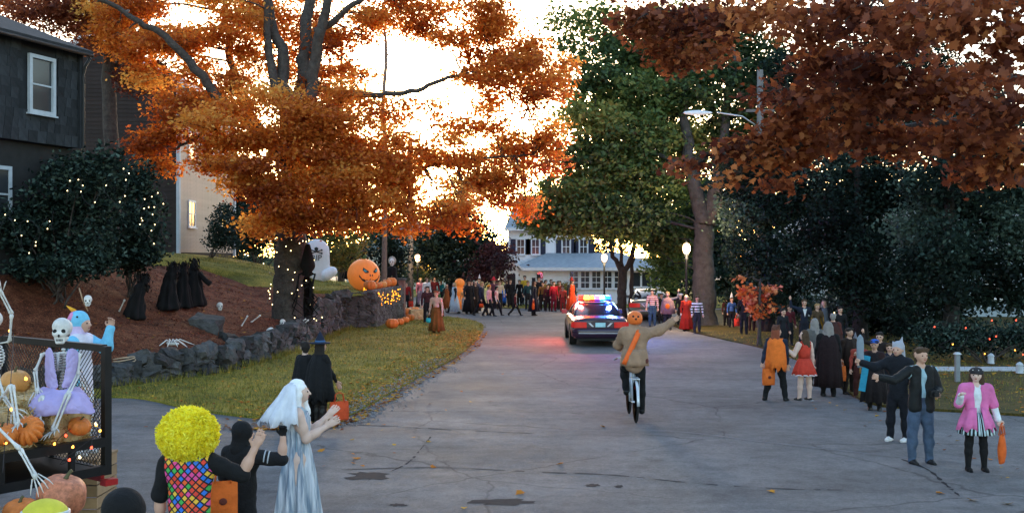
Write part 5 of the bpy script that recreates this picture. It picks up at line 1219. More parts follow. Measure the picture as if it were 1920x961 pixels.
skeleton('skeleton at the left edge with one knee bent on the hay', tl(.9, 1.5, 1.6), dict(skull=P(-45, 640, 9.9), neck=P(-40, 680, 9.9), hip=P(-30, 770, 9.9), sL=P(-70, 690, 9.9), sR=P(-5, 700, 9.8), eR=P(8, 745, 9.7), wR=P(25, 770, 9.6), hR=P(-20, 770, 9.9), kR=P(22, 722, 9.6), aR=P(32, 795, 9.5), hL=P(-40, 770, 9.9), kL=P(-10, 735, 9.5), aL=P(-5, 810, 9.5)))
skeleton('skeleton reaching a long arm down from the trailer to the bruised pumpkin', tl(.5, 2.9, 1.5), dict(skull=P(-80, 700, 9.0), neck=P(-75, 750, 9.0), hip=P(-70, 860, 9.1), sL=P(-120, 760, 9.0), sR=P(-25, 780, 9.0), eR=P(38, 842, 8.95), wR=P(66, 892, 8.85), hR=P(-50, 865, 9.1), kR=P(-40, 900, 8.7), aR=P(-30, 990, 8.7)))
skeleton('skeleton at the left edge raising a pale pink arm', tl(1.9, 1.0, 1.25), dict(skull=P(-14, 602, 10.9), neck=P(-14, 640, 11.0), hip=P(-20, 740, 11.1), sL=P(-50, 650, 11), sR=P(18, 640, 10.9), eR=P(22, 588, 10.8), wR=P(0, 545, 10.7), hR=P(-10, 745, 11.1), kR=P(-5, 790, 11.0), aR=P(-5, 830, 11.1)))

# ================================================================== YARD DECORATIONS
cloak = M('black_cloth', (.0055, .005, .0055), rough=.95, var=.3, scale=4)
def cloak_fig(label, px, py, hpx, lean=0, rz=0, arms=True, hat=True):
    p = on_bank(px, py, 24); s = hpx * p.y / F; t = thing('cloaked_figure', label, 'cloaked figure', p - Vector((0, 0, .04)), rz, 'black cloaked figures on the bank')
    ph = RND.uniform(0, 6); mb = MB()
    prof = [(.26, 0), (.215, .12), (.17, .3), (.14, .5), (.125, .66), (.105, .74), (.085, .80), (.08, .86), (.07, .93), (.035, 1.0), (.001, 1.04)]
    mb.lathe([(r * s, z * s) for r, z in prof], 36, fn=lambda a, i: 1 + (.16 * (1 - i / 10) * math.sin(7 * a + ph) + .06 * (1 - i / 10) * math.sin(13 * a)) if i < 6 else 1)
    for i, v in enumerate(mb.v): mb.v[i] = (v[0] + lean * v[2] * v[2] / s, v[1], v[2])
    ck_ = mb.build('cloak', cloak, t); sb = ck_.modifiers.new('sub', 'SUBSURF'); sb.levels = 1; sb.render_levels = 1; crumple(ck_, .16, .22)
    V, Fc, tt = leaf_cloud(np.array([(RND.gauss(0, .06) * s + lean * .8 * s, RND.uniform(-.08, .08) * s, RND.uniform(.6, .98) * s) for _ in range(260)]), .16, 'thin', 0, droop=3)
    tag(link('hair', mesh_np('hair', V, Fc, leafmat('black_fur', ['#060505', '#120c0a', '#1c1411'], .05), tt), t), kind='stuff')
    if hat:
        mb = MB(); mb.lathe([(.001, .9), (.16, .905), (.16, .915), (.06, .93), (.04, 1.02), (.015, 1.10), (.001, 1.14)], 20); mb.v = [(x * s + lean * z * z * s, y * s, z * s) for x, y, z in mb.v]; mb.build('hat', cloak, t)
    if arms:
        for sx in (-1, 1):
            mb = MB(); mb.tube([(sx * .1 * s + lean * .5 * s, 0, .70 * s), (sx * .22 * s + lean * .3 * s, -.02, .56 * s), (sx * .33 * s + lean * .25 * s, -.05, .48 * s)], [.05 * s, .055 * s, .06 * s], 8); mb.build('sleeve', cloak, t)
    return t
cloak_fig('lone black cloaked figure leaning left on the mulch', 252, 598, 90, .25, .3, False, False)
cloak_fig('widest black cloaked figure leading the group of three on the mulch', 314, 582, 94, .14, 0, False, False)
cloak_fig('middle black cloaked figure of the group of three on the mulch', 341, 577, 88, .03, 0, False, False)
cloak_fig('rightmost black cloaked figure of the group of three on the mulch', 365, 575, 92, -.02, 0, True, False)
# bone spider, rope, skulls and bones on the mulch
p = on_bank(322, 648, 22); t = thing('bone_spider', 'pale bony spider lying on the mulch above the stone wall', 'decoration', p)
sdf_obj('body', [((-.08, 0, .07), (.08, 0, .07), .06, .05, 0), ((.14, -.02, .06), (.18, -.03, .06), .04, .03, 0)], [bone], t, .015)
for k in range(8):
    sd_ = -1 if k % 2 else 1; a = (k // 2 - 1.5) * .45; d = Vector((math.sin(a) * 1.0 + .2, sd_ * .5, 0)); mb = MB(); mb.tube([Vector((a * .06, 0, .07)), d * .22 + Vector((0, 0, .17)), d * .5 + Vector((0, 0, .05)), d * .62 + Vector((0, 0, .0))], [.018, .015, .013, .006], 6); mb.build('leg', bone, t)
p = on_bank(232, 682, 20); t = thing('rope_coil', 'pale rope coil hung over the stone wall behind the trailer', 'rope', p)
for k in range(3): mb = MB(); mb.tube([Vector(((.28 - .02 * k) * math.cos(a), (.2 + .02 * k) * math.sin(a), .05 + .03 * k + .04 * math.sin(a + k))) for a in np.linspace(0, 2 * PI, 25)], .014, 6, cap=False); mb.build('loop', M('rope', (.42, .30, .2), rough=.95), t)
for i, (x, y, s_, lab) in enumerate(((412, 582, 1.0, 'small pale skull in the mulch above the grey outcrop'), (268, 492, .9, 'pale skull at the top of the mulch bank below the rounded shrub'), (507, 632, 1.2, 'pale blue skull at the wall top below the maple roots'), (530, 612, .9, 'skull propped against the maple root flare'))):
    p = on_bank(x, y, 24); t = thing('skull', lab, 'skull', p, 0, 'skulls on the bank'); skull(t, (0, 0, .13 * s_), RND.uniform(-.6, .6), 1.25 * s_)
for i, (x, y, a, lab) in enumerate(((452, 612, 1.0, 'pale bone upright in the mulch left of the maple roots'), (470, 603, .6, 'pale bone leaning beside the maple roots'), (222, 585, 1.1, 'white bone stake left of the lone cloaked figure'), (250, 588, 1.3, 'white bone stake right of the lone cloaked figure'), (555, 608, .5, 'long bone lying on the maple roots'), (562, 628, .7, 'bone lying above the wall under the maple'))):
    p = on_bank(x, y, 24); t = thing('bone', lab, 'bone', p, 0, 'bones on the bank'); bone_tube(t, 'shaft', (0, 0, -.03), (.4 * math.cos(a), 0, .4 * math.sin(a)), .022)
# giant spider on the trunk, shaggy figure below
p = Vector((-7.1, 35.6, 2.9)); t = thing('giant_spider', 'black giant spider prop clinging to the right of the maple trunk', 'decoration', p)
sdf_obj('body', [((0, 0, .55), (0, 0, -.1), .10, .26, 0), ((.0, -.05, -.35), (0, -.05, -.4), .14, .12, 0)], [cloak], t, .03, .08)
for k in range(6):
    sd_ = -1 if k % 2 else 1; z0 = -.25 - .12 * (k // 2); mb = MB()
    mb.tube([(0, 0, z0), (sd_ * .28, -.15, z0 - .2 + .15 * (k // 2)), (sd_ * (.1 if sd_ > 0 else .35), -.2, z0 - .7 - .1 * (k // 2)), (sd_ * (.38 if sd_ > 0 else .5), -.2, z0 - 1.0 - .15 * (k // 2)), (sd_ * .12, -.2, z0 - 1.35 - .1 * (k // 2))], [.035, .03, .028, .025, .012], 6); mb.build('leg', cloak, t)
p = on_bank(572, 640, 26); t = thing('shaggy_figure', 'tall shaggy black figure prop in front of the maple roots', 'decoration', p)
q = NR.normal(size=(4500, 3)); q /= np.linalg.norm(q, axis=1)[:, None]; q = q * np.array([.26, .24, .85]) + np.array([0, 0, .85]); V, Fc, tt = leaf_cloud(q, .2, 'thin', .0, droop=2.5)
sdf_obj('body', [((0, 0, .15), (0, 0, 1.45), .24, .13, 0)], [cloak], t, .04); tag(link('fur', mesh_np('fur', V, Fc, leafmat('black_fur', ['#060505', '#120c0a', '#1c1411'], .05), tt), t), kind='stuff')

# ---- inflatables
infw = M('inflatable_grey', (.52, .55, .60), rough=.55, var=.06, emit=(.6, .68, .8), es=.012)
p = on_bank(594, 523, 38); s = 76 * p.y / F / 1.75
t = thing('inflatable_tombstone', 'inflatable grey tombstone marked RIP with a skull on the raised lawn', 'inflatable', p - Vector((0, 0, .03)), .12); t.scale = (s, s, s)
sdf_obj('slab', [((0, 0, .35), (0, 0, 1.2), .56, .54, 0, .42, (0, 1, 0))], [infw], t, .035)
for x0, x1, z0, z1 in ((-.68, -.38, .24, .26), (.42, .66, .22, .34)): sdf_obj('foot_lobe', [((x0, -.08, z0), (x1, -.08, z1), .26, .22, 0)], [M('inflatable_white', (.62, .66, .74), rough=.5, emit=(.65, .72, .9), es=.012)], t, .035)
ink = M('black_print', (.02, .025, .025), rough=.7)
mb = MB(); mb.ell((0, -.245, 1.32), (.085, .02, .08), 14, 8); mb.box((0, -.245, 1.235), (.08, .03, .06)); e = mb.build('skull_print', ink, t)
for s_ in (-1, 1):
    mb = MB(); mb.tube([(-.22, -.25, 1.2 - s_ * .07), (.22, -.25, 1.2 + s_ * .07)], .024, 6)
    for k in (-1, 1): mb.ell((k * .23, -.25, 1.2 + k * s_ * .07), (.035, .02, .045), 8, 6)
    mb.build('crossbone_print', ink, t)
def text_obj(txt, size, mat, parent, loc, rot, name='lettering', ext=.006):
    cu = bpy.data.curves.new('txt', 'FONT'); cu.body = txt; cu.size = size; cu.extrude = ext; cu.align_x = 'CENTER'; cu.align_y = 'CENTER'
    ob = bpy.data.objects.new('txt', cu); COL.objects.link(ob); bpy.context.view_layer.update()
    me = bpy.data.meshes.new_from_object(ob.evaluated_get(bpy.context.evaluated_depsgraph_get())); bpy.data.objects.remove(ob); me.materials.clear(); me.materials.append(mat)
    return link(name, me, parent, loc=loc, rot=rot)
text_obj('RIP', .34, ink, t, (0, -.25, .93), (PI / 2, 0, 0))
def face_patch(mb, poly, r, up_, fy, lift=1.02, mi=0, n_=6):
    """poly in (azimuth, elevation) about the front direction fy; projected on an ellipsoid"""
    c = np.mean(np.array(poly), 0); pts = []
    for i in range(len(poly)):
        a, b_ = np.array(poly[i]), np.array(poly[(i + 1) % len(poly)])
        for k in range(n_): pts.append(a + (b_ - a) * k / n_)
    rings = [[c + (q - c) * f for q in pts] for f in (1, .66, .33)]
    def pr(q): az, el = fy + q[0], q[1]; return (r[0] * lift * math.cos(el) * math.sin(az), -r[1] * lift * math.cos(el) * math.cos(az), r[2] * lift * math.sin(el) + up_)
    vs = [pr(q) for rg in rings for q in rg] + [pr(c)]; k = len(pts); fs = []
    for i in range(2):
        for j in range(k): fs.append((i * k + j, i * k + (j + 1) % k, (i + 1) * k + (j + 1) % k, (i + 1) * k + j))
    for j in range(k): fs.append((2 * k + j, 2 * k + (j + 1) % k, 3 * k))
    mb.add(vs, fs, mi)
infp = M('inflatable_orange', (.72, .20, .035), rough=.5, var=.06, emit=(1, .28, .05), es=.035)
p = Vector((-6.75, 46.6, 1.55)); t = thing('inflatable_pumpkin', 'big glowing inflatable pumpkin with a grinning face above the stone wall', 'inflatable', p)
R_ = (.74, .74, .72)
mb = MB(); mb.ell((0, 0, .72), R_, 60, 20, fn=lambda a, i: 1 - .035 * abs(math.cos(a * 5)) ** 8); mb.build('body', infp, t)
FA = .62
teal = M('teal_eye', (.05, .22, .26), rough=.5, emit=(.1, .5, .6), es=.015)
for s_, w_ in ((-1, 1.0), (1, 1.0)):
    mb = MB(); face_patch(mb, [(s_ * .14, .22), (s_ * .50, .48), (s_ * .54, .30), (s_ * .38, .12), (s_ * .2, .12)], R_, .72, FA, 1.015); e = mb.build('eye', ink, t)
    mb = MB(); face_patch(mb, [(s_ * .24, .22), (s_ * .46, .38), (s_ * .48, .28), (s_ * .38, .17)], R_, .72, FA, 1.03); mb.build('pupil', teal, e)
    mb = MB(); face_patch(mb, [(s_ * .03, .0), (s_ * .10, .05), (s_ * .11, -.06), (s_ * .05, -.1)], R_, .72, FA, 1.015); mb.build('nostril', ink, t)
up_l = [(-.75, .02), (-.55, -.24), (-.42, -.26), (-.36, -.34), (-.28, -.29), (-.1, -.36), (-.04, -.42), (.04, -.35), (.2, -.31), (.28, -.38), (.36, -.29), (.55, -.22), (.75, .02)]
lo_l = [(.72, -.12), (.55, -.36), (.38, -.46), (.30, -.42), (.22, -.50), (0, -.54), (-.1, -.48), (-.18, -.53), (-.38, -.46), (-.55, -.36), (-.72, -.12)]
mb = MB(); nn_ = 24
ua = np.linspace(-.75, .75, nn_); ul = np.interp(ua, [q[0] for q in up_l], [q[1] for q in up_l]); ll_ = np.interp(ua, [q[0] for q in lo_l[::-1]], [q[1] for q in lo_l[::-1]]); ll_ = np.minimum(ll_, ul - .01)
for i in range(nn_ - 1): face_patch(mb, [(ua[i], ul[i]), (ua[i + 1], ul[i + 1]), (ua[i + 1], ll_[i + 1]), (ua[i], ll_[i])], R_, .72, FA, 1.015, n_=1)
mb.build('mouth', ink, t)
mb = MB(); mb.tube([(0, 0, 1.4), (.03, 0, 1.5), (.1, 0, 1.6)], [.12, .08, .07], 10); mb.build('stem', M('green_fabric', (.05, .10, .03)), t)
# stacked inflatable further down the street
p = Vector((P(862, 560, 60).x, 60, 0)); t = thing('inflatable_stack', 'orange inflatable of stacked lumps among the crowd on the left', 'inflatable', p)
for z, r in ((.42, .46), (1.05, .36), (1.55, .3)): mb = MB(); mb.ell((0, 0, z), (r, r, r * .9), 40, 14, fn=lambda a, i: 1 - .05 * abs(math.cos(a * 4)) ** 6); mb.build('lump', infp, t)
# pumpkins on and beside the wall
for i, (y, r, lab) in enumerate(((44.45, .27, 'largest pumpkin at the near corner of the wall top'), (45.3, .17, 'small pumpkin second on the wall top'), (45.9, .2, 'pumpkin third on the wall top'), (46.7, .17, 'small pumpkin fourth on the wall top'), (47.6, .2, 'pumpkin fifth on the wall top'), (48.6, .24, 'rounded pumpkin near the far end of the wall top'), (49.8, .28, 'large pumpkin at the far end of the wall top'))):
    pumpkin(lab, (-6.2 + .056 * (y - 44) + .0, y, 1.645), r, .85, (0, 0, i), pumpp if i in (1, 4) else None, 9, 'pumpkins on the block wall')
for i, (x, y, r, lab, sk_) in enumerate(((722, 617, .28, 'pumpkin nearest the road at the foot of the wall', None), (737, 611, .2, 'second pumpkin at the foot of the wall', None), (748, 607, .19, 'third pumpkin at the foot of the wall', None), (757, 603, .22, 'fourth pumpkin at the foot of the wall', None), (763, 596, .22, 'black pumpkin among the orange ones at the wall foot', pumpk), (752, 592, .25, 'pumpkin behind the black one at the wall foot', None), (768, 589, .24, 'farthest pumpkin at the foot of the wall', None))):
    p = G(x, y); p.z = .05; p.x += .3; pumpkin(lab, p, r, .8, (0, 0, i), sk_, 9, 'pumpkins at the wall foot')
p = G(783, 601); hay_bale('small hay bale beside the pumpkins at the wall foot', (p.x, p.y, .05), (.75, .5, .5), .3, 500)
# orange icicle lights over the wall edge
ip = []; ib = []
for k in range(57):
    y = 44.25 + k * .11; d_ = .06 + (.62 * abs(math.sin(k * PI / 7.0)) ** 3 if k > 4 else 0); q = Vector((-5.86 + .056 * (y - 44), y, 1.56 - d_)); ip.append(q)
    ib.append(q)
string_lights('orange icicle lights draped over the pumpkin wall edge', ip, path_bulbs(ip, .09), [bulb_mat('bulb_orange', '#ff9a20', .8)], .026, .012)
cp_ = [Vector((-6.45 + .056 * (y - 44), y, 1.70 + .03 * math.sin(y * 9))) for y in np.linspace(44.1, 47, 24)]
string_lights('orange lights among the pumpkins on the wall top', cp_, path_bulbs(cp_, .16), [bulb_mat('bulb_orange', '#ff9a20', .8)], .03, .008)
# ghouls behind the inflatable pumpkin
p = Vector((P(735, 500, 50.6).x, 50.6, 0)); t = thing('ghoul_prop', 'white faced ghoul prop in black standing behind the wall', 'decoration', p)
p.z = bank_z(p.x, 50.6) - .05; t.location = p
mb = MB(); mb.lathe([(.34, 0), (.26, .5), (.22, .9), (.24, 1.05), (.1, 1.15), (.001, 1.17)], 24, fn=lambda a, i: 1 + .08 * math.sin(7 * a)); mb.build('robe', cloak, t)
skull(t, (0, -.02, 1.36), 0, 1.7)
mb = MB(); mb.ell((0, .06, 1.42), (.2, .15, .22), 14, 9); mb.build('wig', M('grey_hair', (.3, .26, .22)), t)
p = on_bank(655, 520, 44); t = thing('stump_prop', 'crooked black stump prop behind the inflatable pumpkin', 'decoration', p)
mb = MB(); mb.tube([(-.3, 0, -.05), (-.1, 0, .4), (-.02, 0, .9), (.1, 0, 1.25)], [.2, .15, .14, .2], 9); mb.build('trunk', cloak, t)
for k in range(3): mb = MB(); mb.tube([(.05, 0, 1.1), (.2 + .2 * k, -.05, 1.35 + .05 * k), (.35 + .3 * k, 0, 1.3 + .14 * k)], [.1, .07, .02], 7); mb.build('branch', M('brown_prop', (.14, .09, .06)), t)
p = on_bank(678, 512, 48); t = thing('black_cat_prop', 'black hunched cat prop with red bow behind the inflatable pumpkin', 'decoration', p)
sdf_obj('body', [((-.1, 0, .3), (.1, 0, .9), .24, .18, 0), ((.12, -.05, 1.1), (.12, -.08, 1.15), .17, .16, 0), ((.02, -.05, 1.25), (0, -.05, 1.36), .05, .01, 0), ((.22, -.05, 1.25), (.25, -.05, 1.36), .05, .01, 0), ((-.25, 0, .3), (-.4, 0, 1.0), .06, .05, 0)], [cloak], t, .03)
mb = MB(); mb.ell((.05, -.25, .86), (.09, .05, .08), 10, 7); mb.ell((.2, -.25, .86), (.09, .05, .08), 10, 7); mb.build('bow', M('red_cloth', (.5, .05, .03)), t)

# ---- right hand verge
YB = Vector((P(1424, 640, 35).x, 35, .05))
tree('young_maple', 'young maple with bright orange leaves on the right verge', YB, [YB, YB + Vector((0, 0, 1)), YB + Vector((.02, 0, 2.2))], .07, .04, [], px_pads([(1420, 560, 22, 14), (1398, 545, 14, 10), (1440, 545, 16, 12), (1425, 585, 16, 14), (1405, 570, 12, 10), (1390, 520, 14, 8, 0, .5), (1448, 575, 10, 8)], 35, jit=.2), leafmat('bright_leaf', ['#b0402a', '#d06a30', '#e0945a', '#d87a6a'], .4), .17, None, .55, 'maple', .4, 8, .12)
t = thing('marker_post', 'pale post on the right lawn beside the footpath', 'post', P(1795, 712, 25.0)); t.location.z = .05
mb = MB(); mb.box((0, 0, .33), (.1, .1, .66)); mb.build('post', M('grey_post', (.2, .22, .24)), t, smooth=False)
mb = MB(); mb.box((0, 0, .69), (.15, .15, .05), taper=.6); mb.build('cap', bluewhite, t, smooth=False)
for i, (x, y, d, lab) in enumerate(((1858, 680, 29, 'white lantern standing beyond the right footpath'), (1912, 697, 26.6, 'small skull lantern on the right footpath'))):
    p = P(x, y + 12, d); p.z = .07; t = thing('lantern', lab, 'lantern', p); mb = MB(); mb.lathe([(.09, 0), (.1, .02), (.085, .04), (.085, .2), (.1, .22), (.05, .28), (.001, .3)], 10); mb.build('case', bluewhite, t, smooth=False)
    mb = MB(); mb.tube([(-.05, 0, .28), (0, 0, .36), (.05, 0, .28)], .008, 5); mb.build('handle', blackm, t)
# ---- single leaves lying on the road
for i, (x, y, lab) in enumerate(((975, 925, 'yellow maple leaf beyond the long tar patch on the road'), (602, 845, 'orange leaf on the asphalt right of the ghostly bride'), (667, 860, 'orange leaf nearest the left tar patch'), (870, 953, 'small leaf left of the long tar patch at the bottom edge'), (1762, 925, 'orange leaf below the crack on the right side of the road'), (1822, 938, 'reddest leaf at the bottom right of the road'), (1890, 945, 'orange leaf in the bottom right corner'), (1446, 922, 'pale leaf on the bare road in front of the standing men'), (1050, 870, 'small brown leaf mid road below the cyclist'), (1130, 800, 'pale scrap of leaf beside the bicycle wheel'))):
    p = G(x, y); p.z = .012; V, Fc, tt = leaf_cloud(np.zeros((1, 3)), .12, 'maple', 6, tv=np.array([RND.uniform(.45, .9)]), fold=.25)
    tag(link('maple_leaf', mesh_np('maple_leaf', V, Fc, litter, tt), loc=p, rot=(0, 0, RND.uniform(0, 6))), lab, 'leaf', 'leaves lying on the road')
# ================================================================== PEOPLE
SK = [M('skin_light', (.52, .31, .23), rough=.55, var=.08), M('skin_mid', (.42, .25, .18), rough=.55, var=.08), M('skin_pale', (.60, .42, .35), rough=.55, var=.08)]
def cloth(name_or_col, col=None, rough=.9, var=.16, scale=9):
    return M(name_or_col, col if col is not None else name_or_col, rough=rough, var=var, scale=scale, bump=.7, bscale=11, dist=.035)
C = lambda h: cloth('cloth_' + h.strip('#'), lin(h))
EYE = M('eye_dark', (.02, .015, .015), rough=.2); LIP = M('lip', (.35, .10, .09), rough=.5)
BLK = cloth('black_wear', (.0065, .0065, .0075)); SHOE = cloth('dark_shoe', (.009, .009, .01), rough=.5); WSH = cloth('white_shoe', (.62, .62, .62), rough=.5)
JEAN = cloth('denim', (.055, .085, .14), var=.3)
HAIR = {'brown': cloth('hair_brown', (.06, .035, .02)), 'dark': cloth('hair_dark', (.018, .014, .012)), 'fair': cloth('hair_fair', (.35, .22, .10)), 'grey': cloth('hair_grey', (.22, .20, .19)), 'white': cloth('hair_white', (.75, .76, .78)), 'red': cloth('hair_red', (.22, .06, .03))}
class Fig: pass
def norm(v): return Vector(v).normalized()
def person(label, loc, H, rz=0, skin=0, top=None, bottom=None, shoe=None, hair='brown', aL=None, aR=None, lL=None, lR=None, lean=(0, 0), yaw=0, pitch=0,
           sleeve='long', leg='trousers', vox=.012, bulk=1.0, glove=None, headk=1.0, pelvis_z=None, group=None, curl=(.35, .35), hairstyle='short', cat='person', palm=((0, -1, 0), (0, -1, 0))):
    """limb directions are given in world axes (x right, y away, z up); L and R are the person's own left and right"""
    f = Fig(); f.H = H; t = thing('person', label, cat, loc, rz, group); f.root = t
    Ri = Matrix.Rotation(-rz, 3, 'Z'); W2 = lambda v: (Ri @ Vector(v)).normalized()
    dn = (0, 0, -1)
    legs = {1: lL or ((.05, 0, -1), dn), -1: lR or ((-.05, 0, -1), dn)}
    if lL is None: legs[1] = (Ri.inverted() @ Vector((.06, -.02, -1)), Ri.inverted() @ Vector((.02, .05, -1)))
    if lR is None: legs[-1] = (Ri.inverted() @ Vector((-.06, .0, -1)), Ri.inverted() @ Vector((-.02, .07, -1)))
    arms = {1: aL or (Ri.inverted() @ Vector((.22, .02, -1)), Ri.inverted() @ Vector((.08, -.25, -1))), -1: aR or (Ri.inverted() @ Vector((-.22, .02, -1)), Ri.inverted() @ Vector((-.08, -.25, -1)))}
    thigh, shin, ank = .245, .235, .04
    hz = pelvis_z / H if pelvis_z is not None else max(-(W2(a).z * thigh + W2(b_).z * shin) for a, b_ in legs.values()) + ank
    u = norm((math.sin(lean[1]), -math.sin(lean[0]), math.cos(lean[0]))); xs = norm((1, 0, -math.sin(lean[1])))
    pel = Vector((0, 0, hz)); J = f.J = {}
    fwd = norm(xs.cross(u) * -1) if xs.cross(u).y > 0 else norm(xs.cross(u))
    ch = pel + u * .20; nb = pel + u * .30; nrm = tuple(fwd)
    pr = [(pel - u * .01, pel + u * .06, .074, .068, 2, .72, nrm), (pel + u * .05, pel + u * .12, .069 * bulk, .067 * bulk, 1, .72, nrm), (pel + u * .11, ch + u * .03, .067 * bulk, .082 * bulk, 1, .70, nrm),
          (ch - xs * .055 + u * .045, ch + xs * .055 + u * .045, .062, .062, 1, .8, nrm), (nb - xs * .085 - u * .016, nb + xs * .085 - u * .016, .036, .036, 1), (nb - u * .01, nb + u * .05, .036, .031, 0)]
    hr = Matrix.Rotation(yaw, 3, 'Z') @ Matrix.Rotation(pitch, 3, 'X')
    hc = nb + u * .105 + fwd * .008; k = headk
    hp = lambda x, y, z: hc + hr @ Vector((x * k, y * k, z * k))
    f.hp = lambda x, y, z: hp(x, y, z) * H; f.hr = hr; f.hk = k
    pr += [(hp(0, -.006, 0), hp(0, .008, .018), .050 * k, .053 * k, 0), (hp(0, -.030, -.030), hp(0, -.034, -.038), .028 * k, .022 * k, 0)]
    if vox < .02:
        pr += [(hp(0, -.056, .006), hp(0, -.066, -.012), .006 * k, .009 * k, 0, 1, None, .006), (hp(.053, .004, .004), hp(.053, .006, -.012), .011 * k, .008 * k, 0, .5, (1, 0, 0), .006), (hp(-.053, .004, .004), hp(-.053, .006, -.012), .011 * k, .008 * k, 0, .5, (1, 0, 0), .006)]
    for s in (1, -1):
        sn = 'L' if s > 0 else 'R'; sh = nb + xs * s * .108 - u * .026
        ua, fa = W2(arms[s][0]), W2(arms[s][1]); el = sh + ua * .165; wr = el + fa * .142
        J['sh' + sn], J['el' + sn], J['wr' + sn] = sh * H, el * H, wr * H
        tu = 1 if sleeve != 'none' else 0; tf = 1 if sleeve == 'long' else 0
        if glove: tf2 = 4
        else: tf2 = 0
        pr += [(sh, sh + ua * .09, .041, .034, tu), (sh + ua * .08, el, .032, .027, 1 if sleeve in ('long', 'elbow') else 0), (el, el + fa * .07, .028, .026, tf), (el + fa * .06, wr - fa * .01, .025, .019, tf)]
        n_ = Ri @ Vector(palm[0 if s > 0 else 1]); n_ = n_ - fa * n_.dot(fa); n_ = norm(n_) if n_.length > .05 else norm(fa.cross(Vector((1, 0, .1)))); sd_ = fa.cross(n_)
        pr += [(wr, wr + fa * .042, .018, .023, tf2, .55, tuple(n_), .008)]
        J['hand' + sn] = (wr + fa * .05) * H; J['pn' + sn] = n_; J['fa' + sn] = fa
        cu = curl[0 if s > 0 else 1]
        if vox < .02:
            for q in range(4):
                o = (q - 1.5) * .0125; L1 = (.030, .034, .032, .025)[q]; b0_ = wr + fa * .050 + sd_ * o
                d1 = norm(fa * math.cos(cu * 1.2) + n_ * math.sin(cu * 1.2) + sd_ * o * 5 * (1 - cu)); d2 = norm(fa * math.cos(cu * 2.6) + n_ * math.sin(cu * 2.6) + sd_ * o * 3 * (1 - cu))
                m_ = b0_ + d1 * L1; e_ = m_ + d2 * L1 * .75
                pr += [(b0_ - fa * .012, m_, .0066, .0060, tf2, 1, None, .004), (m_, e_, .0058, .0048, tf2, 1, None, .004)]
            tb = wr + fa * .014 - sd_ * .018; td = norm(fa * .7 - sd_ * .7 + n_ * .3); pr += [(tb, tb + td * .030, .0085, .0068, tf2, 1, None, .006), (tb + td * .028, tb + td * .028 + norm(fa + n_ * .4) * .02, .0066, .0054, tf2, 1, None, .004)]
        else:
            pr += [(wr + fa * .04, wr + fa * .075, .018, .012, tf2), (wr + fa * .02, wr + fa * .04 - sd_ * .025, .010, .008, tf2)]
        hp_ = pel + xs * s * .046 - u * .012; td, sdn = W2(legs[s][0]), W2(legs[s][1]); kn = hp_ + td * thigh; an = kn + sdn * shin
        J['kn' + sn], J['an' + sn] = kn * H, an * H
        tt, ts = {'trousers': (2, 2), 'bare': (0, 0), 'shorts': (2, 0), 'boots': (2, 3)}[leg]
        w_ = .006 if leg in ('trousers',) else 0
        pr += [(hp_, hp_ + td * .13, .056, .047 + w_, tt), (hp_ + td * .12, kn, .046 + w_, .037 + w_, tt if leg != 'shorts' else 0), (kn, kn + sdn * .08, .037 + w_, .037 + w_, ts), (kn + sdn * .08, an, .036 + w_, .024 + w_ * 1.3, ts)]
        fd = fwd - sdn * fwd.dot(sdn); fd = norm(fd) if fd.length > .1 else Vector((0, -1, 0))
        if sdn.z < -.9: fd = norm((fd.x, fd.y, 0))
        heel = an + sdn * .014 - fd * .012; toe = an + sdn * .021 + fd * .085
        pr += [(heel, an + sdn * .016 + fd * .045, .026, .024, 3), (an + sdn * .018 + fd * .04, toe, .025, .019, 3)]
        J['foot' + sn] = toe * H
    f.torso = [tuple(Vector(x) * H for x in q[:2]) for q in pr]; f.pr = pr; f.pel, f.ch, f.nb, f.u, f.xs, f.fwd, f.hc = pel * H, ch * H, nb * H, u, xs, fwd, hc * H
    ex = MB()
    if vox < .04:
        es = 1.0 if vox < .02 else 1.5
        mt = hr
        for s in (1, -1): ex.ell(hp(s * .021, -.0525, .004) * H, (.0085 * H * k * es, .004 * H * k, .0055 * H * k * es), 8, 5, 5, mt)
        ex.ell(hp(0, -.0565, -.031) * H, (.013 * H * k, .004 * H * k, .0042 * H * k * es), 8, 5, 6, mt)
    P2 = [(tuple(Vector(q[0]) * H), tuple(Vector(q[1]) * H), q[2] * H, q[3] * H, q[4]) + ((q[5], q[6]) if len(q) > 5 else (None, None)) + ((q[7] * H,) if len(q) > 7 else ()) for q in pr]
    f.P2 = P2
    f.body = sdf_obj('body', P2, [SK[skin], top or BLK, bottom or BLK, shoe or SHOE, glove or BLK, EYE, LIP], t, vox, .018 * H, ex, wrinkle=.008 if vox < .02 else .007, wsc=9, seed=int(H * 100) % 17, wmask=[1, 2])
    if hair:
        hm = HAIR[hair] if isinstance(hair, str) else hair; h = lambda x, y, z: tuple(hp(x, y, z) * H); q = [(h(0, .014, .016), h(0, .016, .026), .054 * k * H, .052 * k * H, 0), (h(0, .02, -.01), h(0, .024, -.03), .046 * k * H, .038 * k * H, 0)]
        if hairstyle == 'short': q += [(h(-.035, -.022, .045), h(.035, -.022, .047), .022 * k * H, .022 * k * H, 0)]
        if hairstyle == 'long': q += [(h(s * .045, .01, 0), h(s * .05, .02, -.12), .022 * k * H, .028 * k * H, 0) for s in (1, -1)] + [(h(0, .03, -.02), h(0, .04, -.15), .045 * k * H, .05 * k * H, 0)]
        sdf_obj('hair', q, [hm], t, max(vox * .9, .009), .02 * H, wrinkle=.004, wsc=22)
    return f
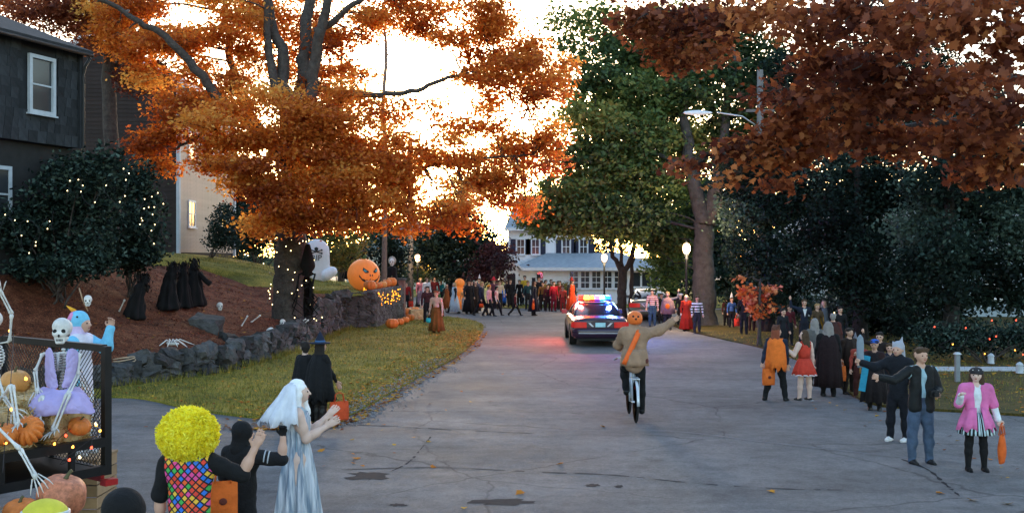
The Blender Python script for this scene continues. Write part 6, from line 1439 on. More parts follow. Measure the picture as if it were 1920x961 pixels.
def garment(f, name, mat, grow=.012, parts=('torso', 'arms'), vox=.014, hem=.03, wr=.007, seed=0, k=.03, short=False):
    """a looser shell over torso and arms"""
    if parts == ('arms',):
        H = f.H; g = grow * .8 * H
        for s in 'LR':
            sh, el, wr_ = f.J['sh' + s], f.J['el' + s], f.J['wr' + s]
            sdf_obj('sleeve', [(tuple(sh), tuple(el), .041 * H + g, .031 * H + g, 0)] + ([] if short else [(tuple(el), tuple(wr_), .030 * H + g, .022 * H + g, 0)]), [mat], f.root, vox, k * H, wrinkle=wr, wsc=8, seed=seed)
        return
    H = f.H; q = []
    for i, p in enumerate(f.P2):
        tg = f.pr[i][4]; a, b_, r0, r1 = p[:4]
        if i < 5 and 'torso' in parts: q.append((a, b_, r0 + grow * H, r1 + grow * H, 0, p[5], p[6]))
    if 'torso' in parts:
        c = f.pel - f.u * hem * H; q.append((tuple(c), tuple(f.pel + f.u * .05 * H), (.072 + grow) * H, (.070 + grow) * H, 0, .78, tuple(f.fwd)))
    if 'arms' in parts and 'torso' in parts: q.append((tuple(f.nb - f.u * .02 * H), tuple(f.nb + f.u * .035 * H), .052 * H, .043 * H, 0))
    if 'arms' in parts:
        for s in 'LR':
            sh, el, wr_ = f.J['sh' + s], f.J['el' + s], f.J['wr' + s]; g = grow * .8 * H
            q += [(tuple(sh), tuple(el), .037 * H + g, .031 * H + g, 0)]
            if not short: q += [(tuple(el), tuple(wr_), .030 * H + g, .022 * H + g, 0)]
    return sdf_obj(name, q, [mat], f.root, vox, k * H, wrinkle=wr, wsc=8, seed=seed)
def drape(f, name, prof, mat, folds=9, amp=.06, arc=None, off=(0, 0), n=60, hem=0, tilt=0, thick=.008, ph=None, mats=None):
    """cloth hung round the body axis; prof: (z, rx, ry) as fractions of height; arc in radians about the front (-Y)"""
    H = f.H; ph = RND.uniform(0, 6) if ph is None else ph; rows = []
    a0, a1 = arc if arc else (-PI, PI); closed = arc is None; m_ = len(prof)
    for i, (z, rx, ry) in enumerate(prof):
        row = []; fo = amp * (i / max(1, m_ - 1)) ** .8
        for j in range(n if closed else n + 1):
            a = a0 + (a1 - a0) * j / n; q = 1 + fo * math.sin(folds * a + ph) + fo * .4 * math.sin(folds * 2.3 * a + 1 + ph)
            zz = z + (hem * (math.sin(j * 2.1 + ph) * .5 + math.sin(j * .9)) if i == m_ - 1 else 0)
            row.append(Vector((rx * q * math.sin(a) + off[0], -ry * q * math.cos(a) + off[1], zz)) * H + Vector((0, 1, 0)) * tilt * (prof[0][0] - z) * H)
        rows.append(row)
    k = len(rows[0]); mb = MB(); mb.add([p for r in rows for p in r], [(i * k + j, (i + 1) * k + j, (i + 1) * k + (j + 1) % k, i * k + (j + 1) % k) for i in range(m_ - 1) for j in range(k if closed else k - 1)])
    o = mb.build(name, mat, f.root); md = o.modifiers.new('thick', 'SOLIDIFY'); md.thickness = thick; md.offset = 0; return o
def hat(f, kind, mat, band=None):
    H = f.H * f.hk; t = f.root; hr = f.hr; base = Vector(f.hp(0, .012, .036))
    if kind == 'witch': pr = [(.001, 0), (.115, -.006), (.118, 0), (.115, .006), (.058, .012), (.05, .04), (.032, .08), (.014, .115), (.001, .13)]
    elif kind == 'cone': pr = [(.05, 0), (.04, .05), (.02, .12), (.001, .18)]
    elif kind == 'tall': pr = [(.001, 0), (.09, -.002), (.092, .004), (.056, .008), (.054, .06), (.058, .11), (.001, .112)]
    elif kind == 'beanie': pr = [(.060, -.02), (.062, 0), (.060, .022), (.045, .042), (.022, .052), (.001, .055)]
    elif kind == 'cap': pr = [(.058, 0), (.059, .015), (.05, .035), (.025, .048), (.001, .05)]
    mb = MB(); mb.lathe([(r * H, z * H) for r, z in pr], 28, tuple(base), rot=hr, fn=(lambda a, i: 1 + .05 * math.sin(3 * a)) if kind == 'witch' else None); o = mb.build('hat', mat, t)
    if kind == 'cap': mb = MB(); mb.lathe([(.001, 0), (.05 * H, .002 * H), (.05 * H, .006 * H), (.001, .008 * H)], 18, tuple(Vector(f.hp(0, -.045, .036))), rot=hr); mb.build('peak', mat, o)
    if band: mb = MB(); mb.lathe([(.060 * H, .012 * H), (.0605 * H, .013 * H), (.056 * H, .03 * H)], 28, tuple(base), rot=hr); mb.build('band', band, o)
    return o
ORB = cloth('orange_bag', (.62, .13, .02)); REDB = cloth('red_bag', (.5, .04, .02))
def world(f, v): return f.root.matrix_basis @ Vector(v) if False else (Matrix.Translation(f.root.location) @ Matrix.Rotation(f.root.rotation_euler.z, 4, 'Z')) @ Vector(v)
def tote(label, top, mat, w=.3, h=.36, rz=0, name='trick_or_treat_bag', d=.1, mark=True):
    """bag hanging below the point that holds it"""
    t = thing(name, label, 'bag', Vector(top) - Vector((0, 0, h + .16)), rz, 'treat bags'); bm = bmesh.new()
    mb = MB(); nn = 10
    vs = []
    for i in range(nn + 1):
        z = h * i / nn; b_ = math.sin(PI * min(1, .15 + i / nn * .8)); vs += [(-w / 2, -d * b_ * .35, z), (0, -d * b_ * .62, z), (w / 2, -d * b_ * .35, z), (w / 2, d * b_ * .35, z), (0, d * b_ * .62, z), (-w / 2, d * b_ * .35, z)]
    fs = [(i * 6 + j, i * 6 + (j + 1) % 6, (i + 1) * 6 + (j + 1) % 6, (i + 1) * 6 + j) for i in range(nn) for j in range(6)] + [tuple(reversed(range(6)))]
    mb.add(vs, fs); o = mb.build('bag', mat, t)
    for s in (-1, 1): mb = MB(); mb.tube([(-w * .28, s * d * .3, h - .02), (-w * .2, s * d * .1, h + .13), (0, 0, h + .16), (w * .2, s * d * .1, h + .13), (w * .28, s * d * .3, h - .02)], .008, 6); mb.build('handle', mat, t)
    if mark:
        mb = MB(); mb.ell((0, -d * .60, h * .48), (w * .14, .012, w * .13), 10, 6); mb.build('print', cloth('dark_print', (.12, .03, .02)), t)
    return t
def pail(label, top, mat, r=.12, rz=0):
    t = thing('treat_pail', label, 'pail', Vector(top) - Vector((0, 0, r * 2.7)), rz, 'treat pails')
    mb = MB(); mb.lathe([(r * .6, 0), (r * .95, r * .3), (r * 1.05, r * .8), (r * .95, r * 1.4), (r * .75, r * 1.6), (r * .7, r * 1.5), (r * .001, r * 1.45)], 20, fn=lambda a, i: 1 - .05 * abs(math.cos(a * 4)) ** 4); mb.build('bucket', mat, t)
    mb = MB(); mb.tube([Vector((r * .85 * math.cos(a), 0, r * 1.5 + r * 1.2 * math.sin(a))) for a in np.linspace(0, PI, 11)], .008, 5); mb.build('handle', BLK, t); return t
UP = (0, 0, 1)

# ---- harlequin, stripes, plaid
def pat_mat(name, fn):
    m = bpy.data.materials.new(name); m.use_nodes = True; MATS[name] = m; n = m.node_tree.nodes; l = m.node_tree.links; b = n['Principled BSDF']; b.inputs['Roughness'].default_value = .85
    tc = n.new('ShaderNodeTexCoord'); sp = n.new('ShaderNodeSeparateXYZ'); l.new(tc.outputs['Object'], sp.inputs[0])
    def mt(op, a, c=None):
        q = n.new('ShaderNodeMath'); q.operation = op
        for i, x in enumerate((a, c)):
            if x is None: continue
            if isinstance(x, (int, float)): q.inputs[i].default_value = x
            else: l.new(x, q.inputs[i])
        return q.outputs[0]
    fn(n, l, b, sp.outputs, mt); return m
def harl(n, l, b, xyz, mt):
    a = mt('MULTIPLY', mt('ADD', xyz[0], mt('MULTIPLY', xyz[2], .9)), 17.0); c = mt('MULTIPLY', mt('SUBTRACT', xyz[0], mt('MULTIPLY', xyz[2], .9)), 17.0)
    fa, fc = mt('FLOOR', a), mt('FLOOR', c); cb = n.new('ShaderNodeCombineXYZ'); l.new(fa, cb.inputs[0]); l.new(fc, cb.inputs[1])
    wn_ = n.new('ShaderNodeTexWhiteNoise'); wn_.noise_dimensions = '3D'; l.new(cb.outputs[0], wn_.inputs['Vector'])
    rp = n.new('ShaderNodeValToRGB'); rp.color_ramp.interpolation = 'CONSTANT'; e = rp.color_ramp.elements; cols = ['#e8622a', '#3fa34a', '#2f6fd0', '#d9488f', '#e3b23a', '#d84030']
    e[0].position = 0; e[0].color = (*lin(cols[0]), 1); e[1].position = 5 / 6; e[1].color = (*lin(cols[5]), 1)
    for i in range(1, 5): e.new(i / 6).color = (*lin(cols[i]), 1)
    l.new(wn_.outputs['Value'], rp.inputs['Fac'])
    d1 = mt('ABSOLUTE', mt('SUBTRACT', mt('SUBTRACT', a, fa), .5)); d2 = mt('ABSOLUTE', mt('SUBTRACT', mt('SUBTRACT', c, fc), .5)); k = mt('LESS_THAN', mt('MAXIMUM', d1, d2), .37)
    mx = n.new('ShaderNodeMix'); mx.data_type = 'RGBA'; mx.inputs[6].default_value = (.012, .012, .014, 1); l.new(k, mx.inputs[0]); l.new(rp.outputs['Color'], mx.inputs[7]); l.new(mx.outputs[2], b.inputs['Base Color'])
HARL = pat_mat('harlequin', harl)
def stripes(ax, freq, c0, c1, duty=.5, rad=False):
    def fn(n, l, b, xyz, mt):
        v = mt('ARCTAN2', xyz[0], xyz[1]) if rad else xyz[ax]
        k = mt('LESS_THAN', mt('FRACT', mt('MULTIPLY', v, freq)), duty); mx = n.new('ShaderNodeMix'); mx.data_type = 'RGBA'; mx.inputs[6].default_value = (*lin(c0), 1); mx.inputs[7].default_value = (*lin(c1), 1); l.new(k, mx.inputs[0]); l.new(mx.outputs[2], b.inputs['Base Color'])
    return fn
BWH = pat_mat('black_white_bands', stripes(2, 9.0, '#d8dade', '#101216')); SKST = pat_mat('striped_skirt', stripes(0, 4.2, '#101216', '#b8cfd8', .45, True)); PATJ = pat_mat('patterned_jacket', stripes(2, 12, '#d8b8b8', '#7a2030', .4)); PLAID = pat_mat('pink_plaid', stripes(0, 14, '#c87a80', '#e8d8d8', .4))

# ---------------------------------------------------------------- near left
# clown
f = person('clown in curly yellow wig and harlequin waistcoat waving with back turned', (-2.74, 8.7, 0), 1.70, PI, 0, BLK, BLK, None, None, aR=((.85, .25, -.42), (.42, .1, .92)), aL=((-.25, 0, -1), (-.05, .2, -1)), sleeve='elbow', bulk=1.25, curl=(.5, .1), vox=.012, yaw=-.2)
garment(f, 'waistcoat', HARL, .012, ('torso',), .014, .02, .003)
garment(f, 'shirt_sleeves', BLK, .012, ('arms',), .014, short=True)
q = []
for i in range(150):
    d = Vector((RND.gauss(0, 1), RND.gauss(0, 1), RND.gauss(0, 1))).normalized(); p = Vector(f.hp(0, .02, .012)) + Vector((d.x * .205, d.y * .17, d.z * .185)); q.append((tuple(p), tuple(p + d * .012), RND.uniform(.026, .042), .028, 0))
q.append((tuple(f.hp(0, .02, .012)), tuple(f.hp(0, .02, .016)), .19, .19, 0))
sdf_obj('wig', q, [M('yellow_wig', (.95, .80, .03), rough=.95, var=.3, scale=30, bump=1, bscale=70, dist=.02)], f.root, .012, .012, wrinkle=.004, wsc=40)
d = NR.normal(size=(9000, 3)); d /= np.linalg.norm(d, axis=1)[:, None]; c0 = np.array(f.hp(0, .02, .012)); lump = 1 + .07 * np.sin(d[:, 0] * 11) * np.sin(d[:, 1] * 11 + 1) * np.sin(d[:, 2] * 11 + 2)
V, Fc, tt = leaf_cloud(c0 + d * np.array([.245, .21, .225]) * (lump * NR.uniform(.93, 1.05, 9000))[:, None], .04, 'thin', -.3, fold=.5)
tag(link('curls', mesh_np('curls', V, Fc, leafmat('yellow_curl', [(.88, .68, .01), (.98, .88, .03), (1, .97, .12)], .45), tt), f.root), kind='stuff')
# hooded figure
f = person('figure in black hood and gloves raising a fist beside the clown', (-2.58, 9.8, 0), 1.52, PI - .5, 0, BLK, BLK, None, None, aR=((1, .1, -.15), (.03, .1, 1)), aL=((-.3, .2, -1), (-.2, .3, -.9)), sleeve='elbow', leg='shorts', bulk=1.15, glove=BLK, curl=(.5, .8), yaw=-.5)
garment(f, 'tunic', BLK, .012, ('torso',), .014, .05, .004, 3); garment(f, 'sleeves', cloth('charcoal_wear', (.010, .010, .012)), .012, ('arms',), .014, short=True)
for k in (.35, .5):
    e = f.J['shR'].lerp(f.J['elR'], k); d = (f.J['elR'] - f.J['shR']).normalized(); mb = MB(); mb.lathe([(.069, -.006), (.071, 0), (.069, .006)], 20, tuple(e), rot=d.to_track_quat('Z', 'Y').to_matrix()); mb.build('sleeve_stripe', cloth('stripe_grey', (.4, .42, .45)), f.root)
h = f.hp; sdf_obj('hood', [(tuple(h(0, .008, .012)), tuple(h(0, .012, .022)), .098, .096, 0), (tuple(h(0, .01, -.03)), tuple(h(0, .02, -.09)), .085, .10, 0)], [BLK], f.root, .014, .03, wrinkle=.003)
tote('orange bag hanging between the clown and the hooded figure', P(418, 868, 9.4), ORB, .26, .34, .3)
# ghost bride
f = person('ghostly bride with white hair, veil and torn pale blue gown clapping', (-2.36, 11.3, 0), 1.74, PI / 2 + .15, 2, C('#8fa6b4'), C('#8fa6b4'), WSH, None, aL=((.45, -.1, -.9), (.62, .15, .62)), aR=((.30, .2, -.9), (.8, .05, .5)), sleeve='none', leg='bare', curl=(.1, .15), lL=((.12, 0, -1), (0, 0, -1)), lR=((-.1, 0, -1), (-.1, 0, -1)), palm=((0, 1, 0), (0, -1, 0)))
h = f.hp; q = [(tuple(h(0, .012, .018)), tuple(h(0, .016, .026)), .10, .098, 0)] + [(tuple(h(s * .03, .02, -.01)), tuple(h(s * .06, .03, -.16)), .07, .06, 0) for s in (1, -1)] + [(tuple(h(0, .05, 0)), tuple(h(0, .09, -.17)), .085, .08, 0), (tuple(h(.045, -.02, -.04)), tuple(h(.05, -.05, -.14)), .04, .035, 0)]
sdf_obj('hair', q, [HAIR['white']], f.root, .013, .03, wrinkle=.006, wsc=20)
gown = pat_mat('streaked_gown', lambda n, l, b, xyz, mt: None)
n_ = gown.node_tree.nodes; l_ = gown.node_tree.links; tcx = n_.new('ShaderNodeTexCoord'); mpx = n_.new('ShaderNodeMapping'); mpx.inputs['Scale'].default_value = (16, 16, 1.0); nzx = n_.new('ShaderNodeTexNoise'); nzx.inputs['Scale'].default_value = 1.6; nzx.inputs['Detail'].default_value = 5; rpx = n_.new('ShaderNodeValToRGB')
rpx.color_ramp.elements[0].position = .36; rpx.color_ramp.elements[0].color = (*lin('#6f7f90'), 1); rpx.color_ramp.elements[1].position = .62; rpx.color_ramp.elements[1].color = (*lin('#c4c8d0'), 1)
l_.new(tcx.outputs['Object'], mpx.inputs[0]); l_.new(mpx.outputs[0], nzx.inputs['Vector']); l_.new(nzx.outputs['Fac'], rpx.inputs['Fac']); l_.new(rpx.outputs['Color'], n_['Principled BSDF'].inputs['Base Color'])
drape(f, 'gown', [(.80, .075, .058), (.76, .096, .072), (.70, .092, .07), (.62, .076, .06), (.54, .088, .075), (.40, .105, .098), (.22, .125, .118), (.03, .15, .14)], gown, 9, .22, n=90, hem=.02)
drape(f, 'veil', [(.985, .035, .03), (.96, .07, .065), (.90, .105, .10), (.82, .15, .16), (.74, .19, .21)], M('veil', (.72, .74, .80), rough=.8, alpha=.75), 9, .1, (PI * .45, PI * 1.55), (0, .02), hem=.02, thick=.003)
# witch and companion
f = person('witch in blue black hat and black dress carrying an orange bag on the verge', (-3.47, 18.55, .0), 1.60, PI * .75, 0, BLK, BLK, None, 'dark', aR=((.25, .2, -.9), (.3, .3, -.6)), aL=((-.2, 0, -1), (.0, .3, -.8)), leg='boots', hairstyle='long')
drape(f, 'dress', [(.80, .10, .075), (.70, .095, .08), (.60, .085, .07), (.5, .12, .11), (.30, .165, .155)], BLK, 9, .12, hem=.02)
drape(f, 'cape', [(.83, .09, .07), (.72, .15, .12), (.5, .18, .16), (.33, .2, .19)], BLK, 8, .12, (PI * .4, PI * 1.6), hem=.02)
hat(f, 'witch', cloth('blue_black_felt', (.010, .016, .035)), cloth('blue_band', (.04, .10, .22)))
tote('red orange bag carried by the witch on the verge', P(636, 735, 18.4), cloth('red_orange_bag', (.55, .07, .02)), .34, .34, .5, mark=False)
f = person('figure in a black cape with a pale mask beside the witch', (-3.83, 18.95, .0), 1.53, PI * .8, 2, BLK, BLK, None, 'dark', aL=((-.2, 0, -1), (.2, .3, -.8)), yaw=.9)
drape(f, 'cape', [(.84, .08, .065), (.76, .13, .10), (.55, .165, .14), (.25, .19, .17), (.07, .21, .19)], BLK, 9, .10, hem=.012)
mb = MB(); mb.ell(f.hp(0, -.03, -.004), (.048 * f.H, .04 * f.H, .06 * f.H), 14, 10); mb.build('mask', cloth('pale_mask', (.6, .42, .42)), f.root)
# unicorn onesie behind the gate
t = thing('crate', 'wooden crate standing behind the trailer gate', 'crate', P(152, 700, 11.75)); t.location.z = 0
for k in range(6):
    for s in (-1, 1):
        mb = MB(); mb.box((0, s * .28, .07 + k * .135), (.6, .02, .12)); mb.build('slat', M('crate_wood', (.3, .2, .11), rnd=.2), t, smooth=False); mb = MB(); mb.box((s * .29, 0, .07 + k * .135), (.02, .54, .12)); mb.build('slat', MATS['crate_wood'], t, smooth=False)
mb = MB(); mb.box((0, 0, .82), (.62, .6, .03)); mb.build('lid', MATS['crate_wood'], t, smooth=False)
f = person('person in a pastel unicorn onesie waving behind the trailer gate', (t.location.x, t.location.y, .835), 1.62, PI / 2 - .1, 0, C('#c9d4de'), C('#c9d4de'), WSH, None, aL=((.85, -.35, -.30), (.22, 0, .97)), aR=((-.1, .2, -1), (.2, 0, -.9)), curl=(.5, .4), yaw=-.1)
h = f.hp; PAS = C('#6fb8d8'); PNK = C('#d88ab8')
garment(f, 'onesie', C('#d5d0dc'), .014, ('torso',), .014, .05); garment(f, 'onesie_sleeves', PAS, .014, ('arms',), .014, short=False)
sdf_obj('hood', [(tuple(h(0, .016, .018)), tuple(h(0, .02, .03)), .105, .10, 0), (tuple(h(0, .02, -.02)), tuple(h(0, .03, -.09)), .09, .09, 1), (tuple(h(0, .06, .05)), tuple(h(0, .085, .02)), .06, .05, 2)], [PAS, C('#c9b8dc'), PNK], f.root, .013, .03)
mb = MB(); a = Vector(h(0, .06, .085)); b_ = Vector(h(0, .125, .125)); mb.tube([a, a.lerp(b_, .5), b_], [.028, .018, .003], 10); mb.build('horn', C('#e0a030'), f.root)
for s in (1, -1): mb = MB(); mb.ell(h(s * .045, .05, .045), (.02, .03, .045), 10, 7); mb.build('ear', PNK, f.root); mb = MB(); mb.ell(h(s * .058, .0, .05), .012, 8, 6); mb.build('eye_button', EYE, f.root)
t = thing('toy_skull', 'small toy skull on a stick held up by the unicorn person', 'toy', P(165, 566, 11.6)); skull(t, (0, 0, .02), .3, .55)
mb = MB(); mb.tube([(0, 0, -.1), (-.06, 0, .02), (-.1, 0, .16)], .008, 6); mb.build('stick', C('#9a7a60'), t)
# dark hat at the bottom edge
f = person('spectator in a black beanie seen from behind at the bottom edge', (-2.43, 6.4, 0), 1.62, PI, 0, BLK, BLK, None, 'dark', vox=.016, bulk=1.2); hat(f, 'beanie', BLK)
h = f.hp; sdf_obj('hood', [(tuple(h(0, .005, .012)), tuple(h(0, .01, .02)), .135, .13, 0), (tuple(h(0, .01, -.05)), tuple(h(0, .02, -.1)), .12, .13, 0)], [BLK], f.root, .018, .03)

# ---------------------------------------------------------------- cyclist
BX, BY = 2.31, 18.75; KS = 1.10
bk = thing('bicycle', 'silver bicycle ridden up the middle of the road', 'bicycle', (BX, BY, 0)); bk.scale = (KS,) * 3
fm = M('bike_frame', (.55, .60, .66), rough=.3, metal=.4); bt = M('tyre'); ch_ = M('chrome', (.6, .6, .62), rough=.2, metal=1)
for nm_, y in (('rear_wheel', .34), ('front_wheel', 1.36)):
    w = MB(); w.lathe([(.325, -.02), (.345, -.012), (.35, 0), (.345, .012), (.325, .02), (.318, .01), (.318, -.01), (.325, -.02)], 40, (0, y, .35), rot=(0, PI / 2, 0)); w = w.build(nm_, bt, bk)
    mb = MB(); mb.lathe([(.318, -.012), (.305, -.008), (.305, .008), (.318, .012)], 40, (0, y, .35), rot=(0, PI / 2, 0)); mb.build('rim', ch_, w)
    mb = MB()
    for k in range(20): a = 2 * PI * k / 20; mb.tube([((-1) ** k * .02, y, .35), (0, y + .31 * math.cos(a), .35 + .31 * math.sin(a))], .0025, 4)
    tag(mb.build('spokes', ch_, w), kind='stuff')
    mb = MB(); mb.tube([(-.06, y, .35), (.06, y, .35)], .022, 8); mb.build('hub', ch_, w)
    mb = MB(); pf = [(0, y + .37 * math.cos(a), .35 + .37 * math.sin(a)) for a in np.linspace(.6, 3.2, 12)]; mb.tube(pf, .026, 6, flat=.35); mb.build('mudguard', fm, bk)
for nm_, pts, r in (('down_tube', [(0, .8, .30), (0, 1.2, .78)], .02), ('seat_tube', [(0, .8, .30), (0, .66, .92)], .018), ('top_tube', [(0, .68, .82), (0, 1.18, .86)], .018), ('head_tube', [(0, 1.17, .76), (0, 1.15, .95)], .022)):
    mb = MB(); mb.tube(pts, r, 8); mb.build(nm_, fm, bk)
for s in (-1, 1):
    for nm_, pts, r in (('seat_stay', [(s * .05, .34, .35), (s * .02, .67, .80)], .010), ('chain_stay', [(s * .05, .34, .35), (s * .03, .8, .30)], .011), ('fork', [(s * .05, 1.36, .35), (s * .045, 1.25, .62), (s * .02, 1.18, .76)], .012), ('handlebar', [(0, 1.15, .98), (s * .2, 1.17, 1.02), (s * .30, 1.02, 1.00)], .013), ('crank', [(s * .05, .8, .30), (s * .06, .8 + s * .02, .30 - s * .165)], .012), ('rack_strut', [(s * .06, .34, .36), (s * .06, .36, .74)], .006)):
        mb = MB(); mb.tube(pts, r, 7); mb.build(nm_, fm if nm_ != 'handlebar' else ch_, bk)
    mb = MB(); mb.box((s * .11, .8 + s * .02, .30 - s * .165), (.09, .09, .025)); mb.build('pedal', bt, bk, smooth=False)
mb = MB(); mb.box((0, .42, .745), (.13, .34, .012)); mb.build('rack', fm, bk, smooth=False)
mb = MB(); mb.ell((0, .62, .94), (.085, .14, .035), 14, 8); mb.build('saddle', bt, bk)
mb = MB(); mb.lathe([(.09, -.004), (.095, 0), (.09, .004)], 24, (.045, .8, .30), rot=(0, PI / 2, 0)); mb.build('chainring', ch_, bk)
mb = MB(); mb.box((0, .27, .60), (.05, .02, .05)); mb.build('reflector', M('reflector_red', (.5, .02, .02), rough=.2), bk, smooth=False)
f = person('cyclist in tan jacket with orange sash and pumpkin helmet raising an arm', (BX + .02, BY + .64 * KS, 0), 1.93, PI, 0, C('#8a7a68'), BLK, SHOE, None, headk=1.1, aR=((.84, .35, .20), (.78, .25, .50)), aL=((-.25, .62, -.72), (.12, .92, -.2)), lean=(.12, -.02), pelvis_z=1.10,
           lR=((.10, .30, -.95), (.02, -.12, -1)), lL=((-.12, .90, -.30), (.05, -.35, -.93)), curl=(.8, .25), bulk=1.2)
tan = cloth('tan_jacket', (.30, .19, .125), var=.22, scale=5)
garment(f, 'jacket', tan, .022, ('torso', 'arms'), .014, .01, .008, 2)
drape(f, 'jacket_hem', [(.70, .115, .10), (.64, .128, .116), (.58, .134, .124), (.535, .137, .128)], tan, 7, .06, n=50, off=(0, -.008))
h = f.hp; mb = MB(); mb.lathe([(.001, -.07), (.11, -.075), (.148, -.04), (.16, .03), (.148, .10), (.10, .155), (.04, .178), (.001, .18)], 45, tuple(Vector(h(0, .006, .02)) - Vector((0, 0, .03))), .92, 1.05, fn=lambda a, i: 1 - .04 * abs(math.cos(a * 4.5)) ** 5); hm = mb.build('helmet', M('pumpkin_helmet', (.75, .16, .03), rough=.4, var=.1), f.root)
for dx, dz in ((-.035, .02), (.04, .025), (0, -.015)): mb = MB(); mb.ell(Vector(h(0, .006, .02)) + Vector((dx * 1.3, .165, dz * 1.3 + .02)), (.022, .01, .02), 8, 5); mb.build('hole', EYE, hm)
H = f.H; sash = []
for k in range(11):
    q = k / 10; x = -.035 + .15 * q; z = .315 - .33 * q; dep = interp(q, [0, .15, .5, .85, 1], [.062, .094, .104, .104, .085]); sash.append(Vector(f.pel) + (Vector((x, 0, 0)) + f.u * z) * H + Vector((0, dep * H, 0)))
mb = MB(); w_ = .05
vs = []
for p in sash: vs += [tuple(p + Vector((-w_ * .9, .0, -w_ * .35))), tuple(p + Vector((w_ * .9, .0, w_ * .35)))]
mb.add(vs, [(2 * i, 2 * i + 1, 2 * i + 3, 2 * i + 2) for i in range(10)]); o = mb.build('sash', M('sash_orange', (.80, .13, .02), rough=.6, var=.1), f.root); md = o.modifiers.new('thick', 'SOLIDIFY'); md.thickness = .014; md.offset = 0
mb = MB(); mb.ell(Vector(f.pel) + Vector((-.20, .05, .02)), (.06, .09, .09), 12, 8); mb.build('hip_pouch', cloth('dark_red_pouch', (.10, .03, .025)), f.root)

# ---------------------------------------------------------------- right hand group
def gp2(x, y): p = G(x, y); p.z = 0; return p
p = gp2(1456, 750); f = person('child in a tattered orange cape and brown eared hat walking with an orange bag', p, 1.62, PI - .55, 0, C('#1c2436'), BLK, SHOE, 'red', aL=((-.35, -.1, -.95), (-.25, -.2, -.95)), aR=((.2, .1, -1), (.1, .2, -.9)), lL=((-.22, .05, -1), (-.28, -.1, -1)), lR=((.2, .1, -1), (.1, -.15, -1)), hairstyle='long', curl=(.9, .4), yaw=-.7)
drape(f, 'cape', [(.83, .085, .06), (.78, .12, .085), (.66, .13, .11), (.52, .145, .13), (.42, .15, .14)], cloth('orange_cape', (.70, .15, .02)), 6, .06, (PI * .45, PI * 1.5), hem=.03, n=40)
h = f.hp; sdf_obj('hat', [(tuple(h(0, .012, .03)), tuple(h(0, .014, .036)), .094, .09, 0), (tuple(h(.05, .01, .065)), tuple(h(.062, .012, .085)), .03, .018, 0), (tuple(h(-.05, .01, .065)), tuple(h(-.062, .012, .085)), .03, .018, 0)], [cloth('brown_felt', (.11, .045, .03))], f.root, .013, .02)
tote('orange bag with a dark spider mark held by the caped child', P(1441, 676, p.y - .1), ORB, .27, .36, .2)
p = gp2(1508, 750); f = person('girl in a red sleeveless cheerleader dress seen from behind', p, 1.52, PI + .5, 2, C('#a02818'), C('#a02818'), cloth('black_white_shoe', (.03, .03, .03)), 'brown', aL=((-.4, -.1, -.85), (-.5, .3, .5)), aR=((.2, 0, -1), (.1, .1, -1)), sleeve='none', leg='bare', lL=((-.08, 0, -1), (-.05, .05, -1)), lR=((.14, -.05, -1), (.03, .05, -1)), yaw=.5, hairstyle='long')
RD = cloth('cheer_red', (.50, .045, .025))
drape(f, 'dress_top', [(.81, .085, .055), (.74, .098, .078), (.66, .088, .072), (.60, .083, .068)], RD, 4, .01, n=40)
drape(f, 'dress_skirt', [(.60, .084, .068), (.54, .11, .10), (.44, .15, .135), (.36, .172, .155)], RD, 12, .07, n=84, ph=0); drape(f, 'hem_trim', [(.378, .171, .153), (.355, .178, .160)], cloth('trim_white', (.6, .5, .5)), 12, .07, n=84, ph=0)
for s in 'LR': mb = MB(); mb.box(Vector(f.J['an' + s]) + Vector((0, -.03, -.055)), (.095, .26, .02)); mb.build('shoe_sole', WSH, f.root, smooth=False)
p = gp2(1553, 742); f = person('tall figure in a dark maroon gown behind the cheerleader', p, 1.66, PI - .2, 0, BLK, BLK, SHOE, 'grey', hairstyle='long', vox=.018)
drape(f, 'gown', [(.82, .09, .07), (.72, .13, .10), (.5, .15, .13), (.3, .165, .15), (.13, .175, .16)], cloth('dark_maroon', (.014, .006, .007)), 9, .1)
p = gp2(1527, 722); f = person('grey robed figure partly hidden behind the cheerleader', p, 1.62, PI + .3, 0, C('#5a5856'), C('#4a4846'), SHOE, 'grey', hairstyle='long', vox=.018)
drape(f, 'robe', [(.82, .08, .065), (.7, .12, .09), (.4, .14, .12), (.12, .15, .14)], C('#55524f'), 8, .1)
p = gp2(1592, 738); f = person('figure in dark brown costume with an orange bag at the knee', p, 1.5, .4, 1, C('#2a1d16'), C('#1c1512'), SHOE, 'dark', vox=.018)
drape(f, 'cape', [(.83, .08, .06), (.7, .13, .1), (.4, .16, .14)], C('#241812'), 7, .1, hem=.02)
tote('orange bag on the ground beside the dark brown costume', P(1576, 672, p.y - .3), ORB, .24, .34, .2, mark=False)
p = gp2(1640, 768); f = person('child in dark costume with turquoise sash and blue cap holding a grey foam blade', p, 1.42, -.5, 1, C('#2a1a1c'), BLK, SHOE, 'dark', aR=((-.5, -.3, -.6), (-.5, -.3, .7)), aL=((.3, 0, -1), (.2, -.3, -.6)), vox=.015, curl=(.4, .9))
drape(f, 'robe', [(.82, .08, .065), (.66, .10, .085), (.45, .15, .13), (.12, .19, .17)], C('#1a1416'), 8, .1, hem=.015)
mb = MB(); mb.beam(f.J['shR'] * .8 + Vector(f.pel) * .2 + Vector((0, -.12, .05)), Vector(f.pel) + Vector((-.22, -.16, -.35)), .13, .02, up=(0, 1, 0)); mb.build('sash', C('#2f8aa8'), f.root, smooth=False)
hat(f, 'cap', C('#2a5ab0'))
t = thing('foam_blade', 'grey foam blade held upright by the child in the blue cap', 'toy sword', P(1613, 700, p.y - .3)); mb = MB(); mb.tube([(0, 0, 0), (0, 0, .12)], .018, 8); mb.build('grip', C('#7a5a30'), t)
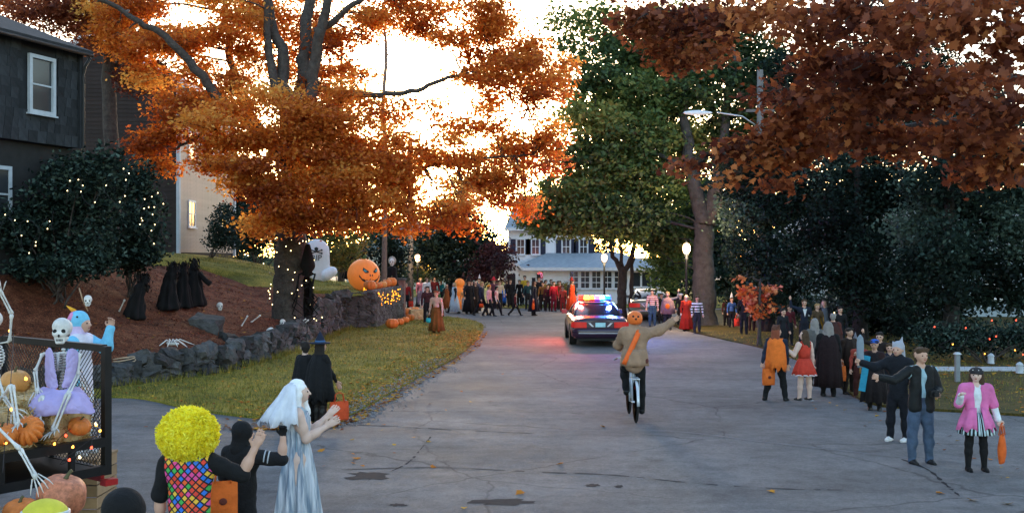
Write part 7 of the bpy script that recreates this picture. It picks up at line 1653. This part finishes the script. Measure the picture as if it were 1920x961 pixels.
mb = MB(); mb.tube([(0, 0, .12), (0, 0, .2), (0, 0, .6), (0, 0, .72), (0, 0, .78)], [.05, .07, .07, .055, .01], 10, flat=.35); mb.build('blade', C('#7d8a96'), t)
p = gp2(1612, 745); f = person('child in a red and white patterned costume beside the foam blade', p, 1.28, -.2, 1, C('#8a3a30'), C('#3a1a16'), SHOE, 'dark', vox=.018)
# man with the grey horned hood
p = gp2(1684, 826); f = person('man in a grey horned hood and dark jacket pointing left', p, 1.66, -.75, 0, C('#141a26'), C('#12141c'), WSH, None, aR=((-.85, -.25, -.28), (-.93, -.1, .34)), aL=((.25, 0, -1), (0, -.5, -.6)), curl=(.6, .5), lL=((.10, 0, -1), (.04, .05, -1)), lR=((-.12, 0, -1), (0, .05, -1)))
garment(f, 'jacket', cloth('navy_black', (.008, .010, .015)), .016, ('torso', 'arms'), .015, .05, .005, 5)
h = f.hp; GH = cloth('grey_plush', (.34, .36, .42), var=.1); sdf_obj('hood', [(tuple(h(0, .016, .022)), tuple(h(0, .018, .032)), .102, .098, 0), (tuple(h(.01, .04, -.02)), tuple(h(.02, .06, -.14)), .075, .06, 0), (tuple(h(.02, .03, .07)), tuple(h(.03, .04, .13)), .034, .010, 0), (tuple(h(-.05, .02, .05)), tuple(h(-.06, .025, .075)), .026, .016, 0)], [GH], f.root, .013, .02)
for s in 'LR': mb = MB(); mb.ell(Vector(f.J['an' + s]).lerp(f.J['foot' + s], .4) + Vector((0, 0, -.012)), (.06, .12, .04), 14, 8); mb.build('sneaker', WSH, f.root)
# man in the dark jacket
p = gp2(1726, 868); f = person('smiling man in open dark jacket and jeans stretching his right arm out', p, 1.75, .12, 0, C('#8fb0bc'), JEAN, SHOE, 'brown', aR=((-.80, -.25, -.42), (-.93, -.3, .2)), aL=((.28, -.05, -.95), (-.45, -.75, -.1)), curl=(.7, .25), lL=((.10, 0, -1), (.05, .05, -1)), lR=((-.13, -.05, -1), (.03, .12, -1)), vox=.011, yaw=.1)
DJ = cloth('dark_jacket', (.007, .009, .010), rough=.7)
H = f.H; q = []
for s, sg in (('L', 1), ('R', -1)):
    q += [(tuple(f.J['sh' + s]), tuple(f.J['el' + s]), .080, .068, 0), (tuple(f.J['el' + s]), tuple(f.J['wr' + s]), .066, .054, 0), (tuple(f.nb + Vector((sg * .095, -.035, -.04))), tuple(f.pel + Vector((sg * .105, -.03, -.06))), .085, .10, 0, .95, (0, 1, 0))]
q += [(tuple(f.nb + Vector((0, .06, -.06))), tuple(f.pel + Vector((0, .06, -.03))), .10, .10, 0), (tuple(f.nb + Vector((-.09, .03, .0))), tuple(f.nb + Vector((.09, .03, .0))), .045, .045, 0)]
sdf_obj('jacket', q, [DJ], f.root, .013, .012, wrinkle=.004, wsc=8)
mb = MB(); mb.box(f.J['handL'] + Vector((-.03, -.05, .02)), (.13, .07, .09)); mb.tube([tuple(f.J['handL'] + Vector((-.03, -.08, .02))), tuple(f.J['handL'] + Vector((-.03, -.15, .02)))], .035, 12)
t = thing('camera_gadget', 'small black camera held by the man in the open jacket', 'camera', world(f, f.J['handL'])); L0 = Vector(f.J['handL'])
for v in range(len(mb.v)): mb.v[v] = tuple(Vector(mb.v[v]) - L0)
mb.build('case', blackm, t, smooth=False); mb = MB(); mb.tube([(-.09, -.02, .06), (-.03, .0, .1), (.03, -.02, .06)], .006, 6); mb.build('strap', BLK, t)
# girl in the pink coat
p = gp2(1830, 882); f = person('girl pirate in pink coat, striped skirt and bandana carrying an orange bag', p, 1.50, -.1, 2, C('#cfd6dc'), BLK, BLK, 'brown', aR=((-.45, -.25, -.85), (-.15, -.75, .62)), aL=((.35, 0, -.95), (.25, -.1, -.95)), leg='boots', curl=(.9, .5), lL=((.10, 0, -1), (.06, .06, -1)), lR=((-.09, 0, -1), (0, .06, -1)), hairstyle='long', vox=.011, yaw=-.4)
PK = cloth('pink_coat', (.62, .15, .36), var=.2, scale=6); H = f.H
drape(f, 'skirt', [(.57, .09, .075), (.50, .125, .11), (.40, .155, .14), (.36, .16, .145)], SKST, 11, .07, n=80)
q = []
for s, sg in (('L', 1), ('R', -1)): q += [(tuple(f.J['sh' + s]), tuple(f.J['el' + s]), .080, .068, 0), (tuple(f.nb + Vector((sg * .10, -.02, -.04))), tuple(f.pel + Vector((sg * .095, -.03, .10))), .075, .068, 0), (tuple(f.nb + Vector((sg * .07, .01, -.01))), tuple(f.J['sh' + s]), .066, .075, 0)]
q += [(tuple(f.nb + Vector((0, .05, -.05))), tuple(f.pel + Vector((0, .05, .10))), .085, .075, 0)]
sdf_obj('coat', q, [PK], f.root, .013, .025, wrinkle=.003)
drape(f, 'coat_tail', [(.62, .098, .085), (.56, .12, .105), (.48, .15, .135), (.41, .172, .155)], PK, 9, .08, (.22, 2 * PI - .22), hem=.02)
for s in 'LR': sdf_obj('cuff', [(tuple(f.J['el' + s]), tuple(f.J['wr' + s]), .052, .045, 0)], [C('#d5dde4')], f.root, .014, wrinkle=.004)
mb = MB(); mb.ell(f.hp(0, .004, .035), (.066 * H, .072 * H, .042 * H), 20, 12); bd = mb.build('bandana', cloth('black_bandana', (.03, .03, .035)), f.root)
for k in range(7): a = k * .9; mb = MB(); mb.ell(Vector(f.hp(0, .004, .035)) + Vector((.058 * H * math.sin(a), -.064 * H * math.cos(a), .018 * H)), (.009, .009, .009), 6, 4); mb.build('dot', WSH, bd)
tote('orange bag carried by the pirate girl in pink', world(f, f.J['handL']) + Vector((.02, -.03, .03)), cloth('orange_bag_b', (.60, .11, .02)), .2, .42, .9, mark=False)

# ---------------------------------------------------------------- people further off
WALK = dict(lL=((-.45, .1, -1), (-.55, 0, -1)), lR=((.5, 0, -1), (.25, 0, -1)))
WALKR = dict(lL=((.5, .1, -1), (.2, 0, -1)), lR=((-.4, 0, -1), (-.6, 0, -1)))
def far(label, x, y, hpx, top='#20222a', bottom='#16161a', rz=0.0, hair='brown', skin=0, gown=None, cape=None, hatk=None, bag=None, stance=None, wave=None, sl='long', leg='trousers', top_m=None, vox=None, group='trick or treaters down the street', gl=.06):
    p = gp2(x, y); H = hpx * p.y / F
    if x < 790 and p.y < 52: p.z = .05
    if (x > 1310 and p.y > 25 and p.y < 42): p.z = .05
    kw = dict(stance or {})
    if wave == 'R': kw['aR' if abs(rz) < PI / 2 else 'aL'] = ((-.6, 0, .2), (-.1, 0, 1))
    if wave == 'L': kw['aL' if abs(rz) < PI / 2 else 'aR'] = ((.6, 0, .2), (.1, 0, 1))
    f = person(label, p, H, rz, skin, top_m or C(top), C(bottom), None, hair, sleeve=sl, leg=leg, vox=vox or max(.02, min(.03, p.y / 1900)), headk=1.0 if H > 1.45 else 1.15, group=group, hairstyle='long' if gown else 'short', **kw)
    if gown: drape(f, 'gown', [(.82, .08, .062), (.70, .098, .08), (.60, .086, .07), (.4, .135, .12), (gl, .19, .17)], C(gown), 8, .1, n=36)
    if cape: drape(f, 'cape', [(.84, .08, .06), (.72, .14, .11), (.45, .17, .15), (.22, .19, .18)], C(cape), 6, .1, (PI * .4, PI * 1.6), n=24)
    if hatk: hat(f, hatk[0], C(hatk[1]))
    if bag:
        q = world(f, f.J['hand' + bag[2]]) + Vector((0, -.05, 0))
        (pail if bag[0] == 'pail' else tote)(bag[3], q, C(bag[1]), *(() if bag[0] == 'pail' else (.26, .34, rz)))
    return f
far('woman in a long brown skirt and pale blouse on the verge with a turquoise pail', 818, 626, 82, '#b59a90', '#5a3a1c', -.3, 'red', gown=None, vox=.02, bag=('pail', '#2aa8b8', 'R', 'turquoise pail carried by the woman in the brown skirt'))
f = Fig()
bw_ = [o for o in bpy.data.objects if o.get('label', '').startswith('woman in a long brown skirt')][0]
f.root = bw_; f.H = 82 * G(818, 626).y / F
drape(f, 'skirt', [(.62, .085, .07), (.5, .12, .10), (.3, .15, .13), (.08, .18, .16)], C('#6a431c'), 9, .12, n=48); drape(f, 'shawl', [(.84, .09, .07), (.72, .14, .12), (.55, .17, .14), (.40, .18, .16)], C('#7a4a22'), 7, .1, (PI * .5, PI * 1.35), n=30)
far('child in black, white and red stepping behind the woman in brown', 801, 606, 70, '#3a2026', '#14161a', .3, 'dark', wave=None)
far('child in a red chested black costume holding a red bag by the pillar', 762, 583, 55, '#7a1a1c', '#121216', .1, 'dark', bag=('tote', '#b03020', 'L', 'red bag held by the child in the black and red costume'))
for spec in (('person in a pink top beside the utility pole', 788, 575, 54, dict(top='#c87a88', bottom='#8a7a90', hair='fair')), ('person in white with black trousers near the lamp posts', 800, 576, 56, dict(top='#c8ccd4', bottom='#181a20')),
        ('person in a dark red coat left of the orange inflatable', 815, 573, 54, dict(top='#5a1a20', bottom='#241a20')), ('child in a teal jacket in the left crowd', 827, 572, 46, dict(top='#1f7a86', bottom='#1a2028')),
        ('child in a rust coloured robe in the left crowd', 838, 580, 48, dict(gown='#8a4a26')), ('figure in a pale ice blue gown striding left', 852, 587, 60, dict(gown='#a8bccc', hair='fair', rz=-1.2, stance=WALK)),
        ('person in navy behind the ice blue gown', 843, 572, 54, dict(top='#1c2236', hair='dark')), ('tall figure in a long black robe right of the orange inflatable', 879, 588, 64, dict(gown='#121014', hatk=('witch', '#101014'))),
        ('figure in a dark brown robe beside the black robe', 891, 586, 60, dict(gown='#2a1c18', hair='dark')), ('person with a tall white pointed hat at the back of the crowd', 899, 577, 56, dict(top='#6a6470', hatk=('cone', '#d8dce2'))),
        ('person in a pale jacket behind the orange inflatable', 872, 573, 54, dict(top='#b8b4ae', bottom='#2a2a30')), ('person in purple at the left of the crowd', 809, 572, 50, dict(top='#3e2a4e')),
        ('person walking in a navy hoodie with an orange pail', 903, 591, 66, dict(top='#23263a', hair='fair', rz=1.3, stance=WALKR, bag=('pail', '#d84a1a', 'R', 'orange pail carried by the walker in the navy hoodie'))),
        ('walker in a pale pink shirt and black trousers', 917, 592, 60, dict(top='#d898a4', bottom='#14141a', rz=1.2, stance=WALK, hatk=('beanie', '#e08a2a'))), ('walker in a pink plaid shirt beside the pale pink one', 931, 591, 57, dict(top_m=PLAID, bottom='#181420', rz=1.4, stance=WALKR, hair='dark')),
        ('figure with a red pointed hat behind the walkers', 926, 578, 56, dict(top='#5a3040', hatk=('witch', '#c02838'))), ('child in a bright blue cape behind the walkers', 942, 576, 40, dict(cape='#2468c8', top='#2a6ac0', rz=PI - .4, hair='fair')),
        ('person in black standing right of the blue cape', 957, 577, 54, dict(top='#14141a')), ('child in black and red striding across the street', 966, 591, 46, dict(top='#5a1c24', bottom='#121014', rz=1.5, stance=dict(lL=((.65, 0, -1), (.4, 0, -1)), lR=((-.5, 0, -1), (-.9, 0, -1))), hair='dark')),
        ('person in a yellow and black costume before the white house', 984, 572, 56, dict(top='#c8a83a', bottom='#1c1c2a', hair='dark')), ('tall figure in dark purple robe and tall hat with an orange bag', 1001, 591, 66, dict(gown='#1c1828', hatk=('tall', '#20222c'), rz=1.2, bag=('tote', '#e0561c', 'R', 'orange bag carried by the tall figure in the tall hat'), gl=.12)),
        ('person in a black top hat behind the tall figure', 1010, 578, 60, dict(top='#15151b', hatk=('tall', '#14141a'))), ('person in a brown and gold costume left of the red group', 1018, 582, 54, dict(top='#8a5a2a', bottom='#2a1c18')),
        ('person in dark maroon in the red group', 1027, 583, 50, dict(top='#4a1820', bottom='#241216')), ('person in a scarlet costume with a purple sleeve', 1038, 583, 56, dict(top='#b02030', bottom='#7a1a2a')),
        ('person in plum at the back of the red group', 1047, 578, 52, dict(top='#5a2a4a')), ('child in salmon red beside the scarlet costume', 1055, 584, 48, dict(top='#c04a40', bottom='#8a2a2a')), ('figure in a long orange red gown and wide hat left of the police car', 1072, 585, 62, dict(gown='#c8401c', hatk=('witch', '#7a1a14'))),
        ('person in dark clothes behind the scarlet costume', 1033, 573, 50, dict(top='#22181c')), ('person in rose pink behind the salmon child', 1062, 577, 48, dict(top='#a84a5a')),
        ('person in black left of the yellow costume', 974, 574, 50, dict(top='#17171d', hair='dark')), ('person in grey beside the entry porch', 950, 574, 48, dict(top='#4a4a54'))):
    far(spec[0], spec[1], spec[2], spec[3], **{**dict(rz=RND.uniform(-.8, .8)), **spec[4]})
far('woman in a red and white patterned jacket and jeans by the parked car', 1223, 612, 70, bottom='#2f4a66', top_m=PATJ, hair='dark', rz=-.3, vox=.022)
f = far('person in a grey and orange poncho waving by the parked car', 1252, 618, 72, '#5a5862', '#20242e', -.2, 'fair', wave='L', vox=.022); drape(f, 'poncho', [(.84, .07, .06), (.75, .14, .11), (.6, .17, .14), (.42, .18, .16)], C('#7a6066'), 6, .08, n=30)
mb = MB(); mb.ell(Vector((0, -.16 * f.H, .62 * f.H)), (.1, .02, .11), 12, 8); mb.build('badge', C('#e06a20'), f.root)
far('person in black with white stripes behind the red gown', 1276, 610, 60, '#1a1a20', '#17171c', .1, 'white', vox=.024)
far('person in a long red gown beside the striped shirt', 1287, 620, 68, gown='#a02818', top='#a02818', hair='fair', skin=2, vox=.022)
far('person in a bold black and white striped shirt at the kerb', 1307, 624, 70, bottom='#23262e', top_m=BWH, hair='dark', rz=.1, vox=.02)
far('person in a dark coat behind the waving poncho', 1240, 606, 56, '#2a2a26', '#1e1e20', .2)
far('child in a blue costume and silver cone hat holding a red bag', 1372, 615, 58, '#3a5a90', '#15171e', .2, 'brown', hatk=('cone', '#c8ccd4'), bag=('tote', '#c83a34', 'L', 'red bag held by the child in the silver cone hat'), vox=.022)
far('person in dark red behind the silver cone hat', 1362, 612, 54, '#4a1a1a', '#1a1416', .2, vox=.024)
far('tall person in black left of the orange leaf sapling', 1395, 628, 76, '#131318', '#131318', 2.6, 'dark', vox=.022)
far('person in purple and orange behind the orange leaf sapling', 1410, 622, 68, '#4a3a5a', '#3a2420', .3, vox=.024)
far('man in a dark suit and white shirt waving behind the caped child', 1508, 655, 92, '#1a2030', '#1a1c26', -.1, 'brown', wave='R', vox=.02)
mbx = [o for o in bpy.data.objects if o.get('label', '').startswith('man in a dark suit')][0]
Hs = 92 * G(1508, 655).y / F; mb = MB(); mb.prism([(-.04 * Hs, .80 * Hs), (.04 * Hs, .80 * Hs), (0, .64 * Hs)], -.075 * Hs, -.068 * Hs); mb.build('shirt_front', C('#c8ccd0'), mbx, smooth=False)
far('person in a red top beside the waving man in the suit', 1480, 650, 76, '#5a2028', '#1a1a20', .3, 'dark', vox=.022)
far('person with a yellow sash right of the waving man', 1532, 655, 84, '#4a3a2a', '#1c1a20', .2, 'fair', vox=.022, cape='#b8862a')
far('tall grey robed figure at the back of the right group', 1545, 640, 74, gown='#5a606a', hair='grey', vox=.022)
far('person in black at the edge of the dark trees', 1575, 665, 88, '#121216', '#121216', .1, 'dark', vox=.022)

far('person in a dark hooded top at the left of the right hand group', 1468, 665, 84, '#1a1c22', '#15151a', .4, 'dark', vox=.022)
far('person in a dull red shawl among the dark right hand group', 1562, 690, 100, '#4a2420', '#16161a', 2.7, 'grey', vox=.022, cape='#3a201c')
far('child with a pale pointed hood beside the foam blade', 1604, 720, 84, '#3a3a40', '#17171b', .2, 'dark', vox=.022, hatk=('cone', '#6a6a72'))
far('person in a dark brown wig and coat behind the blue cap', 1650, 735, 112, '#241c1c', '#141418', -.6, 'dark', vox=.022, wave='R')
far('person in a navy anorak behind the horned hood', 1668, 752, 108, '#141c2c', '#12141a', -.3, 'brown', vox=.022)

for spec in (('person in a grey hoodie between the two black robes', 884, 580, 54, dict(top='#5a5a62')), ('child in a green top walking behind the woman in brown', 822, 590, 46, dict(top='#2a5a34', bottom='#1a1a20')),
        ('person in a cream shawl between the walkers and the blue cape', 937, 580, 54, dict(top='#b8a890', bottom='#2a2420')), ('person in ochre behind the maroon costume', 1023, 576, 52, dict(top='#8a6a2a')), ('person in a brick red coat right of the plum one', 1050, 580, 54, dict(top='#8a3022', bottom='#2a1a1a')),
        ('person in dark teal before the porch door', 990, 580, 54, dict(top='#1a3a40', hair='dark')), ('child in white and orange left of the grey robe', 870, 582, 42, dict(top='#c88a5a', bottom='#8a8a90'))):
    far(spec[0], spec[1], spec[2], spec[3], **{**dict(rz=RND.uniform(-1.2, 1.2)), **spec[4]})
